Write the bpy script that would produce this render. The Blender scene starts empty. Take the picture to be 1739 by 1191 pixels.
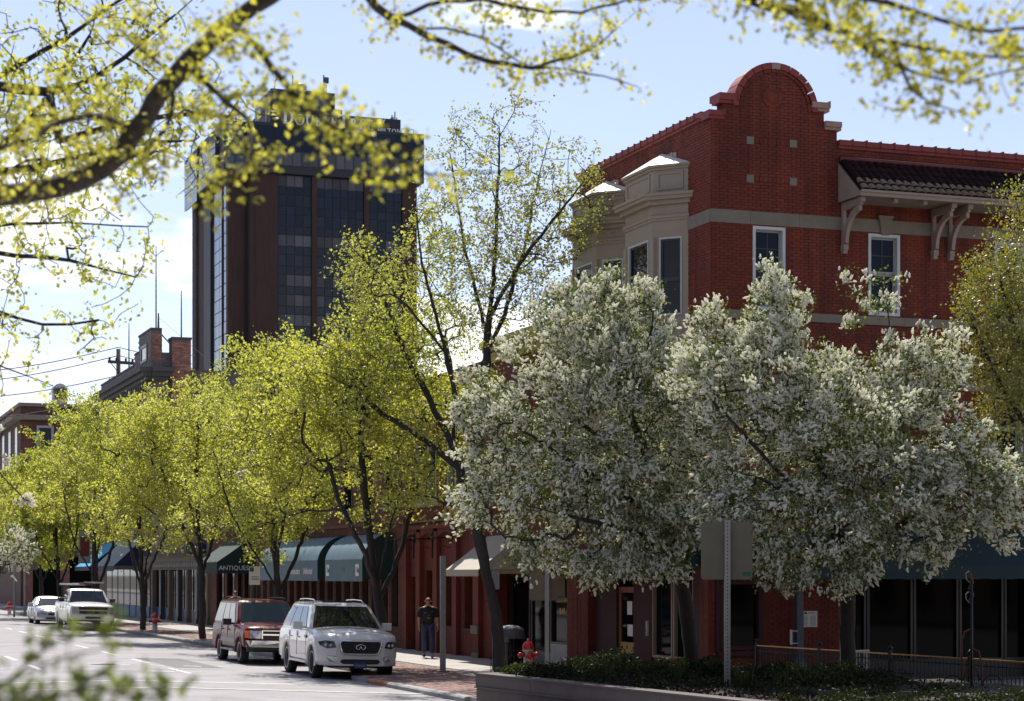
import bpy, math, random
import numpy as np
from mathutils import Vector, Matrix
sc = bpy.context.scene
COL = sc.collection
R = math.radians

# ------------------------------------------------------------------ camera, sky, sun, exposure
F, CX, YH, H = 3400.0, 869.5, 976.0, 2.6
PW, PH = 1739.0, 1191.0
cam_d = bpy.data.cameras.new('camera'); cam = bpy.data.objects.new('camera', cam_d); COL.objects.link(cam)
cam.location = (0, 0, H); cam.rotation_euler = (R(90), 0, 0)
cam_d.sensor_fit = 'HORIZONTAL'; cam_d.sensor_width = 36.0; cam_d.lens = 36.0*F/PW
cam_d.shift_y = (YH-PH/2)/PW
cam_d.clip_start = 0.3; cam_d.clip_end = 6000
cam_d.dof.use_dof = True; cam_d.dof.focus_distance = 44; cam_d.dof.aperture_fstop = 3.8; cam_d.dof.aperture_blades = 7
sc.camera = cam
SUN_EL = R(55); SUN_AZ = R(-12)       # azimuth measured from +Y, negative to the left
sv = Vector((math.sin(SUN_AZ)*math.cos(SUN_EL), math.cos(SUN_AZ)*math.cos(SUN_EL), math.sin(SUN_EL)))
sun_d = bpy.data.lights.new('sun', 'SUN'); sun_d.energy = 5.0; sun_d.angle = R(0.53); sun_d.color = (1.0, 0.955, 0.88)
sun = bpy.data.objects.new('sun', sun_d); COL.objects.link(sun); sun.location = (0, 0, 60)
sun.rotation_euler = sv.to_track_quat('Z', 'Y').to_euler()
world = bpy.data.worlds.new('World'); sc.world = world; world.use_nodes = True
nt = world.node_tree; nt.nodes.clear()
wo = nt.nodes.new('ShaderNodeOutputWorld'); bg = nt.nodes.new('ShaderNodeBackground')
sky = nt.nodes.new('ShaderNodeTexSky'); sky.sky_type = 'NISHITA'; sky.sun_disc = False
sky.sun_elevation = SUN_EL; sky.sun_rotation = SUN_AZ; sky.air_density = 1.0; sky.dust_density = 1.1; sky.ozone_density = 1.2; sky.altitude = 900
bg.inputs['Strength'].default_value = 0.102
tc = nt.nodes.new('ShaderNodeTexCoord'); sep = nt.nodes.new('ShaderNodeSeparateXYZ')
nt.links.new(tc.outputs['Generated'], sep.inputs[0])
mp = nt.nodes.new('ShaderNodeMapping'); mp.inputs['Scale'].default_value = (1, 1, 2.6); mp.inputs['Location'].default_value = (0.35, 0.0, 0.12)
nt.links.new(tc.outputs['Generated'], mp.inputs[0])
nz = nt.nodes.new('ShaderNodeTexNoise'); nz.inputs['Scale'].default_value = 5.5; nz.inputs['Detail'].default_value = 9; nz.inputs['Roughness'].default_value = 0.56
nt.links.new(mp.outputs[0], nz.inputs['Vector'])
# clouds thin out with height: threshold rises with elevation
er = nt.nodes.new('ShaderNodeMapRange'); er.inputs['From Min'].default_value = 0.06; er.inputs['From Max'].default_value = 0.24
er.inputs['To Min'].default_value = 0.19; er.inputs['To Max'].default_value = -0.11
nt.links.new(sep.outputs['Z'], er.inputs['Value'])
ad = nt.nodes.new('ShaderNodeMath'); ad.operation = 'ADD'
nt.links.new(nz.outputs['Fac'], ad.inputs[0]); nt.links.new(er.outputs[0], ad.inputs[1])
cr = nt.nodes.new('ShaderNodeMapRange'); cr.interpolation_type = 'SMOOTHSTEP'
cr.inputs['To Min'].default_value = 0.09; cr.inputs['From Min'].default_value = 0.53; cr.inputs['From Max'].default_value = 0.61
nt.links.new(ad.outputs[0], cr.inputs['Value'])
nz2 = nt.nodes.new('ShaderNodeTexNoise'); nz2.inputs['Scale'].default_value = 9; nz2.inputs['Detail'].default_value = 6
nt.links.new(mp.outputs[0], nz2.inputs['Vector'])
cc = nt.nodes.new('ShaderNodeMix'); cc.data_type = 'RGBA'
cc.inputs['A'].default_value = (6.0, 6.5, 7.2, 1); cc.inputs['B'].default_value = (11, 11, 11, 1)
nt.links.new(nz2.outputs['Fac'], cc.inputs['Factor'])
mx = nt.nodes.new('ShaderNodeMix'); mx.data_type = 'RGBA'
tint = nt.nodes.new('ShaderNodeMix'); tint.data_type = 'RGBA'; tint.blend_type = 'MULTIPLY'; tint.inputs['Factor'].default_value = 1; tint.inputs['B'].default_value = (1.06, 0.965, 1.04, 1); nt.links.new(sky.outputs[0], tint.inputs['A'])
nt.links.new(cr.outputs[0], mx.inputs['Factor']); nt.links.new(tint.outputs['Result'], mx.inputs['A']); nt.links.new(cc.outputs['Result'], mx.inputs['B'])
nt.links.new(mx.outputs['Result'], bg.inputs['Color']); nt.links.new(bg.outputs[0], wo.inputs[0])
sc.view_settings.view_transform = 'Standard'; sc.view_settings.look = 'None'
sc.view_settings.exposure = 0.58; sc.view_settings.gamma = 1.0
sc.cycles.max_bounces = 7; sc.cycles.transparent_max_bounces = 6; sc.cycles.caustics_reflective = False; sc.cycles.caustics_refractive = False
sc.cycles.use_denoising = True; sc.cycles.sample_clamp_indirect = 4.0

# ------------------------------------------------------------------ street frame: s runs away along the street, v to the right across it
_t = 1226.5/3400; _n = math.hypot(1, _t)
U = Vector((-_t/_n, 1/_n, 0)); V = Vector((1/_n, _t/_n, 0)); ROT = math.atan2(_t, 1)
C0 = Vector((4.4005, 44.2, 0))
def W(s, v, z=0.0):
    p = C0+U*s+V*v; return Vector((p.x, p.y, z))
def at(px, py, Y):
    return Vector(((px-CX)/F*Y, Y, H+(YH-py)/F*Y))
def s_on(px, v):
    k = (px-CX)/F; return (k*(C0.y+V.y*v)-C0.x-V.x*v)/(U.x-k*U.y)

# ------------------------------------------------------------------ materials
MATS = {}
def mat(name, col, rough=0.7, metal=0.0, var=0.12, nscale=3.0, bump=0.0, bscale=40.0, spec=0.5, island=0.0, stain=None, coat=0.0, detail=5, streak=0.0):
    m = bpy.data.materials.new(name); m.use_nodes = True; n = m.node_tree.nodes; l = m.node_tree.links
    b = n['Principled BSDF']; b.inputs['Roughness'].default_value = rough; b.inputs['Metallic'].default_value = metal
    b.inputs['Specular IOR Level'].default_value = spec; b.inputs['Coat Weight'].default_value = coat; b.inputs['Coat Roughness'].default_value = 0.04
    t = n.new('ShaderNodeTexCoord'); z = n.new('ShaderNodeTexNoise'); z.inputs['Scale'].default_value = nscale; z.inputs['Detail'].default_value = detail
    l.new(t.outputs['Object'], z.inputs['Vector'])
    mr = n.new('ShaderNodeMapRange'); mr.inputs['From Min'].default_value = 0.25; mr.inputs['From Max'].default_value = 0.75
    mr.inputs['To Min'].default_value = 1-var; mr.inputs['To Max'].default_value = 1+var
    l.new(z.outputs['Fac'], mr.inputs['Value'])
    val = mr.outputs[0]
    if island:
        g = n.new('ShaderNodeNewGeometry'); oi = n.new('ShaderNodeObjectInfo')
        a = n.new('ShaderNodeMath'); a.operation = 'ADD'; l.new(g.outputs['Random Per Island'], a.inputs[0]); l.new(oi.outputs['Random'], a.inputs[1])
        fr = n.new('ShaderNodeMath'); fr.operation = 'FRACT'; l.new(a.outputs[0], fr.inputs[0])
        m2 = n.new('ShaderNodeMapRange'); m2.inputs['To Min'].default_value = 1-island; m2.inputs['To Max'].default_value = 1+island
        l.new(fr.outputs[0], m2.inputs['Value'])
        mu = n.new('ShaderNodeMath'); mu.operation = 'MULTIPLY'; l.new(val, mu.inputs[0]); l.new(m2.outputs[0], mu.inputs[1]); val = mu.outputs[0]
    hs = n.new('ShaderNodeHueSaturation'); hs.inputs['Color'].default_value = (*col, 1); l.new(val, hs.inputs['Value'])
    out = hs.outputs[0]
    if stain:
        scol, ss, amt = stain
        zs = n.new('ShaderNodeTexNoise'); zs.inputs['Scale'].default_value = ss; zs.inputs['Detail'].default_value = 8; zs.inputs['Roughness'].default_value = 0.65
        l.new(t.outputs['Object'], zs.inputs['Vector'])
        ms = n.new('ShaderNodeMapRange'); ms.inputs['From Min'].default_value = 0.52; ms.inputs['From Max'].default_value = 0.72; ms.inputs['To Max'].default_value = amt
        l.new(zs.outputs['Fac'], ms.inputs['Value'])
        mm = n.new('ShaderNodeMix'); mm.data_type = 'RGBA'; l.new(ms.outputs[0], mm.inputs['Factor']); l.new(out, mm.inputs['A']); mm.inputs['B'].default_value = (*scol, 1)
        out = mm.outputs['Result']
    if streak:
        mp_ = n.new('ShaderNodeMapping'); mp_.inputs['Scale'].default_value = (3.0, 3.0, 0.22); l.new(t.outputs['Object'], mp_.inputs[0])
        z3 = n.new('ShaderNodeTexNoise'); z3.inputs['Scale'].default_value = 1.0; z3.inputs['Detail'].default_value = 7; z3.inputs['Roughness'].default_value = 0.6; l.new(mp_.outputs[0], z3.inputs['Vector'])
        m3 = n.new('ShaderNodeMapRange'); m3.inputs['From Min'].default_value = 0.42; m3.inputs['From Max'].default_value = 0.68; m3.inputs['To Min'].default_value = 1.08; m3.inputs['To Max'].default_value = 1-streak; l.new(z3.outputs['Fac'], m3.inputs['Value'])
        h3 = n.new('ShaderNodeHueSaturation'); l.new(out, h3.inputs['Color']); l.new(m3.outputs[0], h3.inputs['Value']); out = h3.outputs[0]
    l.new(out, b.inputs['Base Color'])
    if bump:
        zb = n.new('ShaderNodeTexNoise'); zb.inputs['Scale'].default_value = bscale; zb.inputs['Detail'].default_value = 4
        l.new(t.outputs['Object'], zb.inputs['Vector'])
        bp = n.new('ShaderNodeBump'); bp.inputs['Strength'].default_value = bump; bp.inputs['Distance'].default_value = 0.01
        l.new(zb.outputs['Fac'], bp.inputs['Height']); l.new(bp.outputs[0], b.inputs['Normal'])
    MATS[name] = m; return m
def leafmat(name, c1, c2, trans=0.5, gloss=0.06, tcol=None, rough=0.45):
    m = bpy.data.materials.new(name); m.use_nodes = True; n = m.node_tree.nodes; l = m.node_tree.links
    n.clear(); o = n.new('ShaderNodeOutputMaterial')
    g = n.new('ShaderNodeNewGeometry'); oi = n.new('ShaderNodeObjectInfo')
    a = n.new('ShaderNodeMath'); a.operation = 'ADD'; l.new(g.outputs['Random Per Island'], a.inputs[0]); l.new(oi.outputs['Random'], a.inputs[1])
    fr = n.new('ShaderNodeMath'); fr.operation = 'FRACT'; l.new(a.outputs[0], fr.inputs[0])
    mc = n.new('ShaderNodeMix'); mc.data_type = 'RGBA'; l.new(fr.outputs[0], mc.inputs['Factor'])
    mc.inputs['A'].default_value = (*c1, 1); mc.inputs['B'].default_value = (*c2, 1)
    d = n.new('ShaderNodeBsdfDiffuse'); l.new(mc.outputs['Result'], d.inputs['Color'])
    t = n.new('ShaderNodeBsdfTranslucent')
    mt = n.new('ShaderNodeMix'); mt.data_type = 'RGBA'; mt.blend_type = 'MULTIPLY'; mt.inputs['Factor'].default_value = 1
    l.new(mc.outputs['Result'], mt.inputs['A']); mt.inputs['B'].default_value = (*(tcol or (1.5, 1.35, 0.6)), 1)
    l.new(mt.outputs['Result'], t.inputs['Color'])
    ms = n.new('ShaderNodeMixShader'); ms.inputs[0].default_value = trans; l.new(d.outputs[0], ms.inputs[1]); l.new(t.outputs[0], ms.inputs[2])
    gl = n.new('ShaderNodeBsdfGlossy'); gl.inputs['Roughness'].default_value = rough
    m2 = n.new('ShaderNodeMixShader'); m2.inputs[0].default_value = gloss; l.new(ms.outputs[0], m2.inputs[1]); l.new(gl.outputs[0], m2.inputs[2])
    l.new(m2.outputs[0], o.inputs[0]); MATS[name] = m; return m
mat('asphalt', (0.30, 0.283, 0.288), 0.93, var=0.12, nscale=0.7, bump=0.5, bscale=60, stain=((0.13, 0.125, 0.125), 0.45, 0.55), spec=0.25)
mat('tar', (0.05, 0.05, 0.05), 0.9)
mat('gutter_concrete', (0.20, 0.185, 0.175), 0.9, var=0.3, nscale=1.5, stain=((0.06, 0.055, 0.05), 1.2, 0.8))
mat('asphalt_patch', (0.16, 0.155, 0.16), 0.95, var=0.15, nscale=2, bump=0.5, bscale=60)
mat('road_paint', (0.62, 0.62, 0.6), 0.8, var=0.2, nscale=8, stain=((0.2, 0.2, 0.2), 6, 0.7))
mat('crosswalk_concrete', (0.26, 0.25, 0.245), 0.9, var=0.15, nscale=2, bump=0.3)
mat('sidewalk', (0.36, 0.33, 0.31), 0.9, var=0.12, nscale=1.2, bump=0.3, bscale=30, stain=((0.13, 0.12, 0.115), 0.8, 0.4))
mat('paver', (0.25, 0.155, 0.13), 0.9, var=0.15, nscale=2, island=0.3, bump=0.3)
mat('paver_base', (0.14, 0.12, 0.11), 0.95, var=0.2, nscale=4)
mat('kerb_concrete', (0.27, 0.26, 0.25), 0.9, var=0.2, nscale=3, bump=0.4, island=0.15, stain=((0.08, 0.08, 0.08), 3, 0.6))
mat('kerb_orange', (0.42, 0.17, 0.07), 0.85, var=0.25, nscale=4, stain=((0.28, 0.26, 0.24), 5, 0.8))
mat('ground', (0.12, 0.11, 0.09), 0.95, var=0.3, nscale=0.05)
mat('red_brick', (0.155, 0.0265, 0.0115), 0.85, var=0.22, nscale=1.1, streak=0.5, island=0.13, bump=0.25, bscale=60, stain=((0.13, 0.03, 0.025), 0.9, 0.55))
mat('red_mortar', (0.118, 0.022, 0.0115), 0.9, var=0.25, nscale=4)
mat('pale_mortar', (0.36, 0.25, 0.19), 0.9, var=0.3, nscale=4)
mat('coping', (0.20, 0.026, 0.018), 0.6, var=0.2, nscale=3, stain=((0.12, 0.03, 0.03), 3, 0.5))
mat('coping_worn', (0.30, 0.20, 0.16), 0.8, var=0.2, nscale=5)
mat('stone', (0.19, 0.16, 0.12), 0.85, var=0.12, nscale=4, bump=0.3, stain=((0.16, 0.14, 0.12), 2.5, 0.5), island=0.06)
mat('bay_paint', (0.30, 0.24, 0.175), 0.6, var=0.06, nscale=3, stain=((0.28, 0.23, 0.19), 2, 0.25))
mat('bay_roof', (0.72, 0.66, 0.60), 0.45, var=0.1, nscale=3, metal=0.0)
mat('timber_paint', (0.27, 0.215, 0.175), 0.7, var=0.1, nscale=4, stain=((0.25, 0.12, 0.08), 4, 0.4))
mat('white_frame', (0.50, 0.50, 0.49), 0.5, var=0.06, nscale=4)
mat('grey_frame', (0.30, 0.31, 0.32), 0.6, var=0.1, nscale=4)
mat('dark_frame', (0.022, 0.022, 0.026), 0.4, var=0.1)
mat('glass', (0.006, 0.010, 0.020), 0.04, var=0.3, nscale=1.5, spec=0.15)
mat('glass_store', (0.004, 0.0045, 0.005), 0.04, var=0.3, nscale=1.5, spec=0.06)
mat('roof_tile', (0.018, 0.0075, 0.007), 0.9, var=0.25, nscale=5, island=0.35, bump=0.2, spec=0.1)
mat('roof_ridge', (0.13, 0.022, 0.018), 0.55, var=0.3, nscale=3)
mat('flat_roof', (0.16, 0.15, 0.14), 0.9, var=0.2)
mat('soffit', (0.17, 0.135, 0.11), 0.75)
mat('teal_cloth', (0.002, 0.019, 0.021), 0.75, var=0.12, nscale=2)
mat('blue_cloth', (0.105, 0.18, 0.225), 0.65, var=0.12, nscale=1.5, stain=((0.07, 0.1, 0.12), 2, 0.5))
mat('dark_green_cloth', (0.010, 0.032, 0.030), 0.75, var=0.1)
mat('cyan_cloth', (0.03, 0.30, 0.52), 0.7, var=0.1)
mat('navy_cloth', (0.01, 0.02, 0.07), 0.7)
mat('pale_blue_cloth', (0.30, 0.38, 0.5), 0.7)
mat('cream_cloth', (0.42, 0.38, 0.32), 0.85, var=0.06, nscale=2)
mat('orange_red_paint', (0.15, 0.024, 0.012), 0.8, streak=0.35, var=0.12, nscale=1.2, island=0.10, bump=0.2, stain=((0.16, 0.035, 0.03), 1.0, 0.5))
mat('brown_brick', (0.13, 0.048, 0.030), 0.85, var=0.15, nscale=1.4, island=0.25, bump=0.2, stain=((0.1, 0.05, 0.04), 0.8, 0.5))
mat('brown_mortar', (0.085, 0.045, 0.035), 0.9, var=0.2)
mat('grey_brick', (0.15, 0.12, 0.115), 0.85, var=0.15, nscale=1.4, island=0.22, stain=((0.10, 0.075, 0.07), 0.6, 0.5))
mat('grey_mortar', (0.12, 0.10, 0.095), 0.9)
mat('dark_stone', (0.075, 0.07, 0.072), 0.8, var=0.15)
mat('rough_brick', (0.30, 0.14, 0.10), 0.9, var=0.3, nscale=3, island=0.35)
mat('beige_plaster', (0.19, 0.15, 0.115), 0.85, var=0.1)
mat('blue_panel', (0.03, 0.14, 0.34), 0.6)
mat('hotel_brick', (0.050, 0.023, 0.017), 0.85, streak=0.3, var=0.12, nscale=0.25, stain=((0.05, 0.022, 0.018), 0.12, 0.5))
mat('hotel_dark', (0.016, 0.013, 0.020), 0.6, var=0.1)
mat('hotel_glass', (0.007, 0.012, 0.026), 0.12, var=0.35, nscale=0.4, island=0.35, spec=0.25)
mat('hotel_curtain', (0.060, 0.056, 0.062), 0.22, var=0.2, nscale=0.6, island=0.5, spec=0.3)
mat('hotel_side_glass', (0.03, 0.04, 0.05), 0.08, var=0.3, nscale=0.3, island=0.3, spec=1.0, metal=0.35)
mat('letter_white', (0.80, 0.80, 0.79), 0.6, var=0.03)
mat('letter_grey', (0.25, 0.27, 0.27), 0.7, var=0.03)
mat('planter_concrete', (0.105, 0.085, 0.082), 0.85, var=0.15, nscale=2, bump=0.4, bscale=25, stain=((0.07, 0.06, 0.06), 1.6, 0.6))
mat('soil', (0.028, 0.019, 0.013), 0.95, var=0.4, nscale=10, bump=1.0, bscale=30)
mat('mulch', (0.055, 0.035, 0.022), 0.95, var=0.3, island=0.5)
mat('galvanised', (0.30, 0.30, 0.30), 0.45, metal=0.7, var=0.1, nscale=8)
mat('sign_back', (0.15, 0.14, 0.095), 0.6, metal=0.2, var=0.12, nscale=3, stain=((0.14, 0.13, 0.10), 3, 0.4))
mat('sticker_green', (0.01, 0.12, 0.05), 0.6)
mat('wood_board', (0.20, 0.145, 0.10), 0.8, var=0.12, nscale=3)
mat('black_iron', (0.012, 0.011, 0.011), 0.45, metal=0.4, var=0.2)
mat('lamp_black', (0.018, 0.02, 0.022), 0.45)
mat('globe', (0.62, 0.62, 0.6), 0.35)
mat('brass', (0.55, 0.33, 0.14), 0.35, metal=0.8)
mat('rust', (0.14, 0.035, 0.02), 0.8, var=0.3)
mat('hydrant_red', (0.55, 0.015, 0.015), 0.35, var=0.12, coat=0.4)
mat('hydrant_white', (0.55, 0.55, 0.53), 0.5, var=0.1)
mat('bin_grey', (0.10, 0.105, 0.12), 0.5, var=0.1)
mat('pipe_green', (0.11, 0.125, 0.11), 0.5)
mat('paper', (0.7, 0.68, 0.64), 0.8, var=0.03)
mat('ink', (0.06, 0.05, 0.05), 0.8)
mat('column_blue', (0.05, 0.055, 0.075), 0.5)
mat('door_wood', (0.20, 0.065, 0.02), 0.55, var=0.2)
mat('door_yellow', (0.36, 0.23, 0.05), 0.6, var=0.15)
mat('maroon_paint', (0.038, 0.0045, 0.0045), 0.75, var=0.12)
mat('white_car', (0.68, 0.66, 0.62), 0.32, var=0.02, coat=0.9)
mat('maroon_car', (0.10, 0.003, 0.006), 0.30, var=0.04, coat=0.12, spec=0.15)
mat('silver_car', (0.55, 0.55, 0.56), 0.3, metal=0.55, var=0.03, coat=0.7)
mat('pickup_white', (0.62, 0.61, 0.60), 0.32, var=0.03, coat=0.7)
mat('car_glass', (0.008, 0.012, 0.016), 0.02, spec=0.6, var=0.1)
mat('car_glass_green', (0.012, 0.03, 0.024), 0.03, spec=0.5, var=0.1)
mat('tyre', (0.018, 0.018, 0.019), 0.85, var=0.15)
mat('alloy', (0.5, 0.5, 0.52), 0.3, metal=0.85)
mat('chrome', (0.75, 0.75, 0.76), 0.12, metal=1.0, var=0.02)
mat('car_black', (0.012, 0.012, 0.013), 0.5)
mat('lamp_lens', (0.42, 0.44, 0.46), 0.1, metal=0.4, var=0.4, nscale=14)
mat('lamp_dark', (0.06, 0.065, 0.075), 0.08, metal=0.3, var=0.5, nscale=14)
mat('amber', (0.75, 0.16, 0.03), 0.25)
mat('plate_blue', (0.03, 0.04, 0.16), 0.5)
mat('gold', (0.6, 0.38, 0.10), 0.35, metal=0.5)
mat('skin', (0.42, 0.22, 0.16), 0.6, var=0.05)
mat('black_shirt', (0.012, 0.012, 0.014), 0.85)
mat('shirt_print', (0.18, 0.19, 0.19), 0.85)
mat('jeans', (0.022, 0.035, 0.085), 0.85, var=0.3, nscale=12)
mat('shoe', (0.012, 0.011, 0.011), 0.5)
mat('flag_blue', (0.02, 0.03, 0.20), 0.8); mat('flag_white', (0.6, 0.6, 0.6), 0.8); mat('flag_red', (0.45, 0.02, 0.03), 0.8)
mat('pole_wood', (0.07, 0.055, 0.045), 0.9, var=0.2)
mat('bark', (0.075, 0.058, 0.046), 0.9, var=0.25, nscale=8, bump=0.8, bscale=30)
mat('bark_dark', (0.034, 0.027, 0.024), 0.9, var=0.25, nscale=8, bump=0.8, bscale=30)
mat('bark_grey', (0.060, 0.050, 0.044), 0.95, var=0.55, nscale=38, bump=1.0, bscale=70)
leafmat('lime_leaf', (0.26, 0.31, 0.055), (0.42, 0.44, 0.13), 0.62)
leafmat('pale_leaf', (0.20, 0.25, 0.05), (0.34, 0.34, 0.10), 0.46)
leafmat('olive_leaf', (0.13, 0.17, 0.018), (0.27, 0.24, 0.03), 0.42, gloss=0.10)
leafmat('yellow_leaf', (0.29, 0.33, 0.04), (0.46, 0.46, 0.13), 0.58)
leafmat('fresh_leaf', (0.24, 0.30, 0.055), (0.39, 0.42, 0.12), 0.62)
leafmat('green_leaf', (0.05, 0.09, 0.015), (0.16, 0.20, 0.04), 0.35, gloss=0.05)
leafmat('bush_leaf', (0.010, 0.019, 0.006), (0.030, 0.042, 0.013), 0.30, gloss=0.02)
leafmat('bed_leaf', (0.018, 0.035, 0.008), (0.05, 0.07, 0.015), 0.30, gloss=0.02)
leafmat('blossom', (0.92, 0.91, 0.84), (0.97, 0.97, 0.93), 0.50, gloss=0.0, tcol=(1.05, 1.03, 0.88))
leafmat('blur_leaf', (0.05, 0.09, 0.012), (0.17, 0.22, 0.04), 0.40)

# ------------------------------------------------------------------ mesh helpers
class MB:
    def __init__(s): s.v = []; s.f = []; s.mi = []; s.sm = []; s.m = 0
    def add(s, vs, fs, smooth=False):
        o = len(s.v); s.v += [tuple(p) for p in vs]
        for f in fs: s.f.append([i+o for i in f]); s.mi.append(s.m); s.sm.append(smooth)
        return s
    def box(s, x0, x1, y0, y1, z0, z1, M=None):
        p = [Vector((x, y, z)) for z in (z0, z1) for y in (y0, y1) for x in (x0, x1)]
        if M is not None: p = [M @ q for q in p]
        return s.add(p, [(0, 2, 3, 1), (4, 5, 7, 6), (0, 1, 5, 4), (2, 6, 7, 3), (0, 4, 6, 2), (1, 3, 7, 5)])
    def poly(s, pts): return s.add(pts, [tuple(range(len(pts)))])
    def prism(s, pts, d):
        """polygon pts (3-D) swept along vector d"""
        n = len(pts); d = Vector(d); a = [Vector(p) for p in pts]
        nrm = Vector((0, 0, 0))
        for i in range(n): nrm += a[i].cross(a[(i+1) % n])
        if nrm.dot(d) > 0: a = a[::-1]
        b = [p+d for p in a]
        return s.add(a+b, [tuple(range(n)), tuple(range(2*n-1, n-1, -1))]+[(i, i+n, (i+1) % n+n, (i+1) % n) for i in range(n)])
    def tube(s, pts, rad, n=6, cap=True):
        pts = [Vector(p) for p in pts]; k = len(pts)
        if not hasattr(rad, '__len__'): rad = [rad]*k
        vs = []; fs = []; up = None
        for i, p in enumerate(pts):
            d = (pts[min(i+1, k-1)]-pts[max(i-1, 0)])
            if d.length < 1e-9: d = Vector((0, 0, 1))
            d.normalize()
            if up is None: up = d.orthogonal().normalized()
            up = (up-d*up.dot(d)); up = up.normalized() if up.length > 1e-6 else d.orthogonal().normalized()
            q = d.cross(up)
            for j in range(n):
                a = 2*math.pi*j/n; vs.append(p+(up*math.cos(a)+q*math.sin(a))*rad[i])
        for i in range(k-1):
            for j in range(n):
                a, b = i*n+j, i*n+(j+1) % n; fs.append((a, b, b+n, a+n))
        if cap: fs += [tuple(range(n-1, -1, -1)), tuple(range((k-1)*n, k*n))]
        return s.add(vs, fs, True)
    def lathe(s, prof, n=16, c=(0, 0, 0), axis='z', smooth=True):
        vs = []; fs = []; k = len(prof)
        for r, h in prof:
            for j in range(n):
                a = 2*math.pi*j/n; x, y = r*math.cos(a), r*math.sin(a)
                vs.append({'z': (c[0]+x, c[1]+y, c[2]+h), 'x': (c[0]+h, c[1]+x, c[2]+y), 'y': (c[0]+y, c[1]+h, c[2]+x)}[axis])
        for i in range(k-1):
            for j in range(n):
                a, b = i*n+j, i*n+(j+1) % n; fs.append((a, b, b+n, a+n))
        fs += [tuple(range(n-1, -1, -1)), tuple(range((k-1)*n, k*n))]
        return s.add(vs, fs, smooth)
    def grid(s, P, smooth=True):
        """P[i][j] points"""
        a, b = len(P), len(P[0]); vs = [q for r in P for q in r]
        return s.add(vs, [(i*b+j, i*b+j+1, (i+1)*b+j+1, (i+1)*b+j) for i in range(a-1) for j in range(b-1)], smooth)
    def ring(s, c, r, t, ax='y', n=20, m=6, a0=0, a1=2*math.pi):
        pts = []
        for i in range(n+1):
            a = a0+(a1-a0)*i/n; x, y = r*math.cos(a), r*math.sin(a)
            pts.append((c[0]+x, c[1], c[2]+y) if ax == 'y' else (c[0], c[1]+x, c[2]+y))
        return s.tube(pts, t, m)
    def mesh(s, name, mats):
        me = bpy.data.meshes.new(name); me.from_pydata(s.v, [], s.f)
        for m in (mats if isinstance(mats, (list, tuple)) else [mats]): me.materials.append(MATS[m])
        me.polygons.foreach_set('material_index', s.mi); me.polygons.foreach_set('use_smooth', s.sm)
        me.update(); return me
    def build(s, name, mats, parent=None, **kw):
        o = bpy.data.objects.new(name, s.mesh(name, mats)); COL.objects.link(o)
        if parent: o.parent = parent
        for k, x in kw.items(): o[k] = x
        return o
def npmesh(name, v, f, m, parent=None, smooth=False, **kw):
    """v (N,3), f (M,k) numpy -> object"""
    me = bpy.data.meshes.new(name); v = np.asarray(v, np.float32); f = np.asarray(f, np.int32); k = f.shape[1]
    me.vertices.add(len(v)); me.vertices.foreach_set('co', v.ravel())
    me.loops.add(f.size); me.loops.foreach_set('vertex_index', f.ravel())
    me.polygons.add(len(f)); me.polygons.foreach_set('loop_start', np.arange(0, f.size, k, dtype=np.int32))
    me.polygons.foreach_set('loop_total', np.full(len(f), k, np.int32))
    me.polygons.foreach_set('use_smooth', np.full(len(f), smooth))
    me.materials.append(MATS[m]); me.update(calc_edges=True)
    o = bpy.data.objects.new(name, me); COL.objects.link(o)
    if parent: o.parent = parent
    for a, b in kw.items(): o[a] = b
    return o
def thing(name, label, cat, loc=(0, 0, 0), rz=0.0, group=None):
    o = bpy.data.objects.new(name, None); COL.objects.link(o); o.empty_display_size = 0.3
    o.location = loc; o.rotation_euler = (0, 0, rz); o['label'] = label; o['category'] = cat
    if group: o['group'] = group
    return o
def tag(o, label, cat, group=None):
    o['label'] = label; o['category'] = cat
    if group: o['group'] = group
    return o
def dup(o, parent=None, loc=None):
    kids = list(o.children); c = o.copy(); COL.objects.link(c)
    if parent: c.parent = parent
    if loc is not None: c.location = loc
    for k in kids: dup(k, c)
    return c
def text(name, body, size, parent, M, m='letter_white', depth=0.01, align='CENTER', spacing=1.0, bold=0.0):
    cu = bpy.data.curves.new(name, 'FONT'); cu.body = body; cu.size = size; cu.extrude = depth; cu.align_x = align; cu.space_character = spacing
    cu.offset = bold; cu.resolution_u = 2; cu.materials.append(MATS[m])
    o = bpy.data.objects.new(name, cu); COL.objects.link(o)
    if parent: o.parent = parent
    me = bpy.data.meshes.new_from_object(o); bpy.data.objects.remove(o); bpy.data.curves.remove(cu)
    o = bpy.data.objects.new(name, me); COL.objects.link(o)
    if parent: o.parent = parent
    o.matrix_local = M; return o
# text standing on a -y facing wall / a -x facing wall (local street frame: x = v, y = s)
def T_front(x, y, z, tilt=0): return Matrix.Translation((x, y, z)) @ Matrix.Rotation(R(90-tilt), 4, 'X')
def T_side(x, y, z, tilt=0): return Matrix.Translation((x, y, z)) @ Matrix.Rotation(R(-90), 4, 'Z') @ Matrix.Rotation(R(90-tilt), 4, 'X')

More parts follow.
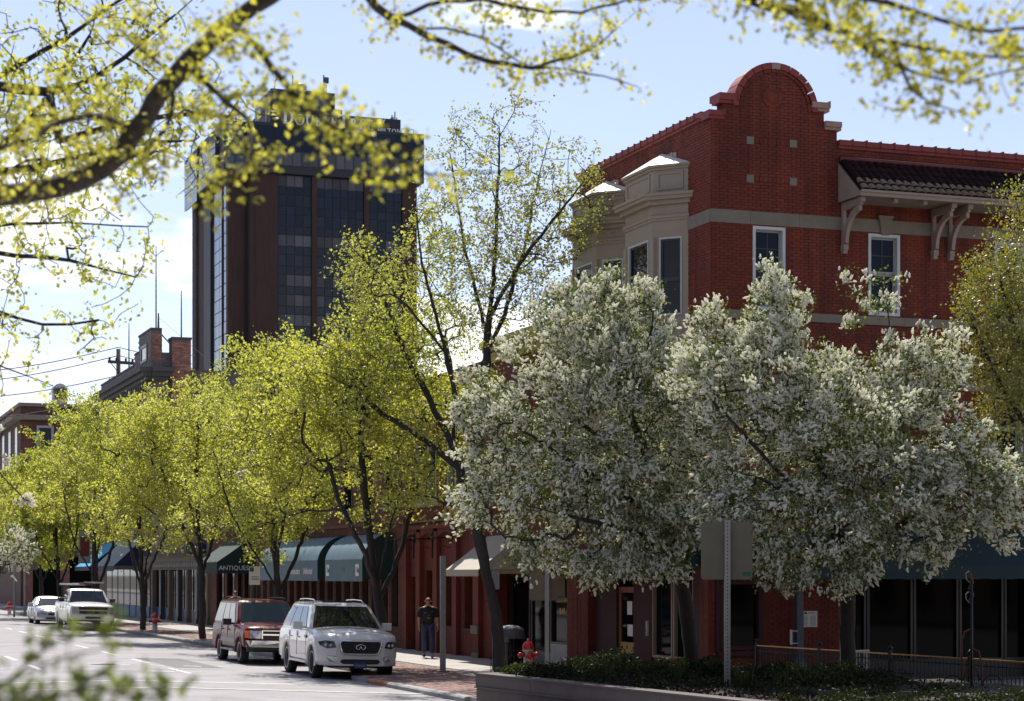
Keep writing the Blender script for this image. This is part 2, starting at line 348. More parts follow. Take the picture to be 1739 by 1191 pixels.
BRICK_F = np.array([[0, 1, 3, 2], [0, 4, 5, 1], [2, 3, 7, 6], [0, 2, 6, 4], [1, 5, 7, 3]])
def brick_wall(parent, a0, a1, z0, z1, mask, side, off, m, n_obj=0, pick=None, bl=0.2, bh=0.058, j=0.010, rng=None, name='brick', proud=0.012):
    """bricks laid in running bond on a wall plane. side False: plane y=off facing -y, a = x. side True: plane x=off facing -x, a = y."""
    rng = rng or np.random.default_rng(5)
    rows = int((z1-z0)/(bh+j)); cols = int((a1-a0)/(bl+j))+2
    ii, jj = np.meshgrid(np.arange(rows), np.arange(cols), indexing='ij')
    za = z0+ii*(bh+j); aa = a0+(jj-0.5*(ii % 2))*(bl+j)
    za, aa = za.ravel(), aa.ravel()
    lo = np.maximum(aa, a0); hi = np.minimum(aa+bl, a1); ok = hi-lo > 0.04
    lo, hi, za = lo[ok], hi[ok], za[ok]
    zb = np.minimum(za+bh, z1)
    k = mask((lo+hi)/2, (za+zb)/2, lo, hi)
    lo, hi, za, zb = lo[k], hi[k], za[k], zb[k]
    o = proud+rng.uniform(-0.003, 0.004, len(lo))
    if n_obj:
        c = pick((lo+hi)/2, (za+zb)/2); full = np.where((hi-lo) > bl*0.97, c, 1e9); idx = np.argsort(full)[:n_obj]
    else: idx = np.array([], int)
    rest = np.ones(len(lo), bool); rest[idx] = False
    def mk(lo, hi, za, zb, o):
        n = len(lo); P = np.zeros((n, 8, 3)); 
        for q, (A, Z, O) in enumerate([(lo, za, o), (hi, za, o), (lo, zb, o), (hi, zb, o), (lo, za, 0*o-.004), (hi, za, 0*o-.004), (lo, zb, 0*o-.004), (hi, zb, 0*o-.004)]):
            if side: P[:, q] = np.stack([off-O, A, Z], 1)
            else: P[:, q] = np.stack([A, off-O, Z], 1)
        Fc = (np.arange(n)*8)[:, None, None]+BRICK_F[None]
        if side: Fc = Fc[:, :, ::-1]
        return P.reshape(-1, 3), Fc.reshape(-1, 4)
    v, f = mk(lo[rest], hi[rest], za[rest], zb[rest], o[rest])
    ob = npmesh(name+'_courses', v, f, m, parent, kind='stuff')
    if n_obj:
        e = np.array([0.0]); v, f = mk(e, e+bl, e, e+bh, e+proud)
        if side: v = v-np.array([off, 0, 0])
        else: v = v-np.array([0, off, 0])
        first = None
        for i in idx:
            if first is None: b = first = npmesh(name, v, f, m, parent)
            else:
                b = first.copy(); COL.objects.link(b)
            b.location = (off+0.002*rng.uniform(-1, 1), lo[i], za[i]) if side else (lo[i], off+0.002*rng.uniform(-1, 1), za[i])
    return ob

# ------------------------------------------------------------------ trees
KITE = np.array([[0, -0.5, 0], [0.33, 0.02, 0.10], [0, 0.5, 0], [-0.33, 0.02, 0.10]])
def rot_basis(d, rng, n):
    """n frames whose y axis is d (n,3)"""
    d = d/np.maximum(np.linalg.norm(d, axis=1, keepdims=True), 1e-9)
    r = rng.normal(size=(n, 3)); x = np.cross(d, r); x /= np.maximum(np.linalg.norm(x, axis=1, keepdims=True), 1e-9)
    z = np.cross(x, d); return x, d, z
def leaves(c, size, rng, up=0.5, out=None):
    n = len(c); d = rng.normal(size=(n, 3)); d[:, 2] -= 0.2
    x, y, z = rot_basis(d, rng, n); flip = z[:, 2] < 0
    if up: x[flip & (rng.random(n) < up)] *= -1
    s = size*rng.uniform(0.7, 1.3, n)
    P = c[:, None]+(KITE[None, :, 0, None]*x[:, None]+KITE[None, :, 1, None]*y[:, None]+KITE[None, :, 2, None]*z[:, None])*s[:, None, None]
    return P.reshape(-1, 3), np.arange(n*4).reshape(-1, 4)
def raceme_template():
    v = [(0, 0, 0)]; 
    for y, r in ((0.15, 0.17), (0.45, 0.20), (0.78, 0.13)):
        for k in range(5):
            a = k*2*math.pi/5+y*3; v.append((r*math.cos(a), y, r*math.sin(a)-0.18*y*y))
    v.append((0, 1.0, -0.2)); f = []
    for k in range(5): f.append((0, 1+(k+1) % 5, 1+k))
    for q in range(2):
        for k in range(5):
            a, b = 1+q*5+k, 1+q*5+(k+1) % 5; f += [(a, b, b+5), (a, b+5, a+5)]
    for k in range(5): f.append((16, 11+k, 11+(k+1) % 5))
    return np.array(v), np.array(f)
RV, RF = raceme_template()
def racemes(c, d, L, rng):
    n = len(c); x, y, z = rot_basis(d, rng, n)
    zz = np.cross(x, y); s = L*rng.uniform(0.45, 1.3, n); w = rng.uniform(0.85, 1.25, (n, 17, 1))
    P = c[:, None]+(RV[None, :, 0, None]*x[:, None]+RV[None, :, 2, None]*zz[:, None])*s[:, None, None]*w*1.05+RV[None, :, 1, None]*y[:, None]*s[:, None, None]
    return P.reshape(-1, 3), ((np.arange(n)*17)[:, None, None]+RF[None]).reshape(-1, 3)
def blob_targets(blobs, rng, shell=2.4):
    out = []
    for (cx, cy, cz, rx, ry, rz, n) in blobs:
        d = rng.normal(size=(n, 3)); d /= np.linalg.norm(d, axis=1, keepdims=True)
        r = rng.random(n)**(1/shell)
        out.append(np.array([cx, cy, cz])+d*r[:, None]*np.array([rx, ry, rz]))
    return np.concatenate(out)
def grow(trunks, targets, rng, step=0.22, bow=0.12, up=0.3, wob=0.03, downpen=0.45):
    mx = 60000; N = np.zeros((mx, 3)); par = np.full(mx, -1); n = 0; chains = []
    for pl in trunks:
        pl = [np.array(p, float) for p in pl]; pts = []
        for a, b in zip(pl[:-1], pl[1:]):
            k = max(1, int(np.linalg.norm(b-a)/step))
            pts += [a+(b-a)*i/k for i in range(k)]
        pts.append(pl[-1]); pts = np.array(pts)
        if len(pts) > 4:
            for _ in range(3): pts[1:-1] = (pts[:-2]+pts[2:]+2*pts[1:-1])/4
        if n == 0: st = -1; ch = []
        else:
            d = np.linalg.norm(N[:n]-pts[0], axis=1); st = int(d.argmin()); ch = [st]
        for i, p in enumerate(pts):
            N[n] = p+rng.normal(size=3)*wob*0.4; par[n] = st if i == 0 else n-1; ch.append(n); n += 1
        chains.append(ch)
    nt0 = n; c = N[:n].copy()
    dd = np.array([np.linalg.norm(c-t, axis=1).min() for t in targets]); order = np.argsort(dd)
    for ti in order:
        t = targets[ti]; df = t-N[:n]; d = np.linalg.norm(df, axis=1)
        cost = d+downpen*np.maximum(0, -df[:, 2])
        i = int(cost.argmin()); L = d[i]
        if L < step*0.5: continue
        p = par[i]; dirp = N[i]-N[p] if p >= 0 else np.array([0, 0, 1.0]); nn = np.linalg.norm(dirp); dirp = dirp/nn if nn > 0 else dirp
        k = max(2, int(L/step)); a = N[i]
        ctrl = a+(t-a)*0.45+dirp*L*bow+np.array([0, 0, -1.0])*L*up*0.35+rng.normal(size=3)*L*0.06
        prev = i; ch = [i]
        for q in range(1, k+1):
            u = q/k; pt = (1-u)**2*a+2*u*(1-u)*ctrl+u*u*t+rng.normal(size=3)*wob*(1 if q < k else 0)
            if n >= mx: break
            N[n] = pt; par[n] = prev; prev = n; ch.append(n); n += 1
        chains.append(ch)
    return N[:n], par[:n], chains, nt0
def limb_mesh(mb, N, par, chains, r_tip, r_base, sides=(3, 5, 9)):
    n = len(N); cnt = np.zeros(n); has = np.zeros(n, bool); has[par[par >= 0]] = True
    cnt[~has] = 1
    for i in range(n-1, 0, -1):
        if par[i] >= 0: cnt[par[i]] += cnt[i]
    p = math.log(r_base/r_tip)/math.log(max(cnt[0], 2)); r = r_tip*cnt**p
    for ch in chains:
        if len(ch) < 2: continue
        rr = [float(r[i]) for i in ch]; rr[0] = min(rr[0], rr[1]*1.25)
        big = max(rr); s = sides[0] if big < r_tip*2.5 else sides[1] if big < r_base*0.4 else sides[2]
        mb.tube([N[i] for i in ch], rr, s, cap=False)
    return r
def tree(name, label, base, trunks, blobs, leafm, lsize, per, seed, group=None, barkm='bark', r_tip=0.008, r_base=0.14, spread=0.12, step=0.22, cat='tree', flowers=None,
         up=0.3, targets=None, leaf_parts=0, keep=None, shell=2.4, bow=0.12, wob=0.03, downpen=0.45, zfac=None):
    rng = np.random.default_rng(seed); base = Vector(base)
    tg = blob_targets(blobs, rng, shell) if targets is None else targets
    N, par, chains, n0 = grow(trunks, tg, rng, step, bow=bow, up=up, wob=wob, downpen=downpen)
    b = np.array(base); t = thing(name, label, cat, base, 0, group)
    Nl = N-b; mb = MB(); r = limb_mesh(mb, Nl, par, chains, r_tip, r_base); mb.build('trunk', barkm, t)
    thin = np.where(r < r_tip*2.6)[0]; thin = thin[thin >= n0] if len(thin) else thin
    c = np.repeat(Nl[thin], per, axis=0); c = c+rng.normal(size=c.shape)*spread
    if keep is not None: c = c[rng.random(len(c)) < keep(c+b)]
    if leaf_parts:
        npart = min(leaf_parts, len(c)//2); cp, c = c[:npart], c[npart:]
        v, f = leaves(np.zeros((1, 3)), lsize, rng); first = npmesh('leaf', v, f, leafm, t)
        for i in range(npart):
            o = first if i == 0 else first.copy()
            if i: COL.objects.link(o)
            o.location = cp[i]; o.rotation_euler = tuple(rng.uniform(0, 6.28, 3))
    v, f = leaves(c, lsize, rng); npmesh('crown', v, f, leafm, t, kind='stuff')
    if flowers:
        per_f, Lf, upb = flowers; fl_ = thin[rng.random(len(thin)) < 0.55]; c = np.repeat(Nl[fl_], rng.integers(max(1, per_f-4), per_f+9, len(fl_)), axis=0)
        cen = Nl[thin].mean(axis=0); d = c-cen; d /= np.linalg.norm(d, axis=1, keepdims=True); c = c+rng.normal(size=c.shape)*spread*0.75
        hh = (c[:, 2]-c[:, 2].min())/np.ptp(c[:, 2]); d = d*0.8+rng.normal(size=d.shape)*0.7; d[:, 2] += upb*(hh-0.42)
        if zfac is not None: 
            k = rng.random(len(c)) < zfac(hh); c, d = c[k], d[k]
        v, f = racemes(c, d, Lf, rng); npmesh('blossom', v, f, 'blossom', t, smooth=True, kind='stuff')
    return t

# ------------------------------------------------------------------ ground, road, pavement
def sheet(name, pts, z, m, kind='structure'):
    mb = MB(); mb.poly([(p[0], p[1], z if not callable(z) else z(p)) for p in pts])
    return mb.build(name, m, kind=kind)
def quad_sv(s0, s1, v0, v1): return [W(s0, v0), W(s0, v1), W(s1, v1), W(s1, v0)]
sheet('ground', [(-2500, -300), (2500, -300), (2500, 4500), (-2500, 4500)], -0.60, 'ground')
def road_z(v):      # crown: rises away from the kerb
    d = -5.0-v; return 0.028*d if d < 7 else max(0.028*7-0.028*(d-7), -0.1)
mb = MB(); svals = [-45, -20, 0, 20, 40, 60, 80, 95, 125, 180, 260, 420]; vvals = [-5.0, -7, -9, -12, -14.5, -18, -22, -26]
mb.grid([[W(s, v, road_z(v)) for v in vvals] for s in svals], False); mb.build('road', 'asphalt', kind='structure')
mb = MB(); mb.add([W(97.5, -5, -0.0), W(97.5, 60, 0.02), W(112, 60, 0.02), W(112, -5, -0.0)], [(0, 1, 2, 3)]); mb.build('cross_street', 'asphalt', kind='structure')
# pavement as solid slabs with kerb faces
def slab(name, s0, s1, v0, v1, z0, z1, m):
    mb = MB(); P = [W(s0, v0), W(s0, v1), W(s1, v1), W(s1, v0)]
    mb.prism([(p.x, p.y, z0) for p in P], (0, 0, z1-z0)); return mb.build(name, m, kind='structure')
pv = slab('pavement', 7.0, 97.4, -2.9, 14, -0.5, 0.15, 'sidewalk')
slab('pavement', -45, 6.998, -6.3, 30, -0.5, 0.146, 'sidewalk')
slab('pavement', 112.1, 180, -4.9, 60, -0.5, 0.15, 'sidewalk')
slab('pavement', -45, 420, -34, -26.0, -0.5, 0.13, 'sidewalk')
strip = slab('paver_strip', 7.0, 97.4, -4.70, -2.902, -0.5, 0.135, 'paver_base')
rng = np.random.default_rng(3)
def pavers(parent, s0, s1, v0, v1, z, nobj):
    """brick pavers in a running bond, single blocks near the camera, the rest as one mesh"""
    L, B, j = 0.22, 0.11, 0.012; rows = int((v1-v0)/(B+j)); cols = int((s1-s0)/(L+j))
    lo = []; 
    for i in range(rows):
        for k in range(cols): lo.append((s0+k*(L+j)+(i % 2)*0.11, v0+i*(B+j)))
    lo = np.array(lo); order = np.argsort(lo[:, 0]); lo = lo[order]; near, far = lo[:nobj], lo[nobj:]
    c, sn = math.cos(ROT), math.sin(ROT)
    def mk(A, hz):
        n = len(A); P = np.zeros((n, 8, 3)); q = 0
        for zz in (z-0.03, z+0.008):
            for dv in (0, B):
                for ds in (0, L):
                    s = A[:, 0]+ds; v = A[:, 1]+dv
                    P[:, q, 0] = C0.x+U.x*s+V.x*v; P[:, q, 1] = C0.y+U.y*s+V.y*v; P[:, q, 2] = zz+(hz if zz > z else 0); q += 1
        Fc = np.array([[4, 6, 7, 5], [0, 4, 5, 1], [2, 3, 7, 6], [0, 2, 6, 4], [1, 5, 7, 3]])
        return P.reshape(-1, 3), ((np.arange(n)*8)[:, None, None]+Fc[None]).reshape(-1, 4)
    v, f = mk(far, rng.uniform(-0.004, 0.004, len(far))); npmesh('paver_courses', v, f, 'paver', parent, kind='stuff')
    first = None
    for a in near:
        if first is None:
            mb = MB(); mb.box(0, B, 0, L, -0.03, 0.008); first = o = mb.build('paver', 'paver', parent)
        else: o = first.copy(); COL.objects.link(o)
        p = W(a[0], a[1]); o.location = (p.x, p.y, z+rng.uniform(-.003, .003)); o.rotation_euler = (0, 0, ROT)
pavers(strip, 7.2, 62, -4.62, -2.93, 0.135, 150)
nose = slab('paver_corner', -8, 6.9, -6.28, -3.6, 0.1461, 0.150, 'paver_base')
pavers(nose, -3, 6.8, -6.2, -3.7, 0.151, 150)
kb = thing('kerb', 'x', 'kerb', (0, 0, 0)); del kb['label']; del kb['category']; kb['kind'] = 'structure'
k0 = None
for i in range(46):
    s = 7.0+i*1.97
    mb = MB()
    if k0 is None:
        mb.prism([(-0.0, 0, -0.3), (-0.0, 0, 0.11), (0.03, 0, 0.145), (0.30, 0, 0.15), (0.30, 0, -0.3)], (0, 1.94, 0)); k0 = o = mb.build('kerb_stone', 'kerb_concrete', kb)
    else: o = k0.copy(); COL.objects.link(o)
    o.location = W(s, -5.0, 0); o.rotation_euler = (0, 0, ROT)
for (a, b, vv, m) in ((5.4, 6.95, -5.15, 'kerb_orange'), (3.6, 5.35, -6.36, 'kerb_orange'), (-2, 3.55, -6.42, 'kerb_concrete')):
    mb = MB(); mb.prism([(0, 0, -0.3), (0, 0, 0.12), (0.03, 0, 0.152), (0.30, 0, 0.156), (0.30, 0, -0.3)], (0, b-a, 0)); o = mb.build('kerb_stone', m, kb)
    o.location = W(a, vv, 0); o.rotation_euler = (0, 0, ROT)
# concrete gutter, a repair patch and an iron cover in the road
mb = MB(); mb.grid([[W(s, v, road_z(v)+0.004) for v in (-5.02, -5.5)] for s in (7, 30, 60, 97)], False); mb.build('gutter', 'gutter_concrete', kind='structure')
mb = MB(); mb.grid([[W(s, v, road_z(v)+0.0035) for v in (-8.2, -9.0, -9.5)] for s in (13, 19.5)], False); mb.build('road_patch', 'asphalt_patch', kind='structure')
mb = MB(); q_ = W(14.5, -11.2, road_z(-11.2)); mb.lathe([(0.34, -0.02), (0.34, 0.008), (0.30, 0.010), (0, 0.010)], 24); mc = mb.build('manhole_cover', 'tar', kind='structure'); mc.location = q_
# painted lines
def paint(name, pts, m='road_paint', dz=0.006):
    mb = MB(); q = []
    for p in pts:
        d = Vector((p[0], p[1], 0))-C0; v = d.dot(V); q.append((p[0], p[1], road_z(v)+dz))
    mb.poly(q); return mb.build(name, m, kind='structure')
def stripe(s0, v0, s1, v1, w=0.11):
    a, b = W(s0, v0), W(s1, v1); d = (b-a).normalized(); n = Vector((-d.y, d.x, 0))*w/2
    return [a-n, b-n, b+n, a+n]
for i in range(11):
    s = 9.5+i*6.1
    paint('lane_marking', stripe(s, -9.75, s+3.0, -9.75, 0.12))
for i in range(8):
    s = 12+i*6.1; paint('lane_marking', stripe(s, -13.1, s+3.0, -13.1, 0.12))
for i, px in enumerate((150, 190, 250, 312, 370, 432)):
    a, b = at(px, YH, 54.5), at(px+30, YH, 54.3); paint('lane_marking', [(a.x, a.y-.09), (b.x, b.y-.09), (b.x, b.y+.09), (a.x, a.y+.09)])
a = at(258, YH, 50.6); paint('lane_marking', [(a.x, a.y-.1), (a.x+.55, a.y-.1), (a.x+.55, a.y+.1), (a.x, a.y+.1)])
def band(x0, x1, y0, y1, name, m, dz=0.006):
    # straight band split where the road's crown bends so that it lies on the surface
    n = 12
    mb = MB(); P = []
    for i in range(n+1):
        x = x0+(x1-x0)*i/n; r = []
        for y in (y0, y1):
            yy = y+0.02*(x-x0); v = (Vector((x, yy, 0))-C0).dot(V); r.append((x, yy, road_z(v)+dz))
        P.append(r)
    mb.grid(P, False); return mb.build(name, m, kind='structure')
band(-16, -1.6, 42.5, 45.4, 'crosswalk_surface', 'crosswalk_concrete')
band(-16, -1.6, 45.25, 45.45, 'crosswalk_line', 'road_paint', 0.010)
band(-16, -1.6, 42.4, 42.6, 'crosswalk_line', 'road_paint', 0.010)

# ------------------------------------------------------------------ building kit (local frame of a building: x = v across, y = s along the street, z up)
class Face:
    def __init__(s, side, off): s.side = side; s.off = off
    def P(s, a, o, z): return (s.off-o, a, z) if s.side else (a, s.off-o, z)
    def box(s, mb, a0, a1, o0, o1, z0, z1):
        if s.side: mb.box(s.off-o1, s.off-o0, a0, a1, z0, z1)
        else: mb.box(a0, a1, s.off-o1, s.off-o0, z0, z1)
        return mb
    def wall(s, mb, a0, a1, z0, z1, holes, th=0.35):
        zs = sorted({z0, z1, *[min(max(h[2], z0), z1) for h in holes], *[min(max(h[3], z0), z1) for h in holes]})
        for za, zb in zip(zs[:-1], zs[1:]):
            hs = sorted([h for h in holes if h[2] <= za+1e-6 and h[3] >= zb-1e-6]); a = a0
            for h in hs:
                if h[0] > a: s.box(mb, a, h[0], -th, 0, za, zb)
                a = h[1]
            if a1 > a: s.box(mb, a, a1, -th, 0, za, zb)
        return mb
def ring(fc, mb, a0, a1, z0, z1, w, o0, o1, wb=None):
    wb = wb or w
    fc.box(mb, a0, a0+w, o0, o1, z0, z1); fc.box(mb, a1-w, a1, o0, o1, z0, z1); fc.box(mb, a0+w, a1-w, o0, o1, z1-w, z1); fc.box(mb, a0+w, a1-w, o0, o1, z0, z0+wb)
def sash_window(fc, par, a0, a1, z0, z1, fm='white_frame', rec=0.10, gm='glass', fw=0.07, muntin=False, proud=0.02):
    mb = MB(); ring(fc, mb, a0, a1, z0, z1, fw, -rec, proud); w = mb.build('window', fm, par)
    zm = z0+(z1-z0)*0.52
    for (za, zb, o) in ((z0+fw, zm, -rec-0.02), (zm+0.002, z1-fw, -rec+0.015)):
        mb = MB(); ring(fc, mb, a0+fw, a1-fw, za, zb, 0.045, o-0.03, o, 0.05)
        if muntin and zb > zm:
            mu_ = MB(); am = (a0+a1)/2; fc.box(mu_, am-0.012, am+0.012, o-0.025, o-0.004, za+.05, zb-.05); zz = (za+zb)/2; fc.box(mu_, a0+fw+.045, a1-fw-.045, o-0.024, o-0.006, zz-0.012, zz+0.012)
        mb.build('sash', fm if fm != 'white_frame' else 'grey_frame', w)
        if muntin and zb > zm: mu_.build('muntin', 'dark_frame', w)
        mb = MB(); fc.box(mb, a0+fw+0.04, a1-fw-0.04, o-0.028, o-0.02, za+0.045, zb-0.04); mb.build('pane', gm, w)
    return w
def in_rect(A, Z, rs, lo=None, hi=None, m=0.0):
    k = np.zeros(len(A), bool)
    for (a0, a1, z0, z1) in rs:
        k |= (hi > a0-m+.004) & (lo < a1+m-.004) & (Z > z0-m) & (Z < z1+m)
    return k

# ------------------------------------------------------------------ corner building, three storeys of red brick
cb = thing('brick_building', 'three-storey red brick corner building with rounded parapet gable and cream bay windows', 'building', W(0, 0), ROT)
FR, SD = Face(False, 0.0), Face(True, 0.0)
W1 = (1.01, 1.82, 8.50, 10.36); W2 = (3.93, 4.75, 8.50, 10.36); W3 = (7.28, 8.10, 8.50, 10.36)
W4 = (7.25, 8.05, 5.15, 6.80); W5 = (3.95, 4.75, 5.15, 6.8); W6 = (1.0, 1.8, 5.15, 6.8)
WINS = [W1, W2, W3, W4, W5, W6]
G1 = (0.22, 1.22, 0.95, 2.45)
STORE = (3.3, 9.6, 0.15, 2.75)
mb = MB(); FR.wall(mb, 0, 10, 0.1, 12.1, WINS+[G1, STORE]); mb.build('front_wall', 'red_mortar', cb)
# gable (stepped, with a half round top) as one outline swept through its thickness
def gable_top():
    p = [(0.0, 12.1), (0.0, 12.74), (0.30, 12.74), (0.30, 13.10), (0.62, 13.10)]
    for i in range(21):
        a = math.pi-math.pi*i/20; p.append((1.56+0.94*math.cos(a), 12.97+0.90*math.sin(a) if 0 < i < 20 else 13.10))
    p += [(2.80, 13.10), (2.80, 12.70), (3.13, 12.70), (3.13, 12.1)]; return p
GT = gable_top()
mb = MB(); mb.prism([(x, 0, z) for x, z in GT], (0, 0.35, 0)); mb.build('gable', 'red_mortar', cb)
def gtop(A):
    z = np.full(len(A), 12.42); z = np.where(A < 3.12, 12.70, z); z = np.where((A > 0.32) & (A < 2.78), 13.08, z)
    r = 0.90**2-((A-1.56)*0.90/0.93)**2; z = np.where(r > 0, np.maximum(z, 12.96+np.sqrt(np.maximum(r, 0))), z)
    return np.where(A > 3.13, 12.30, z)
mb = MB(); mb.box(3.13, 10, 0.0, 0.35, 12.1, 12.30); mb.build('parapet', 'red_mortar', cb)
BLK = [(0.86, 1.04, 12.17, 12.34), (1.93, 2.11, 12.17, 12.34), (0.86, 1.04, 11.32, 11.49), (1.93, 2.11, 11.32, 11.49)]
BELTS = [(-1, 20, 10.39, 10.68), (-1, 20, 8.28, 8.47), (-1, 20, 6.85, 7.06)]
def fmask(A, Z, lo, hi):
    zt = gtop(A); k = (Z+0.03 < np.minimum(zt, np.minimum(gtop(lo+0.01), gtop(hi-0.01))))
    med = ((A-1.50)**2+(Z-13.25)**2) < 0.25**2
    return k & ~in_rect(A, Z, WINS+[G1, STORE]+BLK+BELTS, lo, hi) & ~med
brick_wall(cb, 0.0, 10.0, 2.9, 14.0, fmask, False, 0.0, 'red_brick', 150, lambda A, Z: np.abs(Z-9.6)+np.abs(A-0.6)*1.6, bl=0.19, bh=0.056, j=0.011)
# street side wall
BAYS = [(1.2, 4.1), (4.6, 7.5)]
mb = MB(); SD.wall(mb, 0.35, 7.8, 2.9, 12.78, []); mb.build('side_wall', 'red_mortar', cb)
mb = MB(); mb.box(0.2, 10, 7.45, 7.8, 0.1, 12.6); mb.box(9.65, 10, 0.35, 7.45, 0.1, 12.0); mb.build('rear_wall', 'red_mortar', cb)
brick_wall(cb, 0.0, 7.8, 2.95, 12.74, lambda A, Z, lo, hi: ~in_rect(A, Z, [(1.2, 4.1, 0, 12.3), (4.6, 7.5, 0, 12.3), (-1, 1.2, 10.39, 10.68), (-1, 1.2, 8.28, 8.47)], lo, hi), True, 0.0, 'red_brick', 130, lambda A, Z: np.abs(Z-11.6)+np.abs(A-0.6), bl=0.19, bh=0.056, j=0.011)
mb = MB(); mb.box(0.3, 9.7, 0.3, 7.5, 12.0, 12.1); mb.build('roof', 'flat_roof', cb)
# copings as single stones
def coping_run(a0, a1, z, side, m='coping', n=1, h=0.11, ov=0.09, z1=None, cyl=True):
    for i in range(n):
        x0 = a0+(a1-a0)*i/n+0.004; x1 = a0+(a1-a0)*(i+1)/n-0.004
        mb = MB(); fc = SD if side else FR
        fc.box(mb, x0, x1, -0.35-ov, ov, z, z+h)
        fc.box(mb, x0, x1, -0.33, ov-0.04, z-0.07, z-0.001)
        if cyl: fc.box(mb, x1-0.03, x1+0.004, -0.36-ov, ov+0.015, z+0.01, z+h+0.03)
        mb.build('coping_stone', m, cb)
coping_run(-0.10, 0.30, 12.74, False); coping_run(0.16, 0.64, 13.10, False, h=0.15); coping_run(2.46, 2.92, 13.10, False, m='coping_worn', h=0.13); coping_run(2.80, 3.22, 12.70, False, m='coping_worn', h=0.12, cyl=False)
coping_run(3.15, 10.0, 12.30, False, n=19, h=0.12); coping_run(0.36, 7.85, 12.78, True, n=20, h=0.12)
for i in range(13):
    a0 = math.pi*(1-i/13)-0.01; a1 = math.pi*(1-(i+1)/13)+0.01; q = []
    for r in (0.90, 1.04):
        for a in ((a0, (a0+a1)/2, a1) if r < 1 else (a1, (a0+a1)/2, a0)): q.append((1.56+(r+0.02)*math.cos(a), -0.08, 12.98+r*math.sin(a)))
    mb = MB(); mb.prism(q, (0, 0.5, 0)); mb.build('coping_stone', 'coping_worn' if i == 6 else 'coping', cb)
    q = []
    for r in (0.83, 0.895):
        for a in ((a0, (a0+a1)/2, a1) if r < 0.85 else (a1, (a0+a1)/2, a0)): q.append((1.56+r*math.cos(a), -0.045, 12.98+r*math.sin(a)))
    mb = MB(); mb.prism(q, (0, 0.05, 0)); mb.build('arch_brick', 'red_brick', cb)
for (a0, a1, z0, z1) in BLK:
    mb = MB(); FR.box(mb, a0, a1, 0, 0.022, z0, z1); mb.build('stone_block', 'stone', cb)
# raised brick frame joining the blocks, with a few pale mortar repairs
mb = MB()
for (a0, a1, z0, z1) in ((1.06, 1.91, 12.20, 12.30), (1.06, 1.91, 11.36, 11.45)):
    for k in range(8): a = a0+(a1-a0)*k/8; FR.box(mb, a+0.008, a+(a1-a0)/8-0.004, 0, 0.026, z0, z1)
    mb.build('brick_frame', 'red_brick', cb, kind='stuff'); mb = MB()
for a in (0.90, 1.97):
    for k in range(10): z = 11.50+k*0.066; FR.box(mb, a, a+0.09, 0, 0.026, z, z+0.056)
    mb.build('brick_frame', 'red_brick', cb, kind='stuff'); mb = MB()
mb = MB()
for k in range(14):
    a = 2*math.pi*k/14; c = Vector((1.50+0.20*math.cos(a), 0, 13.25+0.20*math.sin(a))); M = Matrix.Translation(c) @ Matrix.Rotation(-a, 4, 'Y')
    mb.box(-0.04, 0.04, -0.018, 0, -0.04, 0.04, M)
mb.lathe([(0.17, 0.0), (0.17, -0.014), (0.0, -0.014)], 20, (1.50, 0, 13.25), 'y'); mb.build('medallion', 'red_brick', cb)
# belt courses: single stones
def belt(z0, z1, a0, a1, side, L, o=0.03):
    x = a0; i = 0
    while x < a1-0.02:
        w = min(L*(0.85+0.3*((i*37) % 10)/10), a1-x); mb = MB(); (SD if side else FR).box(mb, x+0.003, x+w-0.003, 0, o, z0, z1); mb.build('belt_stone', 'stone', cb); x += w; i += 1
belt(10.39, 10.68, -0.03, 10, False, 1.15); belt(10.39, 10.68, 0.01, 1.19, True, 0.8)
belt(8.28, 8.47, -0.05, 10, False, 1.3, 0.055); belt(8.28, 8.47, 0.01, 1.19, True, 0.8, 0.055)
belt(6.85, 7.06, -0.03, 10, False, 1.2)
mb = MB(); mb.prism([(4.25, -0.08, 10.34), (4.45, -0.08, 10.34), (4.52, -0.08, 10.72), (4.18, -0.08, 10.72)], (0, 0.08, 0)); mb.box(4.16, 4.54, -0.1, 0, 10.72, 10.77); mb.build('keystone', 'stone', cb)
for w in WINS: sash_window(FR, cb, w[0], w[1], w[2], w[3], muntin=(w[2] > 8))
# tiled canopy on brackets
cx0, cx1 = 3.16, 9.9; zr, ze, pr = 11.96, 11.13, 1.02
mb = MB(); sl = math.atan2(zr-ze, pr)
mb.prism([(cx0, 0, zr-0.06), (cx0, -pr, ze-0.06), (cx0, -pr, ze-0.12), (cx0, 0, ze-0.12)], (0.04, 0, 0)); mb.build('gable_board', 'timber_paint', cb)
mb = MB(); mb.add([(cx0, 0, zr-0.05), (cx1, 0, zr-0.05), (cx1, -pr, ze-0.05), (cx0, -pr, ze-0.05)], [(0, 1, 2, 3)]); mb.add([(cx0, 0, ze-0.13), (cx0, -pr, ze-0.13), (cx1, -pr, ze-0.13), (cx1, 0, ze-0.13)], [(0, 1, 2, 3)]); mb.build('soffit', 'soffit', cb)
mb = MB(); mb.box(cx0-0.02, cx1, -pr-0.05, -pr, ze-0.14, ze-0.02); mb.box(cx0-0.02, cx1, -pr-0.09, -pr-0.05, ze-0.06, ze-0.01); mb.build('fascia', 'timber_paint', cb)
mb = MB(); mb.box(cx0, cx1, -0.10, 0.0, zr-0.04, zr+0.06); mb.lathe([(0.06, 0), (0.06, cx1-cx0)], 8, (cx0, -0.09, zr+0.03), 'x'); mb.build('ridge', 'roof_ridge', cb)
tile0 = None; dlen = math.hypot(pr, zr-ze)/5
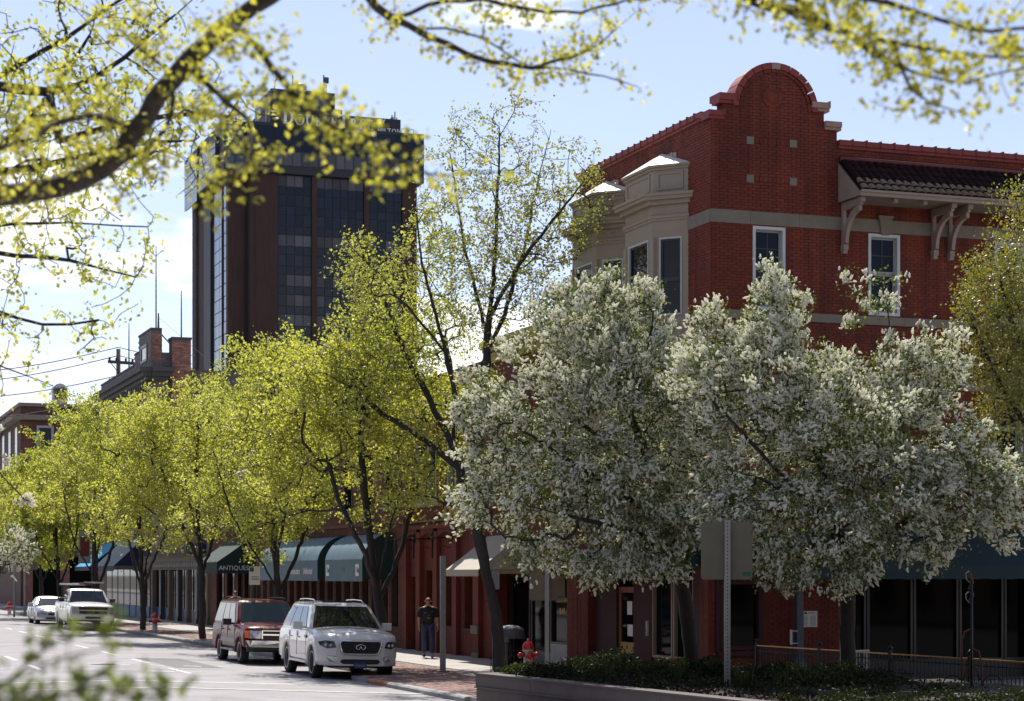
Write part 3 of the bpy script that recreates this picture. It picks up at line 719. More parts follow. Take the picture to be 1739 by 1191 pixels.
for r_ in range(5):
    for c_ in range(34):
        if tile0 is None:
            mb = MB(); P = []
            for y_ in (0.0, -dlen-0.04):
                P.append([(0.10*math.cos(a)*0.99, y_, 0.055*math.sin(a)) for a in [math.pi*k/5 for k in range(6)]])
            mb.grid(P); mb.poly([P[1][k] for k in range(6)]); tile0 = o = mb.build('roof_tile', 'roof_tile', cb)
        else: o = tile0.copy(); COL.objects.link(o)
        f_ = r_/5
        o.location = (cx0+0.10+c_*0.199, -0.06-pr*f_*0.97, zr-(zr-ze)*f_+0.005); o.rotation_euler = (sl-0.05, 0, 0)
mb = MB(); mb.add([(cx0, -0.02, zr-0.02), (cx0, -pr, ze-0.02), (cx1, -pr, ze-0.02), (cx1, -0.02, zr-0.02)], [(0, 1, 2, 3)]); mb.build('tile_bed', 'roof_tile', cb)
def bracket(x):
    mb = MB(); w = 0.085; z0 = 9.95
    mb.box(x-w/2, x+w/2, -0.09, 0, z0+0.05, ze-0.13); mb.box(x-w/2, x+w/2, -0.86, -0.09, ze-0.30, ze-0.14)
    P = []
    for k in range(11):
        a = math.pi/2*k/10; cy, cz = -0.80, z0+0.12; P.append((cy+0.72*math.cos(a), cz+0.76*math.sin(a)))
    q = [(x-w/2, y, z) for y, z in P]+[(x-w/2, y, z) for y, z in [(cy_+0.0, cz_) for cy_, cz_ in [(-0.80+0.60*math.cos(math.pi/2*k/10), z0+0.12+0.64*math.sin(math.pi/2*k/10)) for k in range(10, -1, -1)]]]
    n = len(q)
    for k in range(10):
        a, b, c, d = q[k], q[k+1], q[n-2-k], q[n-1-k]; mb.prism([a, b, c, d], (w, 0, 0))
    mb.box(x-w/2-0.02, x+w/2+0.02, -0.16, 0, z0-0.02, z0+0.10); mb.box(x-w/2-0.01, x+w/2+0.01, -0.13, 0, z0-0.10, z0-0.02); mb.box(x-w/2-0.02, x+w/2+0.02, -0.92, -0.76, ze-0.24, ze-0.135)
    mb.build('bracket', 'timber_paint', cb)
for x in (3.28, 5.62, 6.05, 8.4, 8.85): bracket(x)
mb = MB()
for x in (4.1, 4.85, 6.9, 7.6): mb.box(x-0.05, x+0.05, -0.95, -0.82, ze-0.22, ze-0.13)
mb.build('rafter_end', 'timber_paint', cb)
# oriel bays on the street side
def bay(s0, d=0.60):
    a = [(0, s0), (-d, s0+0.66), (-d, s0+2.23), (0, s0+2.9)]
    def off(k, e):  # outline pushed outward by e
        return [(0.0, a[0][1]-e*1.0), (-d-e, a[1][1]-e*0.42), (-d-e, a[2][1]+e*0.42), (0.0, a[3][1]+e*1.0)]
    root = MB()
    def ringz(mb, e, z0, z1):
        q = off(0, e); mb.prism([(x, y, z0) for x, y in q], (0, 0, z1-z0))
    ringz(root, 0.0, 4.2, 8.50); ringz(root, 0.0, 10.28, 11.9)
    for (x, y) in a[1:3]: root.box(x-0.015, x+0.14, y-0.09, y+0.09, 8.5, 10.28)
    b = root.build('bay', 'bay_paint', cb)
    tr = MB(); ringz(tr, 0.03, 10.66, 10.72); ringz(tr, 0.06, 10.72, 10.78); tr.build('frieze_moulding', 'bay_paint', b); tr = MB(); ringz(tr, 0.12, 11.02, 11.12); ringz(tr, 0.24, 11.12, 11.20); ringz(tr, 0.28, 11.20, 11.26)
    tr.build('cornice', 'bay_paint', b); tr = MB(); ringz(tr, 0.04, 11.82, 11.88); ringz(tr, 0.09, 11.88, 11.93); tr.build('eaves', 'bay_paint', b)
    for z0_, z1_ in ((8.28, 8.46), (7.5, 7.6), (5.0, 5.15)): tr = MB(); ringz(tr, 0.03, z0_, z1_); tr.build('moulding', 'bay_paint', b)
    rf = MB(); q = off(0, 0.10); n = 4; ap = (0.0, (a[1][1]+a[2][1])/2, 12.42); rf.add([(x, y, 11.93) for x, y in q]+[ap], [(0, 1, 4), (1, 2, 4), (2, 3, 4), (3, 2, 1, 0)])
    rf.build('bay_roof', 'bay_roof', b)
    fl = MB()
    for k in range(4):
        fl.box(-0.03, 0.0, a[0][1]+0.62+k*0.2, a[0][1]+0.78+k*0.2, 12.16, 12.34-abs(k-1.5)*0.03); fl.box(-0.03, 0.0, a[2][1]-0.7+k*0.2, a[2][1]-0.54+k*0.2, 12.10, 12.28-k*0.04)
    fl.build('step_flashing', 'bay_paint', b)
    segs = [(a[0], a[1]), (a[1], a[2]), (a[2], a[3])]
    for gi, (p, q) in enumerate(segs):
        p, q = Vector((*p, 0)), Vector((*q, 0)); L = (q-p).length; M = Matrix.Translation(p) @ Matrix.Rotation(math.atan2(q.y-p.y, q.x-p.x), 4, 'Z')
        # local: x along, +y is outward for this winding
        def bx(mb, x0, x1, y0, y1, z0, z1): mb.box(x0, x1, y0, y1, z0, z1, M)
        x0, x1 = (0.16, L-0.18) if gi != 1 else (0.22, L-0.22)
        pn = MB(); bx(pn, 0, x0, -0.10, 0.0, 8.5, 10.28); pn.build('stile', 'bay_paint', b); pn = MB(); bx(pn, x1, L, -0.10, 0.0, 8.5, 10.28); pn.build('stile', 'bay_paint', b); pn = MB()
        for (za, zb, xa, xb) in ((11.36, 11.76, 0.12, L-0.12),):
            bx(pn, xa, xa+0.05, 0.0, 0.022, za, zb); bx(pn, xb-0.05, xb, 0, 0.022, za, zb); bx(pn, xa+.05, xb-.05, 0, 0.022, zb-0.05, zb); bx(pn, xa+.05, xb-.05, 0, 0.022, za, za+0.05)
            pn.build('panel', 'bay_paint', b); pn = MB(); bx(pn, xa, xb, 0.0, 0.02, 7.75, 7.80); pn.build('moulding', 'bay_paint', b); pn = MB(); bx(pn, xa, xb, 0.0, 0.02, 8.12, 8.17); pn.build('moulding', 'bay_paint', b)
        w = MB(); bx(w, x0, x0+0.03, -0.06, 0.015, 8.5, 10.28); bx(w, x1-0.03, x1, -0.06, 0.015, 8.5, 10.28); bx(w, x0+.03, x1-.03, -0.06, 0.015, 10.24, 10.28); bx(w, x0+.03, x1-.03, -0.06, 0.03, 8.5, 8.54)
        w.build('window_trim', 'white_frame', b)
        w = MB(); zm = 9.32
        for za, zb in ((8.54, zm), (zm, 10.24)):
            bx(w, x0+.03, x0+.08, -0.08, -0.03, za, zb); bx(w, x1-.08, x1-.03, -0.08, -0.03, za, zb); bx(w, x0+.08, x1-.08, -0.08, -0.03, za, za+.05); bx(w, x0+.08, x1-.08, -0.08, -0.03, zb-.045, zb)
        w.build('sash', 'dark_frame', b)
        g = MB(); bx(g, x0+.07, x1-.07, -0.065, -0.055, 8.56, 10.22); g.build('pane', 'glass', b)
    return b
for s0, _ in BAYS: bay(s0)
# ground floor: front
mb = MB(); FR.box(mb, 0.1, 0.2, -0.02, 0.04, 0.85, 2.6); ring(FR, mb, 0.20, 1.24, 0.93, 2.47, 0.09, -0.12, 0.05); FR.box(mb, 0.12, 1.34, 0, 0.09, 2.50, 2.62); FR.box(mb, 0.12, 1.34, 0, 0.12, 0.80, 0.90)
w = mb.build('window', 'maroon_paint', cb); mb = MB(); FR.box(mb, 0.28, 1.16, -0.1, -0.09, 1.0, 2.4); mb.build('pane', 'glass_store', w)
brick_wall(cb, 0.0, 3.3, 0.2, 2.88, lambda A, Z, lo, hi: ~in_rect(A, Z, [(0.1, 1.36, 0.78, 2.65)], lo, hi), False, 0.0, 'red_brick', bl=0.19, bh=0.056, j=0.011)
mb = MB(); FR.box(mb, 2.55, 2.56, 0.02, 0.03, 1.7, 1.72); FR.box(mb, 2.0, 2.03, 0.10, 0.13, 0.2, 2.8); mb.build('conduit', 'grey_frame', cb)
# shopfront under the awning
for i in range(5):
    a0 = 3.34+i*1.25; mb = MB(); ring(FR, mb, a0, a0+1.22, 0.55, 2.74, 0.06, -1.3, -1.18); w = mb.build('window', 'dark_frame', cb)
    mb = MB(); FR.box(mb, a0+.05, a0+1.17, -1.26, -1.25, 0.6, 2.7); mb.build('pane', 'glass_store', w)
mb = MB(); FR.box(mb, 3.3, 9.6, -1.35, -1.15, 0.12, 0.55); mb.build('stall_riser', 'dark_frame', cb)
mb = MB(); FR.box(mb, -0.05, 10, 0, 0.10, 2.90, 3.10); FR.box(mb, -0.08, 10, 0, 0.16, 3.10, 3.18); mb.build('shop_cornice', 'maroon_paint', cb)
# steel column with a pull handle
k = MB(); k.box(1.86, 2.02, -0.50, -0.34, 0.15, 2.85); k.lathe([(0.2, 0), (0.2, 0.1), (0.12, 0.2), (0.11, 0.28)], 10, (1.94, -0.42, 0.5)); k.box(1.75, 2.13, -0.61, -0.23, 0.15, 0.5); col = k.build('column', 'column_blue', cb)
mb = MB(); mb.box(1.68, 1.73, -0.52, -0.49, 1.05, 1.38); mb.box(1.73, 1.87, -0.51, -0.49, 1.07, 1.09); mb.box(1.73, 1.87, -0.51, -0.49, 1.34, 1.36); mb.build('bracket', 'white_frame', col)
po = MB(); po.box(2.22, 2.62, -0.02, -0.013, 1.42, 1.78); po = po.build('menu_poster', 'paper', None); po.location = W(0, 0); po.rotation_euler = (0, 0, ROT)
tag(po, 'white menu sheet pinned to the dark red wall beside the steel column', 'poster')
mb = MB()
for k in range(9): mb.box(2.26, 2.38, -0.024, -0.021, 1.44+k*0.028, 1.448+k*0.028); mb.box(2.44, 2.58, -0.024, -0.021, 1.44+k*0.028, 1.448+k*0.028)
mb.box(2.29, 2.36, -0.024, -0.021, 1.71, 1.76); mb.box(2.38, 2.55, -0.024, -0.021, 1.73, 1.745); mb.build('printed_line', 'ink', po)
# ground floor: street side
def pier(par, s0, s1, m='red_brick', o=0.06, z1=2.9, z0=0.15):
    mb = MB(); SD.box(mb, s0, s1, -0.3, o, z0, z1); p = mb.build('pier', 'red_mortar' if m == 'red_brick' else 'brown_mortar', par)
    brick_wall(p, s0, s1, z0, z1, lambda A, Z, lo, hi: A > -1, True, -o, m, bl=0.19, bh=0.056, j=0.011)
    brick_wall(p, -o, 0.3, z0, z1, lambda A, Z, lo, hi: A > -1, False, s0, m, bl=0.19, bh=0.056, j=0.011); return p
pier(cb, 0.02, 0.45); pier(cb, 7.1, 7.8)
mb = MB(); SD.box(mb, 0.45, 7.1, -0.25, -0.05, 0.15, 0.65); mb.build('stall_riser', 'red_mortar', cb)
brick_wall(cb, 0.45, 4.4, 0.15, 0.62, lambda A, Z, lo, hi: A > 0, True, -0.05+0.1, 'red_brick')
for (a0, a1) in ((1.0, 2.1), (2.16, 3.3)):
    mb = MB(); ring(SD, mb, a0, a1, 0.65, 2.80, 0.06, -0.16, -0.03); w = mb.build('window', 'timber_paint', cb)
    mb = MB(); SD.box(mb, a0+.05, a1-.05, -0.13, -0.12, 0.7, 2.75); mb.build('pane', 'glass_store', w)
mb = MB(); SD.box(mb, 0.45, 1.0, -0.2, -0.02, 0.15, 2.85); SD.box(mb, 3.3, 4.3, -0.2, -0.01, 0.15, 2.85); SD.box(mb, 5.6, 7.1, -0.25, -0.1, 0.15, 2.85); mb.build('panelling', 'maroon_paint', cb)
mb = MB(); ring(SD, mb, 4.32, 5.58, 0.15, 2.85, 0.09, -0.2, -0.04); fr = mb.build('door_frame', 'maroon_paint', cb)
mb = MB(); ring(SD, mb, 4.42, 5.48, 0.17, 2.3, 0.14, -0.16, -0.10, 0.35); d = mb.build('door', 'door_wood', cb)
mb = MB(); SD.box(mb, 4.56, 5.34, -0.14, -0.095, 0.30, 0.95); mb.build('kick_panel', 'door_yellow', d)
mb = MB(); SD.box(mb, 4.55, 5.35, -0.14, -0.13, 0.95, 2.2); mb.build('pane', 'glass_store', d)
mb = MB(); SD.box(mb, 4.7, 5.0, -0.125, -0.12, 1.62, 1.95); SD.box(mb, 4.66, 4.98, -0.125, -0.12, 1.1, 1.38); mb.build('notice', 'paper', d)
mb = MB(); SD.box(mb, 3.42, 3.46, 0.0, 0.06, 1.15, 1.5); mb.build('handle', 'white_frame', cb)
mb = MB(); SD.box(mb, -0.05, 7.8, 0, 0.12, 2.88, 3.12); mb.build('shop_cornice', 'maroon_paint', cb)

def awning(name, label, s0, s1, vout, zt, zb, m, drop=0.22, side=True, scallop=False, root=None, curve=False, group=None, frontm=None, off=0.0, endm=None, wallpad=0.02):
    """shed or rounded awning on the street side wall (side) or on the front wall; s0..s1 is its run along the wall"""
    t = thing(name, label, 'awning', W(0, 0), ROT, group); fc = Face(side, off)
    prof = [(wallpad, zt)]
    if curve:
        for k in range(1, 9):
            a = math.pi/2*k/8*0.86; prof.append((wallpad+(vout-wallpad)*math.sin(a)/math.sin(math.pi/2*0.86), zt-(zt-zb)*(1-math.cos(a))/(1-math.cos(math.pi/2*0.86))))
    else:
        for k in range(1, 6): q = k/5; prof.append((wallpad+(vout-wallpad)*q, zt-(zt-zb)*q-0.03*math.sin(math.pi*q)))
    mb = MB(); n = max(3, int((s1-s0)/0.45)); P = []
    for i in range(n+1):
        a = s0+(s1-s0)*i/n; sag = 0.012*math.cos(2*math.pi*i/n*n/2)
        P.append([fc.P(a, o, z+(sag if 0 < j < len(prof)-1 else 0)) for j, (o, z) in enumerate(prof)])
    mb.grid(P); P2 = [[(q[0], q[1], q[2]-0.012) for q in r] for r in P]; mb.grid(P2)
    mb.build('canopy', m, t)
    mb = MB(); N = max(8, int((s1-s0)/0.12)); P = []
    for i in range(N+1):
        a = s0+(s1-s0)*i/N; d = drop-(0.035*abs(math.cos(i*math.pi/2)) if scallop else 0.008*math.sin(i*1.7)); P.append([fc.P(a, vout, zb), fc.P(a, vout+0.004*math.sin(i*2.1), zb-d)])
    mb.grid(P); P2 = [[Vector(q)+Vector(fc.P(0, -0.012, 0))-Vector(fc.P(0, 0, 0)) for q in r] for r in P]; mb.grid(P2)
    mb.build('valance', frontm or m, t)
    for a in (s0, s1):
        mb = MB(); q = [fc.P(a, o, z) for o, z in prof]+[fc.P(a, vout, zb-drop*0.9), fc.P(a, wallpad, zb-drop*0.9 if curve else zb-0.02)]
        if not curve: q = [fc.P(a, o, z) for o, z in prof]+[fc.P(a, wallpad, zb)]
        e = Vector(fc.P(0.012, 0, 0))-Vector(fc.P(0, 0, 0)); mb.prism(q, e); mb.build('end_panel', endm or frontm or m, t)
    mb = MB()
    for a in (s0+0.03, s1-0.03): mb.tube([fc.P(a, wallpad, zb), fc.P(a, vout-0.02, zb)], 0.015, 5)
    mb.tube([fc.P(s0, vout-0.03, zb-0.01), fc.P(s1, vout-0.03, zb-0.01)], 0.015, 5); mb.build('awning_frame', 'galvanised', t)
    return t
awning('awning', 'teal awning with pale top over the doorway behind the white blossom tree', 0.3, 7.6, 1.05, 3.25, 2.78, 'cream_cloth', 0.22, frontm='teal_cloth')
awning('awning', 'long dark teal awning on the shaded front of the corner building', 1.2, 9.9, 1.25, 3.65, 2.80, 'teal_cloth', 0.30, side=False)

# ------------------------------------------------------------------ bar building next to it
def root_b(name, label): return thing(name, label, 'building', W(0, 0), ROT)
bb = root_b('bar_building', 'two-storey red building with ochre cornice half hidden behind the white blossom')
def quoted(par, s0, s1, z0, z1, holes, m, mort, nobj=0, pick=None, depth=10):
    mb = MB(); SD.wall(mb, s0, s1, z0, z1, holes); mb.build('facade', mort, par)
    brick_wall(par, s0, s1, z0, z1, lambda A, Z, lo, hi: ~in_rect(A, Z, holes, lo, hi), True, 0.0, m, nobj, pick)
    mb = MB(); mb.box(0.35, depth, s0+.01, s0+0.3, 0.1, z1-0.4); mb.box(0.35, depth, s1-0.31, s1-.01, 0.1, z1-0.4); mb.box(depth-.3, depth, s0+.3, s1-.31, 0.1, z1-.4); mb.build('party_wall', mort, par)
    mb = MB(); mb.box(0.35, depth, s0+.3, s1-.3, z1-0.6, z1-0.5); mb.build('roof', 'flat_roof', par)
sB0, sB1 = 7.85, 14.6
bw = [(8.6+i*1.55, 9.4+i*1.55, 5.0, 7.1) for i in range(4)]
quoted(bb, sB0, sB1, 2.9, 9.0, bw, 'orange_red_paint', 'red_mortar')
for w in bw: sash_window(SD, bb, *w, fm='grey_frame')
mb = MB(); SD.box(mb, sB0, sB1+0.1, 0, 0.30, 9.0, 9.15); SD.box(mb, sB0, sB1+0.15, 0, 0.38, 9.15, 9.3); SD.box(mb, sB0, sB1, 0, 0.12, 8.7, 9.0); mb.build('cornice', 'door_yellow', bb)
mb = MB(); SD.box(mb, sB0, sB1, -0.2, 0.07, 2.62, 2.95); mb.build('sign_band', 'wood_board', bb)
pier(bb, 7.85, 8.55)
mb = MB(); SD.box(mb, 8.55, 10.0, -0.2, -0.02, 0.15, 0.75); mb.build('stall_riser', 'grey_frame', bb)
mb = MB(); ring(SD, mb, 8.56, 10.0, 0.75, 2.6, 0.06, -0.15, -0.02); w = mb.build('window', 'dark_frame', bb)
mb = MB(); SD.box(mb, 8.6, 9.95, -0.11, -0.1, 0.8, 2.55); mb.build('pane', 'glass_store', w)
text('lettering', 'MONTANA', 0.20, w, T_side(0.095, 9.3, 1.86), 'gold', 0.002)
text('lettering', 'BAR', 0.22, w, T_side(0.095, 9.3, 1.56), 'gold', 0.002)
for (a0, a1) in ((10.1, 11.3), (11.35, 12.5), (12.6, 14.2)):
    mb = MB(); ring(SD, mb, a0, a1, 0.15, 2.6, 0.07, -0.5, -0.4, 0.3); w = mb.build('shop_door', 'dark_frame', bb)
    mb = MB(); SD.box(mb, a0+.06, a1-.06, -0.46, -0.45, 0.4, 2.55); mb.build('pane', 'glass_store', w)
pier(bb, 14.2, 14.62)
awning('awning', 'cream awning with scalloped edge over the entrance by the leaning tree', 12.1, 15.0, 1.3, 3.72, 2.74, 'cream_cloth', 0.2, scallop=True)

# ------------------------------------------------------------------ red painted building
rb = root_b('painted_building', 'red painted two-storey building with narrow ground floor windows')
R0, R1 = 14.66, 23.15
def so(px): return s_on(px, 0.0)
RH = [(so(712), so(699), 0.15, 2.55), (so(738), so(724), 0.15, 2.75), (so(772.5), so(757), 1.0, 2.72), (so(811), so(789), 0.98, 2.75)]
RWn = [(so(742), so(727), 4.95, 6.75), (so(718), so(706), 4.95, 6.75), (so(775), so(760), 4.95, 6.75), (so(806), so(791), 4.95, 6.75)]
quoted(rb, R0, R1, 0.15, 8.75, RH+RWn, 'orange_red_paint', 'red_mortar', 280, lambda A, Z: np.abs(Z-3.6)+np.abs(A-20)*0.4)
for w in RWn:
    sash_window(SD, rb, *w, fm='grey_frame', fw=0.12)
    mb = MB(); SD.box(mb, w[0]-.12, w[1]+.12, 0, 0.10, w[2]-0.16, w[2]-0.02); mb.build('sill', 'grey_frame', rb)
for w in RH:
    mb = MB(); SD.box(mb, w[0], w[1], -0.3, -0.26, w[2], w[3]); mb.build('pane', 'glass_store', rb)
    if w[2] > 0.5: mb = MB(); SD.box(mb, w[0]-.05, w[1]+.05, 0, 0.07, w[2]-0.12, w[2]-.01); mb.build('sill', 'maroon_paint', rb)
# pilasters and corbelled panels
ped = [so(px) for px in (694, 717, 746, 779, 816)]
for i, s in enumerate(ped):
    w = 0.42 if i < 4 else 0.5; mb = MB(); SD.box(mb, s-w/2, s+w/2, 0.016, 0.16, 0.15, 3.95); p = mb.build('pilaster', 'orange_red_paint', rb)
    if i == 4:
        mb = MB(); SD.box(mb, s-w/2-.05, s+w/2+.05, 0.16, 0.22, 0.85, 1.1); SD.box(mb, s-w/2-.05, s+w/2+.05, 0.16, 0.2, 0.15, 0.3); mb.build('stone_base', 'stone', p)
for i in range(4):
    a, b = ped[i+1]+0.21, ped[i]-0.21
    if b-a < 0.1: continue
    mb = MB(); n = 10
    q = [SD.P(a+(b-a)*k/n, 0.016, 3.78+0.14*math.sin(math.pi*k/n)) for k in range(n+1)]+[SD.P(b, 0.016, 4.05), SD.P(a, 0.016, 4.05)]
    mb.prism(q, (-0.12, 0, 0)); mb.build('corbel_arch', 'orange_red_paint', rb)
mb = MB(); SD.box(mb, R0+.1, R1-.1, 0.016, 0.2, 4.05, 4.18); mb.build('ledge', 'orange_red_paint', rb)
mb = MB(); ring(SD, mb, so(790), so(697), 4.28, 4.80, 0.05, 0.012, 0.06); mb.build('panel_frame', 'stone', rb)
mb = MB(); SD.box(mb, R0, R1, 0, 0.18, 7.55, 7.75); SD.box(mb, R0-.03, R1, 0, 0.30, 7.75, 7.95); SD.box(mb, R0-.06, R1+.02, 0, 0.4, 7.95, 8.05); mb.build('cornice', 'grey_frame', rb)
mb = MB(); SD.box(mb, R0, R1, -0.38, 0.04, 8.76, 8.86); mb.build('coping', 'maroon_paint', rb)
def wall_bracket(s, label):
    t = thing('wall_bracket', label, 'bracket', W(s, -0.17, 3.72), ROT, 'black iron sign brackets on the red building')
    mb = MB(); mb.tube([(0.0, 0, 0), (-0.75, 0, 0.0)], 0.022, 6); mb.lathe([(0.05, -0.03), (0.05, 0.03)], 8, (-0.75, 0, 0)); mb.build('arm', 'black_iron', t)
    mb = MB(); mb.tube([(-0.62, 0, 0), (-0.62, 0, -0.62)], 0.03, 6); mb.build('drop_rod', 'black_iron', t)
    mb = MB(); mb.lathe([(0.06, -0.1), (0.06, 0.15), (0.02, 0.22)], 8, (-0.0, 0, 0)); mb.build('wall_plate', 'black_iron', t)
    mb = MB(); mb.tube([(-0.05, 0, -0.3), (-0.3, 0, -0.25), (-0.5, 0, -0.03)], 0.012, 5); mb.build('scroll', 'black_iron', t)
for px, l in ((712, 'black iron wall bracket on the red building, farthest from the cream awning'), (743, 'black iron wall bracket on the red building, middle of three'), (776, 'black iron wall bracket on the red building, nearest the cream awning')):
    wall_bracket(so(px), l)
# flag
ft = thing('flag', 'small striped flag with blue corner hanging above the cream awning', 'flag', W(15.9, -0.1, 4.6), ROT)
mb = MB(); mb.tube([(0, 0, 0), (-1.1, 0, 0.55)], 0.014, 6); mb.build('flagpole', 'brass', ft)
for k in range(9):
    mb = MB(); P = []
    for i in range(7):
        z = 0.42-i*0.14; r = []
        for q in range(2):
            u = (k+q)/9; x = -0.35-u*0.65+0.05*i*0.5*(0.5-u)
            r.append((x, 0.05*math.sin(u*9+i*0.5), 0.18+u*0.32-i*0.13))
        P.append(r)
    mb.grid(P); o = mb.build('stripe', 'flag_white' if k % 2 else 'flag_red', ft)
mb = MB(); P = []
for i in range(4):
    P.append([(-0.35-u*0.65, 0.05*math.sin(u*9+i*0.5)-0.012, 0.18+u*0.32-i*0.13) for u in (0.45, 0.6, 0.8, 1.0)])
mb.grid(P); mb.build('canton', 'flag_blue', ft)

# ------------------------------------------------------------------ brown brick building with blue awnings
bn = root_b('brown_brick_building', 'long brown brick building with arched upper windows above the blue awnings')
N0, N1 = 23.2, 46.4
NH = [(24.6+i*2.7, 25.7+i*2.7, 4.9, 6.9) for i in range(8)]
GH = [(24.2+i*1.22, 25.0+i*1.22, 0.85, 2.9) for i in range(18)]
quoted(bn, N0, N1, 0.15, 8.9, NH+GH, 'brown_brick', 'brown_mortar', 150, lambda A, Z: np.abs(Z-4.4)+np.abs(A-24)*0.3)
for w in NH:
    sash_window(SD, bn, *w, fm='dark_frame', gm='glass_store')
    mb = MB(); c = (w[0]+w[1])/2; r = (w[1]-w[0])/2
    for k in range(7):
        a0, a1 = math.pi*k/7+.02, math.pi*(k+1)/7-.02; q = [SD.P(c+rr*math.cos(a), 0.0, 6.86+rr*0.75*math.sin(a)) for rr, a in ((r-.05, a0), (r+.15, a0), (r+.15, a1), (r-.05, a1))]; mb.prism(q, (-0.04, 0, 0))
    mb.build('window_arch', 'brown_brick', bn)
    mb = MB(); SD.box(mb, w[0]-.1, w[1]+.1, 0, 0.08, w[2]-.14, w[2]-.01); mb.build('sill', 'stone', bn)
for w in GH:
    mb = MB(); SD.box(mb, w[0], w[1], -0.22, -0.2, w[2], w[3]); mb.build('pane', 'glass_store', bn)
mb = MB(); SD.box(mb, N0, N1, 0.013, 0.12, 4.3, 4.42); mb.build('ledge', 'brown_brick', bn)
mb = MB(); SD.box(mb, N0, N1, 0, 0.25, 8.3, 8.5); SD.box(mb, N0, N1, 0, 0.35, 8.5, 8.62); mb.build('cornice', 'brown_mortar', bn)
for nm_, (a0, a1) in {'blue awning with two white square marks on its front': (s_on(615, -1.1), s_on(552, -1.1)), 'blue awning with a shop name on its front, partly behind a trunk': (s_on(539, -1.1), s_on(441, -1.1))}.items():
    aw = awning('awning', nm_, a0, a1, 1.1, 4.0, 3.12, 'blue_cloth', 0.75, curve=True, endm='dark_green_cloth', group='blue awnings of the computer shop')
    if 'square' in nm_:
        c = (a0+a1)/2; text('lettering', '2407', 0.24, aw, T_side(-1.112, c, 2.68), 'letter_grey', 0.002)
        for q in (a0+0.55, a1-0.45):
            mb = MB(); mb.box(-1.125, -1.108, q-0.2, q+0.2, 2.55, 2.67); mb.box(-1.125, -1.108, q+0.07, q+0.2, 2.67, 2.95); mb.box(-1.125, -1.108, q-0.2, q-0.07, 2.8, 2.95); mb.box(-1.125, -1.108, q-0.07, q+0.07, 2.86, 2.95); mb.build('square_mark', 'letter_white', aw)
    else:
        text('lettering', 'Computers', 0.34, aw, T_side(-1.118, s_on(501, -1.1), 2.62), 'letter_white', 0.002, spacing=1.05, bold=0.006); text('lettering', 'Unlimited', 0.34, aw, T_side(-1.118, s_on(523, -1.1), 2.62), 'letter_white', 0.002, spacing=1.05, bold=0.006)
# ------------------------------------------------------------------ antiques shop
an = root_b('antiques_shop', 'pinkish brick shop with a dark green awning')
quoted(an, 46.45, 56.0, 0.15, 8.2, [(47.2, 48.2, 0.6, 3.0), (48.6, 49.6, 0.15, 3.0), (50.2, 52.0, 0.6, 3.0), (52.6, 54.4, 0.6, 3.0), (48, 49.2, 4.8, 6.6), (50.4, 51.6, 4.8, 6.6), (52.8, 54, 4.8, 6.6)], 'brown_brick', 'brown_mortar')
for w in ((47.2, 48.2, 0.6, 3.0), (48.6, 49.6, 0.15, 3.0), (50.2, 52.0, 0.6, 3.0), (52.6, 54.4, 0.6, 3.0), (48, 49.2, 4.8, 6.6), (50.4, 51.6, 4.8, 6.6), (52.8, 54, 4.8, 6.6)):
    mb = MB(); ring(SD, mb, *w, 0.1, -0.15, 0.03); f_ = mb.build('window', 'maroon_paint' if w[2] < 4 else 'grey_frame', an); mb = MB(); SD.box(mb, w[0]+.08, w[1]-.08, -0.12, -0.11, w[2]+.08, w[3]-.08); mb.build('pane', 'glass_store', f_)
aw = awning('awning', 'dark green awning with the word ANTIQUES on its end panel', 47.0, 51.5, 1.5, 4.2, 3.15, 'dark_green_cloth', 0.5)
mb = MB(); mb.prism([(0, 46.96, 2.65), (-1.5, 46.96, 2.65), (-1.5, 46.96, 3.15), (0, 46.96, 3.15)], (0, 0.03, 0)); mb.build('sign_panel', 'dark_green_cloth', aw)
text('lettering', 'ANTIQUES', 0.28, aw, T_front(-0.75, 46.955, 2.80), 'letter_white', 0.004)
# ------------------------------------------------------------------ beige shop with a columned front
bg_ = root_b('beige_shop', 'beige shop with a grey dentil cornice above dark shop windows')
mb = MB(); SD.box(mb, 56.05, 74.9, -0.35, 0, 3.4, 10.2); mb.box(0.35, 10, 56.1, 56.4, 0.1, 10); mb.build('facade', 'beige_plaster', bg_)
mb = MB(); SD.box(mb, 56.05, 74.9, -0.3, 0.35, 3.25, 3.5); SD.box(mb, 56.05, 74.9, -0.3, 0.15, 2.85, 3.0); SD.box(mb, 56.05, 74.9, -0.3, 0.25, 3.5, 3.62); mb.build('cornice', 'beige_plaster', bg_)
mb = MB()
for i in range(40): SD.box(mb, 56.2+i*0.46, 56.42+i*0.46, -0.1, 0.24, 3.0, 3.25)
mb.build('dentil', 'grey_frame', bg_)
for i in range(8):
    a = 56.1+i*2.6; mb = MB(); SD.box(mb, a, a+0.45, -0.1, 0.12, 0.15, 2.85); SD.box(mb, a-.05, a+.5, -0.1, 0.17, 0.15, 0.4); mb.build('column', 'column_blue' if i % 2 else 'beige_plaster', bg_)
    if i < 7:
        mb = MB(); SD.box(mb, a+.45, a+2.55, -0.3, -0.25, 0.8, 2.85); mb.build('pane', 'glass_store', bg_); mb = MB(); SD.box(mb, a+.45, a+2.55, -0.3, -0.15, 0.15, 0.8); mb.build('stall_riser', 'grey_frame' if i < 5 else 'blue_panel', bg_)
mb = MB(); SD.box(mb, 57, 62, 0.0, 0.3, 3.7, 4.3); mb.build('sign_board', 'navy_cloth', bg_)
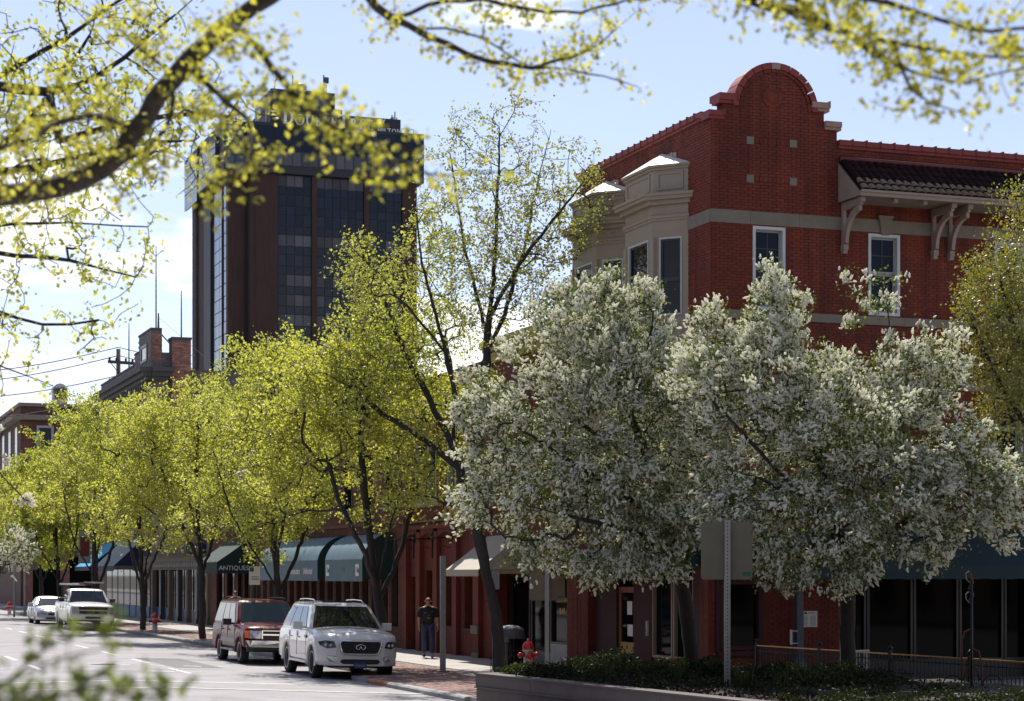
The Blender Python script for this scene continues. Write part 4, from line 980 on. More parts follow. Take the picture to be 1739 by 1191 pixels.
# ------------------------------------------------------------------ grey brick building with a raised parapet
gb = root_b('grey_brick_building', 'tall grey brick building with stepped parapet and heavy dark cornice')
gs = s_on(257, 0); g1 = 92.0; X0 = 0
GP = [(gs, 14.2), (g1, 14.2), (g1, 14.9), (s_on(229, 0), 14.9), (s_on(229, 0), 15.5), (s_on(236, 0), 15.5), (s_on(236, 0), 16.4), (gs, 16.4)]
mb = MB(); mb.prism([(0, s, z) for s, z in GP], (0.6, 0, 0)); mb.box(0, 10, gs, g1, 0.1, 14.2); mb.box(0.6, 2.1, gs, gs+0.4, 14.2, 15.1); mb.build('facade', 'grey_mortar', gb)
def gtopS(A): return np.where(A < s_on(236, 0), 16.4, np.where(A < s_on(229, 0), 15.5, 14.9))
GWN = (gs+1.3, gs+3.4, 14.75, 15.75)
brick_wall(gb, gs, g1, 9, 16.4, lambda A, Z, lo, hi: (Z < gtopS(A)-.02) & ~in_rect(A, Z, [(gs, g1, 13.5, 14.3), GWN], lo, hi), True, 0.0, 'grey_brick', bl=0.4, bh=0.13, j=0.02)
brick_wall(gb, 0.0, 2.1, 9, 16.4, lambda A, Z, lo, hi: (Z < np.where(A < 0.6, 16.35, 15.1)), False, gs, 'grey_brick', bl=0.4, bh=0.13, j=0.02)
brick_wall(gb, 0.05, 0.55, 14.7, 16.2, lambda A, Z, lo, hi: A > 0, False, gs-0.012, 'rough_brick', bl=0.2, bh=0.06)
mb = MB(); SD.box(mb, gs-0.4, g1, 0, 0.7, 14.0, 14.25); SD.box(mb, gs-.3, g1, 0, 0.5, 13.75, 14.0); SD.box(mb, gs-.15, g1, 0, 0.3, 13.55, 13.75)
mb.box(0, 1.2, gs-.7, gs, 14.0, 14.25); mb.box(0, 1.2, gs-.5, gs, 13.75, 14.0); mb.box(0, 1.2, gs-.3, gs, 13.55, 13.75); mb.build('cornice', 'dark_stone', gb)
mb = MB()
for i in range(20): SD.box(mb, gs+0.2+i*0.8, gs+0.5+i*0.8, 0, 0.35, 13.1, 13.55)
mb.build('corbel', 'dark_stone', gb)
mb = MB(); ring(SD, mb, *GWN, 0.16, -0.1, 0.06); w = mb.build('window', 'dark_frame', gb); mb = MB(); SD.box(mb, GWN[0]+.15, GWN[1]-.15, 0.015, 0.02, GWN[2]+.12, GWN[3]-.12); mb.build('pane', 'hotel_side_glass', w)
mb = MB(); mb.box(1.1, 2.15, gs-0.5, gs+0.6, 11, 15.85); mb.build('pier', 'grey_mortar', gb); brick_wall(gb, 1.1, 2.15, 11, 15.85, lambda A, Z, lo, hi: A > 0, False, gs-0.5, 'rough_brick', bl=0.25, bh=0.08)
mb = MB(); mb.box(1.05, 2.2, gs-.55, gs+.65, 15.85, 15.97); SD.box(mb, gs-.05, s_on(236, 0), -0.6, 0.05, 16.4, 16.5); SD.box(mb, s_on(236, 0), s_on(229, 0), -0.6, 0.05, 15.5, 15.6); SD.box(mb, s_on(229, 0), g1, -0.6, 0.05, 14.9, 15.0); mb.build('coping', 'dark_stone', gb)
for i in range(4):
    for z in (5, 9.5):
        mb = MB(); ring(SD, mb, gs+1.5+i*4, gs+3+i*4, z, z+2.2, 0.12, 0, 0.05); w = mb.build('window', 'dark_frame', gb); mb = MB(); SD.box(mb, gs+1.6+i*4, gs+2.9+i*4, 0.015, 0.025, z+.1, z+2.1); mb.build('pane', 'hotel_glass', w)
for i in range(7):
    a = gs+0.3+i*2.35; mb = MB(); SD.box(mb, a, a+2.0, 0.02, 0.05, 0.8, 2.9); mb.build('pane', 'glass_store', gb); mb = MB(); SD.box(mb, a, a+2.0, 0.02, 0.08, 0.15, 0.8); mb.build('stall_riser', 'blue_panel', gb)
awning('awning', 'bright blue fabric awning beyond the beige shop', 84.0, 90.5, 1.9, 4.6, 3.1, 'cyan_cloth', 0.25, frontm='navy_cloth')
awning('awning', 'pale blue awning with navy edge between beige shop and bright blue awning', 75.5, 83.2, 1.7, 4.7, 3.1, 'pale_blue_cloth', 0.3, frontm='navy_cloth')
# masts on the roofs
def mast(px, ytop, Y, ybot, label, r=0.05, brace=False):
    p = at(px, ybot, Y); zt = at(px, ytop, Y).z
    t = thing('antenna_mast', label, 'antenna', p, 0); mb = MB(); h = zt-p.z
    mb.tube([(0, 0, -0.6), (0, 0, h*0.6), (0, 0, h)], [r, r*0.8, r*0.5], 6); mb.build('pole', 'dark_stone', t)
    if brace:
        mb = MB()
        for a in (0.3, 2.4, 4.5): mb.tube([(0, 0, h*0.55), (1.5*math.cos(a), 1.5*math.sin(a), -0.3)], 0.045, 5)
        mb.build('brace', 'dark_stone', t); mb = MB(); mb.tube([(0, 0, h*0.9), (3.6, 0.5, -1.0)], 0.012, 4); mb.build('guy_wire', 'galvanised', t)
    return t
mast(219, 549, 122, 622, 'short antenna mast left of the grey parapet'); mast(265, 418, 117, 571, 'tall thin antenna mast on top of the raised parapet'); mast(269, 532, 118, 600, 'braced antenna mast behind the raised parapet', 0.09, True); mast(308, 494, 115, 583, 'antenna mast standing on the brick pier')
# ------------------------------------------------------------------ far corner building
fs = 118.0; fv = ((35-CX)/F*(C0.y+U.y*fs)-C0.x-U.x*fs)/(V.x-(35-CX)/F*V.y)
fb = thing('far_brick_building', 'far two-storey brick building with pale cornice at the end of the street', 'building', W(fs, fv), ROT)
Yf = W(fs, fv).y; zf = lambda y: H+(YH-y)/F*Yf
FF = Face(False, 0.0)
mb = MB(); mb.box(0, 26, 0, 30, 0.1, zf(690)); mb.build('wall', 'brown_mortar', fb)
FWN = [(1.2+i*2.9, 2.5+i*2.9, zf(790), zf(722)) for i in range(5)]
brick_wall(fb, 0, 15, 1.5, zf(690), lambda A, Z, lo, hi: ~in_rect(A, Z, FWN+[(0, 30, zf(715), zf(706))], lo, hi), False, 0.0, 'brown_brick', bl=0.4, bh=0.13, j=0.02)
for w in FWN:
    mb = MB(); ring(FF, mb, *w, 0.18, 0, 0.08); f_ = mb.build('window', 'grey_frame', fb); mb = MB(); FF.box(mb, w[0]+.15, w[1]-.15, 0.016, 0.03, w[2]+.15, w[3]-.15); mb.build('pane', 'hotel_glass', f_)
mb = MB(); mb.box(-0.7, 15, -0.7, 0, zf(713), zf(705)); mb.box(-0.7, 0, 0, 30, zf(713), zf(705)); mb.build('cornice', 'stone', fb)
mb = MB(); mb.box(-0.15, 26, -0.15, 0.3, zf(690), zf(684)); mb.box(-0.15, 0.3, 0.3, 30, zf(690), zf(684)); mb.build('coping', 'stone', fb)
for i in range(6):
    mb = MB(); mb.box(0.2+i*2.8, 0.9+i*2.8, -0.15, 0, 0.15, 4.4); mb.build('pier', 'rough_brick', fb)
    mb = MB(); mb.box(0.9+i*2.8, 3.0+i*2.8, -0.03, 0, 0.5, 4.0); mb.build('pane', 'glass_store', fb)
for i in range(3):
    z0 = zf(790); mb = MB(); mb.box(-0.05, 0, 2+i*5, 3.6+i*5, z0, zf(722)); mb.build('pane', 'hotel_glass', fb)
hv = thing('roof_vent', 'boxy white ventilation unit on the far brick roof', 'vent', at(101, 686, Yf+6), ROT)
mb = MB(); mb.box(-0.55, 0.55, -0.5, 0.6, 0, 1.3); mb.lathe([(0.0, -0.5), (0.6, -0.5), (0.6, 0.6), (0.0, 0.6)], 12, (0, 0, 1.0), 'y', False); mb.build('housing', 'white_frame', hv)
mb = MB(); mb.box(-0.42, -0.03, -0.56, -0.51, 0.35, 1.15); mb.box(0.03, 0.42, -0.56, -0.51, 0.35, 1.15); mb.build('louvre', 'dark_frame', hv)
# ------------------------------------------------------------------ utility pole and wires
up_ = at(201, 593, 136); t = thing('utility_pole', 'wooden utility pole with two crossarms beyond the grey building', 'utility pole', (up_.x, up_.y, 0), ROT+0.3)
mb = MB(); mb.tube([(0, 0, 0), (0, 0, up_.z)], [0.2, 0.15], 8); mb.build('pole', 'pole_wood', t)
for z in (up_.z-0.95, up_.z-2.4):
    mb = MB(); mb.box(-0.95, 0.95, -0.5, -0.35, z-0.1, z+0.1); a = mb.build('crossarm', 'pole_wood', t)
    mb = MB()
    for x in (-0.85, -0.35, 0.35, 0.85): mb.lathe([(0.07, 0), (0.09, 0.1), (0.05, 0.22)], 6, (x, -0.42, z+0.1))
    mb.build('insulator', 'dark_frame', a)
    mb = MB(); mb.tube([(-0.75, -0.42, z-0.1), (0, -0.42, z-0.9)], 0.03, 4); mb.tube([(0.75, -0.42, z-0.1), (0, -0.42, z-0.9)], 0.03, 4); mb.build('brace', 'dark_frame', a)
for i, (yl, yr, lab) in enumerate(((612, 590, 'topmost overhead wire left of the utility pole'), (630, 604, 'second overhead wire from the top, left of the pole'), (652, 638, 'third overhead wire, above the far brick roof'), (690, 672, 'lowest overhead wire crossing the far brick roof'))):
    a = at(201, yr, 136); b = at(-260, yl+18, 120); mb = MB(); mb.tube([a+(b-a)*k/14+Vector((0, 0, -0.8*math.sin(math.pi*k/14))) for k in range(15)], 0.035, 4)
    tag(mb.build('overhead_wire', 'dark_stone'), lab, 'wire', 'overhead wires on the left')
    if i < 3:
        c = at(330, yr+14, 150); mb = MB(); mb.tube([a, (a+c)/2+Vector((0, 0, -0.4)), c], 0.03, 4); tag(mb.build('overhead_wire', 'dark_stone'), ('topmost', 'middle', 'lowest')[i]+' short wire running right from the utility pole', 'wire', 'overhead wires on the right')
# ------------------------------------------------------------------ hotel tower
hb_ = at(425, YH, 300); ht = thing('hotel_tower', 'tall dark brick and glass hotel tower with white name letters', 'building', (hb_.x, hb_.y, 0), ROT)
HW = 26.6; k3 = 300/3400
hz = lambda y: H+(YH-y)*k3
def hx(px):      # local x on the front plane for a pixel column
    k = (px-CX)/F; return (k*hb_.y-hb_.x)/(V.x-k*V.y)
zc0, zc1 = hz(292), hz(209)
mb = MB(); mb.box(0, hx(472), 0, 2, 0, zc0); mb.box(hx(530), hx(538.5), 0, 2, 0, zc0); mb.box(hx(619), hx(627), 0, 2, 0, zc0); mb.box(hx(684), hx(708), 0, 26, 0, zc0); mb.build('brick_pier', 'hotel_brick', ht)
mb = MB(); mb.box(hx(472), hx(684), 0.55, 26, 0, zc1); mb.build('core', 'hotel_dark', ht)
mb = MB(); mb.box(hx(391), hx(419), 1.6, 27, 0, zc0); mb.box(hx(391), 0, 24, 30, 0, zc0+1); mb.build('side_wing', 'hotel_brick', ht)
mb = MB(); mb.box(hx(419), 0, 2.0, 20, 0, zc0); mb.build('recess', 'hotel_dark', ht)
mb = MB(); mb.box(hx(433), hx(434), -0.06, 0, 0, zc0); mb.build('expansion_joint', 'hotel_dark', ht)
for k in range(14):
    z_ = zc0-3*k-0.3; mb = MB(); mb.box(0.02, hx(472)-.02, -0.02, 0, z_, z_+0.10); mb.build('floor_joint', 'hotel_dark', ht); mb = MB(); mb.box(hx(391)+.02, hx(419)-.02, 1.58, 1.6, z_, z_+0.10); mb.build('floor_joint', 'hotel_dark', ht)
pane0 = {}
def hpane(x, z, w, h, y=0.50, m='hotel_glass', nm='window_pane', side=False, xs=0):
    k = (round(w, 2), round(h, 2), m, side)
    if k not in pane0:
        mb = MB()
        if side: mb.box(-0.06, 0, 0.05, w-0.05, 0.04, h-0.04)
        else: mb.box(0.05, w-0.05, -0.06, 0, 0.04, h-0.04)
        pane0[k] = o = mb.build(nm, m, ht)
    else: o = pane0[k].copy(); COL.objects.link(o)
    o.location = (xs, x, z) if side else (x, y, z)
    o.rotation_euler = (random.uniform(-.004, .004), 0, random.uniform(-.004, .004)); return o
random.seed(4)
bays_h = [(hx(473), hx(530), 4), (hx(539), hx(619), 6), (hx(628), hx(684), 4)]
fl = 3.0; ztop = zc0
for fi in range(9):
    zt = ztop-fi*fl
    for (x0, x1, n) in bays_h:
        w = (x1-x0)/n
        for i in range(n):
            curtained = (fi in (0, 3, 5, 6, 7, 8) and random.random() < 0.85)  # panes with a paler curtain, picked at random on some floors
            hpane(x0+i*w, zt-1.75, w, 1.7, m='hotel_curtain' if curtained else 'hotel_glass'); 
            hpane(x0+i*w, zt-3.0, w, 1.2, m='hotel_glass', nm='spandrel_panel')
# glazed crown
cw = (HW+0.6)/20
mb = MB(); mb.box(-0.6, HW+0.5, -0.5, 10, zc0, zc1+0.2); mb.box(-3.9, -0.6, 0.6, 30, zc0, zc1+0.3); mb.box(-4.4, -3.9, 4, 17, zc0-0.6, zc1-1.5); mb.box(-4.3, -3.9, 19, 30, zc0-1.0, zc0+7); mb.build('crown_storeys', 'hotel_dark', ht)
for r_, (za, h, m) in enumerate(((zc0+1.2, 2.1, 'hotel_curtain'), (zc0+3.4, 1.5, 'hotel_glass'), (zc0+5.0, 2.1, 'hotel_glass'))):
    for i in range(20): hpane(-0.5+i*cw, za, cw, h, y=-0.52, m=m)
for r_ in range(3):
    for i in range(8): hpane(4.1+i*1.6, zc0-0.4+r_*1.85, 1.6, 1.75, m='hotel_side_glass', side=True, xs=-4.42, nm='side_pane')
    for i in range(6): hpane(19.2+i*1.75, zc0-1.3+r_*2.6, 1.75, 2.5, m='hotel_side_glass', side=True, xs=-4.32, nm='side_pane')
    pass
    for i in range(2): hpane(-3.8+i*1.6, zc0+0.4+r_*2.2, 1.55, 2.1, y=0.58, m='hotel_side_glass', nm='side_pane')
# glass strip down the side wing
for fi in range(20):
    for i in range(4): hpane(2.6+i*2.6, zc0-1.2-(fi+1)*1.9, 2.5 if i != 1 else 2.5, 1.85, m='hotel_side_glass', side=True, xs=hx(391)-0.01, nm='side_pane')
mb = MB(); mb.box(hx(391)-0.25, hx(391), 5.05, 5.25, 20, zc0); mb.box(hx(391)-0.4, hx(391), 13, 14.2, 20, zc0); mb.box(hx(391)-0.06, hx(391), 14.2, 20, 0, zc0); mb.build('mullion', 'hotel_dark', ht)
zb0, zb1 = hz(212), hz(181)
mb = MB(); mb.box(hx(461), hx(683), 0.8, 14, zb0-0.2, zb1); mb.build('sign_storey', 'hotel_dark', ht)
mb = MB(); mb.box(hx(467), hx(576), 2.5, 14, zb1, hz(140)); mb.box(hx(461), hx(586), 1.6, 14, zb1, hz(170)); mb.build('penthouse', 'hotel_dark', ht)
mb = MB(); mb.box(hx(528), hx(565), 2.40, 2.5, hz(166), hz(143)); mb.build('louvre_screen', 'hotel_side_glass', ht)
mb = MB(); mb.lathe([(1.1, 0), (1.1, 1.1), (0.9, 1.3)], 12, (hx(520), 4, hz(140))); mb.box(hx(500), hx(545), 3, 6, hz(140), hz(140)+0.25); mb.build('cooling_drum', 'galvanised', ht)
mb = MB()
for px, y0, y1 in ((505, 140, 112), (559, 140, 118), (558, 140, 108), (562, 140, 124), (675, 182, 168), (683, 182, 172), (680, 182, 162)): mb.tube([(hx(px), 3, hz(y0)), (hx(px), 3, hz(y1))], 0.10, 5)
mb.box(hx(562)-0.3, hx(562)+0.4, 2.8, 3.2, hz(122), hz(112)); mb.build('antenna', 'dark_stone', ht)
for px, y, r in ((442, 170, 0.6), (445, 179, 0.5), (460, 162, 0.6), (478, 163, 0.8), (676, 176, 0.45)):
    mb = MB(); mb.lathe([(0.0, 0.12), (r*0.6, 0.06), (r, -0.1), (r*0.98, -0.14), (r*0.6, 0.0), (0, 0.05)], 14, (hx(px), 3, hz(y)), 'y'); mb.tube([(hx(px), 3.1, hz(y)), (hx(px), 3.1, zc1 if px < 470 else zb1)], 0.09, 5); mb.build('satellite_dish', 'globe', ht)
mb = MB(); gx = hx(684)
for x in (gx, gx+1, gx+1.9): mb.tube([(x, 0.5, zc1), (x, 0.5, hz(197))], 0.06, 4)
mb.tube([(gx, 0.5, hz(197)), (gx+1.9, 0.5, hz(197))], 0.06, 4); mb.build('roof_rail', 'galvanised', ht)
# serif capitals built from strokes: unit box 0..1 high
def serif(ch):
    T, t_ = 0.20, 0.085; q = []
    def R_(x0, x1, z0, z1): q.append([(x0, z0), (x1, z0), (x1, z1), (x0, z1)])
    def arc(cx, cz, rx, rz, a0, a1, thick=T, n=10):
        for k in range(n):
            p = []
            for a, io in ((a0+(a1-a0)*k/n, 0), (a0+(a1-a0)*(k+1)/n, 0), (a0+(a1-a0)*(k+1)/n, 1), (a0+(a1-a0)*k/n, 1)):
                a = R(a); th = t_+(thick-t_)*abs(math.cos(a)); p.append((cx+(rx-io*th)*math.cos(a), cz+(rz-io*t_)*math.sin(a)))
            q.append(p)
    def stem(x): R_(x, x+T, 0, 1)
    def ser(x0, x1, z): R_(x0, x1, z, z+0.045) if z < 0.5 else R_(x0, x1, z-0.045, z)
    w = 0.75
    if ch == 'D': stem(.1); arc(.3, .5, .5, .5, -90, 90, n=14); R_(.25, .3, 0, .05); R_(.25, .3, .95, 1); ser(0, .3, 0); ser(0, .3, 1); w = .85
    elif ch == 'O': arc(.45, .5, .45, .52, 0, 360, n=24); w = .92
    elif ch == 'U': stem(.1); R_(.66, .66+t_, .3, 1); arc(.405, .32, .31, .33, 180, 360, n=12); q[0] = [(.1, .3), (.25, .3), (.25, 1), (.1, 1)]; ser(0, .35, 1); ser(.55, .83, 1); w = .86
    elif ch == 'B': stem(.1); arc(.3, .75, .28, .25, -90, 90); arc(.3, .26, .34, .27, -90, 90); ser(0, .32, 0); ser(0, .32, 1); w = .7
    elif ch == 'L': stem(.1); ser(0, .35, 1); R_(0, .62, 0, t_); R_(.58, .62, 0, .26); w = .66
    elif ch == 'E': stem(.1); R_(0, .60, 0, t_); R_(0, .58, 1-t_, 1); R_(.25, .46, .48, .48+t_); R_(.56, .60, 0, .25); R_(.54, .58, .78, 1); R_(.44, .47, .38, .64); w = .66
    elif ch == 'T': stem(.33); R_(0, .8, 1-t_, 1); R_(0, .04, .75, 1); R_(.76, .8, .75, 1); ser(.2, .6, 0); w = .82
    elif ch == 'R': stem(.1); arc(.3, .74, .3, .26, -90, 90); q.append([(.32, .5), (.45, .5), (.82, 0), (.65, 0)]); ser(0, .34, 0); ser(0, .3, 1); R_(.65, .86, 0, .045); w = .82
    return q, w
x = hx(482); zL = zb0+0.2+0.55
for i, ch in enumerate('DOUBLETREE'):
    hgt = 2.05 if i in (0, 6) else 1.60; q, w = serif(ch); mb = MB(); zz = zb1-0.75-hgt-(0.0)
    zz = zb0+0.72
    for p in q: mb.prism([(x+a*hgt, 0.62, zz+b*hgt) for a, b in p], (0, 0.17, 0))
    mb.build('letter', 'letter_white', ht); x += (w+0.08)*hgt
text('lettering', 'BY', 0.95, ht, T_front(x+1.3, 0.75, zz+1.2), 'letter_white', 0.05, bold=0.01); text('lettering', 'HILTON', 0.95, ht, T_front(x+2.5, 0.75, zz-0.15), 'letter_white', 0.05, spacing=1.15, bold=0.01)

# ------------------------------------------------------------------ buildings across the street and behind the viewpoint (seen mirrored in the glass, and they shade the street as the real ones do)
def plain_building(s0, s1, v0, v1, h, m, mort, label, facing):
    t = thing('brick_building', label, 'building', W(s0, v0), ROT); w, d = v1-v0, s1-s0; mb = MB(); mb.box(0, w, 0, d, 0.1, h); mb.build('wall', m, t)
    mb = MB(); mb.box(-0.2, w+0.2, -0.2, d+0.2, h, h+0.35); mb.build('cornice', mort, t); fc = None
    n = int((d if facing == 'v' else w)/2.6)
    for fl_ in range(int(h/3.8)):
        for i in range(n):
            a = 0.7+i*2.6; z = 0.7+fl_*3.7; zt = z+(2.3 if fl_ == 0 else 1.9)
            mb = MB(); (mb.box(w, w+0.04, a, a+1.3, z, zt) if facing == 'v' else mb.box(a, a+1.3, d, d+0.04, z, zt)); mb.build('window', 'glass_store', t)
for i, (s0, s1, h, m, l) in enumerate(((-62, -38, 11, 'brown_brick', 'brown brick block on the near side of the street, left of the viewpoint'), (-37.8, -18, 14, 'beige_plaster', 'beige block on the opposite side of the street, left of the viewpoint'), (-17.8, 6, 10, 'brown_brick', 'low brown brick block across the street from the red gable'), (6.2, 30, 13, 'grey_brick', 'grey brick block across the street from the parked vehicles'), (30.2, 58, 9.5, 'beige_plaster', 'low beige block across the street from the antiques shop'), (58.2, 95, 12, 'brown_brick', 'long brown block across the street from the pickup truck'))):
    plain_building(s0, s1, -50, -31, h, m, 'stone', l, 'v')
for i, (v0, v1, h, m, l) in enumerate(((-30, -4, 13, 'brown_brick', 'brown brick block behind the viewpoint, left one'), (-3.8, 20, 16, 'grey_brick', 'tall grey block behind the viewpoint, middle one'), (20.2, 52, 12, 'beige_plaster', 'beige block behind the viewpoint, right one'))):
    plain_building(-72, -58, v0, v1, h, m, 'stone', l, 'u')

# fine tar cracks and a repair patch in the road
rngc = np.random.default_rng(12)
for k in range(9):
    x0, y0 = rngc.uniform(-13, -3), rngc.uniform(43, 60); pts = [(x0, y0)]
    for q in range(14): pts.append((pts[-1][0]+rngc.uniform(0.15, 0.4), pts[-1][1]+rngc.normal(0, 0.10)))
    mb = MB(); P = []
    for (x, y) in pts:
        v = (Vector((x, y, 0))-C0).dot(V); z = road_z(v)+0.0045
        if v > -5.2: break
        P.append([(x, y-0.022, z), (x, y+0.022, z)])
    if len(P) > 2: mb.grid(P, False); mb.build('road_crack', 'tar', kind='structure')

# ------------------------------------------------------------------ vehicles (front faces -y, origin on the ground at the middle)
def smooth(xs, pts, k=3):
    a = np.interp(xs, [p[0] for p in pts], [p[1] for p in pts])
    for _ in range(k): a[1:-1] = (a[:-2]+2*a[1:-1]+a[2:])/4
    return a
def vehicle(name, label, cat, loc, rz, S):
    t = thing(name, label, cat, loc, rz); L, Wd = S['L'], S['W']; hw = Wd/2; yf, yr = -L/2, L/2; wheels = S['wheels']; R_w = S['rw']; arch = R_w+0.055
    ys = set(np.linspace(yf, yr, 46).tolist()+[yf+0.02, yf+.05, yf+.09, yf+.14, yf+.2, yr-.02, yr-.06, yr-.12])
    for wy in wheels:
        for a in np.linspace(0, math.pi, 15): ys.add(wy+arch*math.cos(a))
    ys = np.array(sorted(ys)); top = smooth(ys, S['top'], 2)
    nose, tail, nf = S.get('nose', 0.42), S.get('tail', 0.25), S.get('nf', 0.42)
    def plan(y):
        if y < yf+nose: q = (yf+nose-y)/nose; return hw*(1-nf*q**3)
        if y > yr-tail: q = (y-yr+tail)/tail; return hw*(1-0.22*q**3)
        return hw
    def FY(x):
        u = abs(x)/hw
        if u < 1-nf: return yf
        return yf+nose*(1-((1-u)/nf)**(1/3))if u < 1 else yf+nose
    sill = S['sill']; secs = []
    for y, tp in zip(ys, top):
        w = plan(y); zb = sill
        if y < yf+0.7: zb = S.get('zfront', sill)
        for wy in wheels:
            if abs(y-wy) < arch: zb = max(zb, R_w+math.sqrt(max(arch**2-(y-wy)**2, 0)))
        sh = tp-S.get('shoulder', 0.10); zb = min(zb, sh-0.06); mid = zb+(sh-zb)*0.45; cr = S.get('crown', 0.05)
        pts = [(w*0.94, zb-0.0), (w*0.985, zb+0.03), (w*0.998, (zb+mid)/2), (w, mid), (w*0.995, (mid+sh)/2), (w*0.975, sh-0.01), (w*0.945, sh+0.045), (w*0.86, tp-0.01), (w*0.6, tp+cr*0.5), (w*0.3, tp+cr*0.9), (0, tp+cr)]
        row = [(-x, y, z) for x, z in pts]+[(x, y, z) for x, z in pts[-2::-1]]; secs.append(row)
    mb = MB(); mb.grid([r[::-1] for r in secs]); mb.poly(secs[0]); mb.poly(secs[-1][::-1]); body = mb.build('body', S['paint'], t)
    # underbody and wheel wells
    mb = MB(); mb.box(-hw*0.80, hw*0.80, yf+0.25, yr-0.15, sill-0.06, min(top)-0.18 if min(top) > 0.9 else 0.62); mb.box(-hw*.93, hw*.93, wheels[0]+arch, wheels[1]-arch, sill-0.05, sill+0.1)
    for wy in wheels: mb.box(-hw*0.9, hw*0.9, wy-arch-.02, wy+arch+.02, R_w+0.1, R_w+arch+0.03)
    mb.build('underbody', 'car_black', t)
    # arch lips
    for wy in wheels:
        for sx in (-1, 1):
            mb = MB(); o0 = Vector((sx*(hw*0.985), wy, R_w)); P = []
            for k in range(15):
                a = math.pi*(-0.04+1.08*k/14); c, s_ = math.cos(a), math.sin(a)
                P.append([o0+Vector((sx*e, c*r, s_*r)) for e, r in ((-0.03, arch-0.02), (0.022, arch-0.015), (0.026, arch+0.03), (0.004, arch+0.075))])
            mb.grid(P); mb.build('wheel_arch', S.get('archm', S['paint']), t)
    for wy in wheels:
        for sx in (-1, 1):
            xo = sx*(hw-0.03); tw = 0.24
            w = MB(); pr = [(R_w*0.66, 0.0), (R_w*0.88, -0.006), (R_w*0.97, 0.02), (R_w, 0.05), (R_w, tw-0.05), (R_w*.97, tw-.02), (R_w*0.6, tw)]
            w.lathe([(r, -sx*h) for r, h in pr], 28, (xo, wy, R_w), 'x'); tyre = w.build('wheel', 'tyre', t)
            w = MB(); w.lathe([(R_w*0.68, 0.0), (R_w*0.64, -sx*0.02), (R_w*0.60, -sx*0.10), (0.0, -sx*0.12)], 24, (xo, wy, R_w), 'x'); w.build('rim_barrel', 'car_black', tyre)
            w = MB(); w.ring((xo-sx*0.005, wy, R_w), R_w*0.655, 0.014, 'x', 24, 5); w.lathe([(0.0, 0.012*sx), (0.06, 0.008*sx), (0.07, -0.03*sx)], 12, (xo-sx*.02, wy, R_w), 'x')
            ns = S.get('spokes', 7)
            for k in range(ns):
                a = 2*math.pi*k/ns+0.2
                for da in ((-0.10, 0.10) if ns < 9 else (0,)):
                    c0, s0_ = math.cos(a), math.sin(a); c1, s1_ = math.cos(a+da), math.sin(a+da)
                    w.tube([(xo-sx*0.035, wy+0.05*c0, R_w+0.05*s0_), (xo-sx*0.015, wy+R_w*.65*c1, R_w+R_w*.65*s1_)], [0.026, 0.020], 4)
            w.build('rim', 'alloy', tyre)
    # greenhouse
    for gh in S['cabins']:
        zb_, zt_ = gh['z']; (ya, yb), (yc, yd) = gh['base'], gh['roof']; wb, wr = gh['w']
        def G(h): return ya+(yc-ya)*h, yb+(yd-yb)*h, wb+(wr-wb)*(h**1.15), zb_+(zt_-zb_)*h
        bow = 0.10
        def front(x, h, o=0): a, b, w, z = G(h); return (x, a+bow*(x/w)**2-o, z+o*0.5)
        def sidep(sx, u, h, o=0): a, b, w, z = G(h); a2 = a+bow; return (sx*(w+o), a2+(b-a2)*u, z)
        mb = MB(); rows = []
        for h in (-0.06, 0, 0.25, 0.5, 0.75, 0.93, 1.0):
            a, b, w, z = G(min(max(h, 0), 1)); z = z if h >= 0 else z-0.08; hh = min(max(h, 0), 1)
            if h == 1.0: w -= 0.05; a += 0.05; b -= 0.05; z += 0.015
            r = [(x, a+bow*(x/w)**2, z) for x in np.linspace(-w, w, 9)]+[(w, a+bow+(b-a-bow)*u, z) for u in np.linspace(0.1, 0.92, 8)]+[(x, b-0.05*(x/w)**2, z) for x in np.linspace(w*0.98, -w*0.98, 7)]+[(-w, a+bow+(b-a-bow)*u, z) for u in np.linspace(0.92, 0.1, 8)]
            rows.append(r+[r[0]])
        a, b, w, z = G(1.0); rc = []
        for q in (0.8, 0.4, 0.001):
            r = rows[-1]; cx_, cy_ = 0, (a+b)/2; rc.append([(x*q, cy_+(y-cy_)*q, z+0.015+0.05*(1-q*q)) for x, y, _ in r])
        mb.grid([r for r in rows+rc]); cabin = mb.build('cabin', S['paint'], t)
        n = 12; mb = MB(); P = []
        for h in (0.05, 0.35, 0.65, 0.90):
            w = G(h)[2]-0.085; P.append([front(x, h, 0.012) for x in np.linspace(-w, w, n)])
        mb.grid(P); mb.build('windscreen', S.get('glass', 'car_glass'), cabin)
        mb = MB(); w = G(0.02)[2]-0.1; mb.tube([front(-w*0.8, 0.05, 0.03), front(-w*0.1, 0.07, 0.03)], 0.010, 4); mb.tube([front(w*0.1, 0.05, 0.03), front(w*0.85, 0.08, 0.03)], 0.010, 4); mb.build('wiper', 'car_black', cabin)
        for sx in (-1, 1):
            for (u0, u1, u2, u3) in gh['side']:
                mb = MB(); P = [[sidep(sx, u0+(u1-u0)*k/3, 0.07, 0.010) for k in range(4)], [sidep(sx, (u0+u2)/2+((u1+u3)/2-(u0+u2)/2)*k/3, 0.5, 0.012) for k in range(4)], [sidep(sx, u2+(u3-u2)*k/3, 0.88, 0.010) for k in range(4)]]
                mb.grid(P if sx > 0 else [r[::-1] for r in P]); mb.build('side_window', 'car_glass', cabin)
        a, b, w, z = G(0.5); mb = MB(); mb.grid([[(x, G(h)[1]+0.01-0.05*(x/w)**2, G(h)[3]) for x in np.linspace(-G(h)[2]+.12, G(h)[2]-.12, 6)] for h in (0.1, 0.85)]); mb.build('rear_window', 'car_glass', cabin)
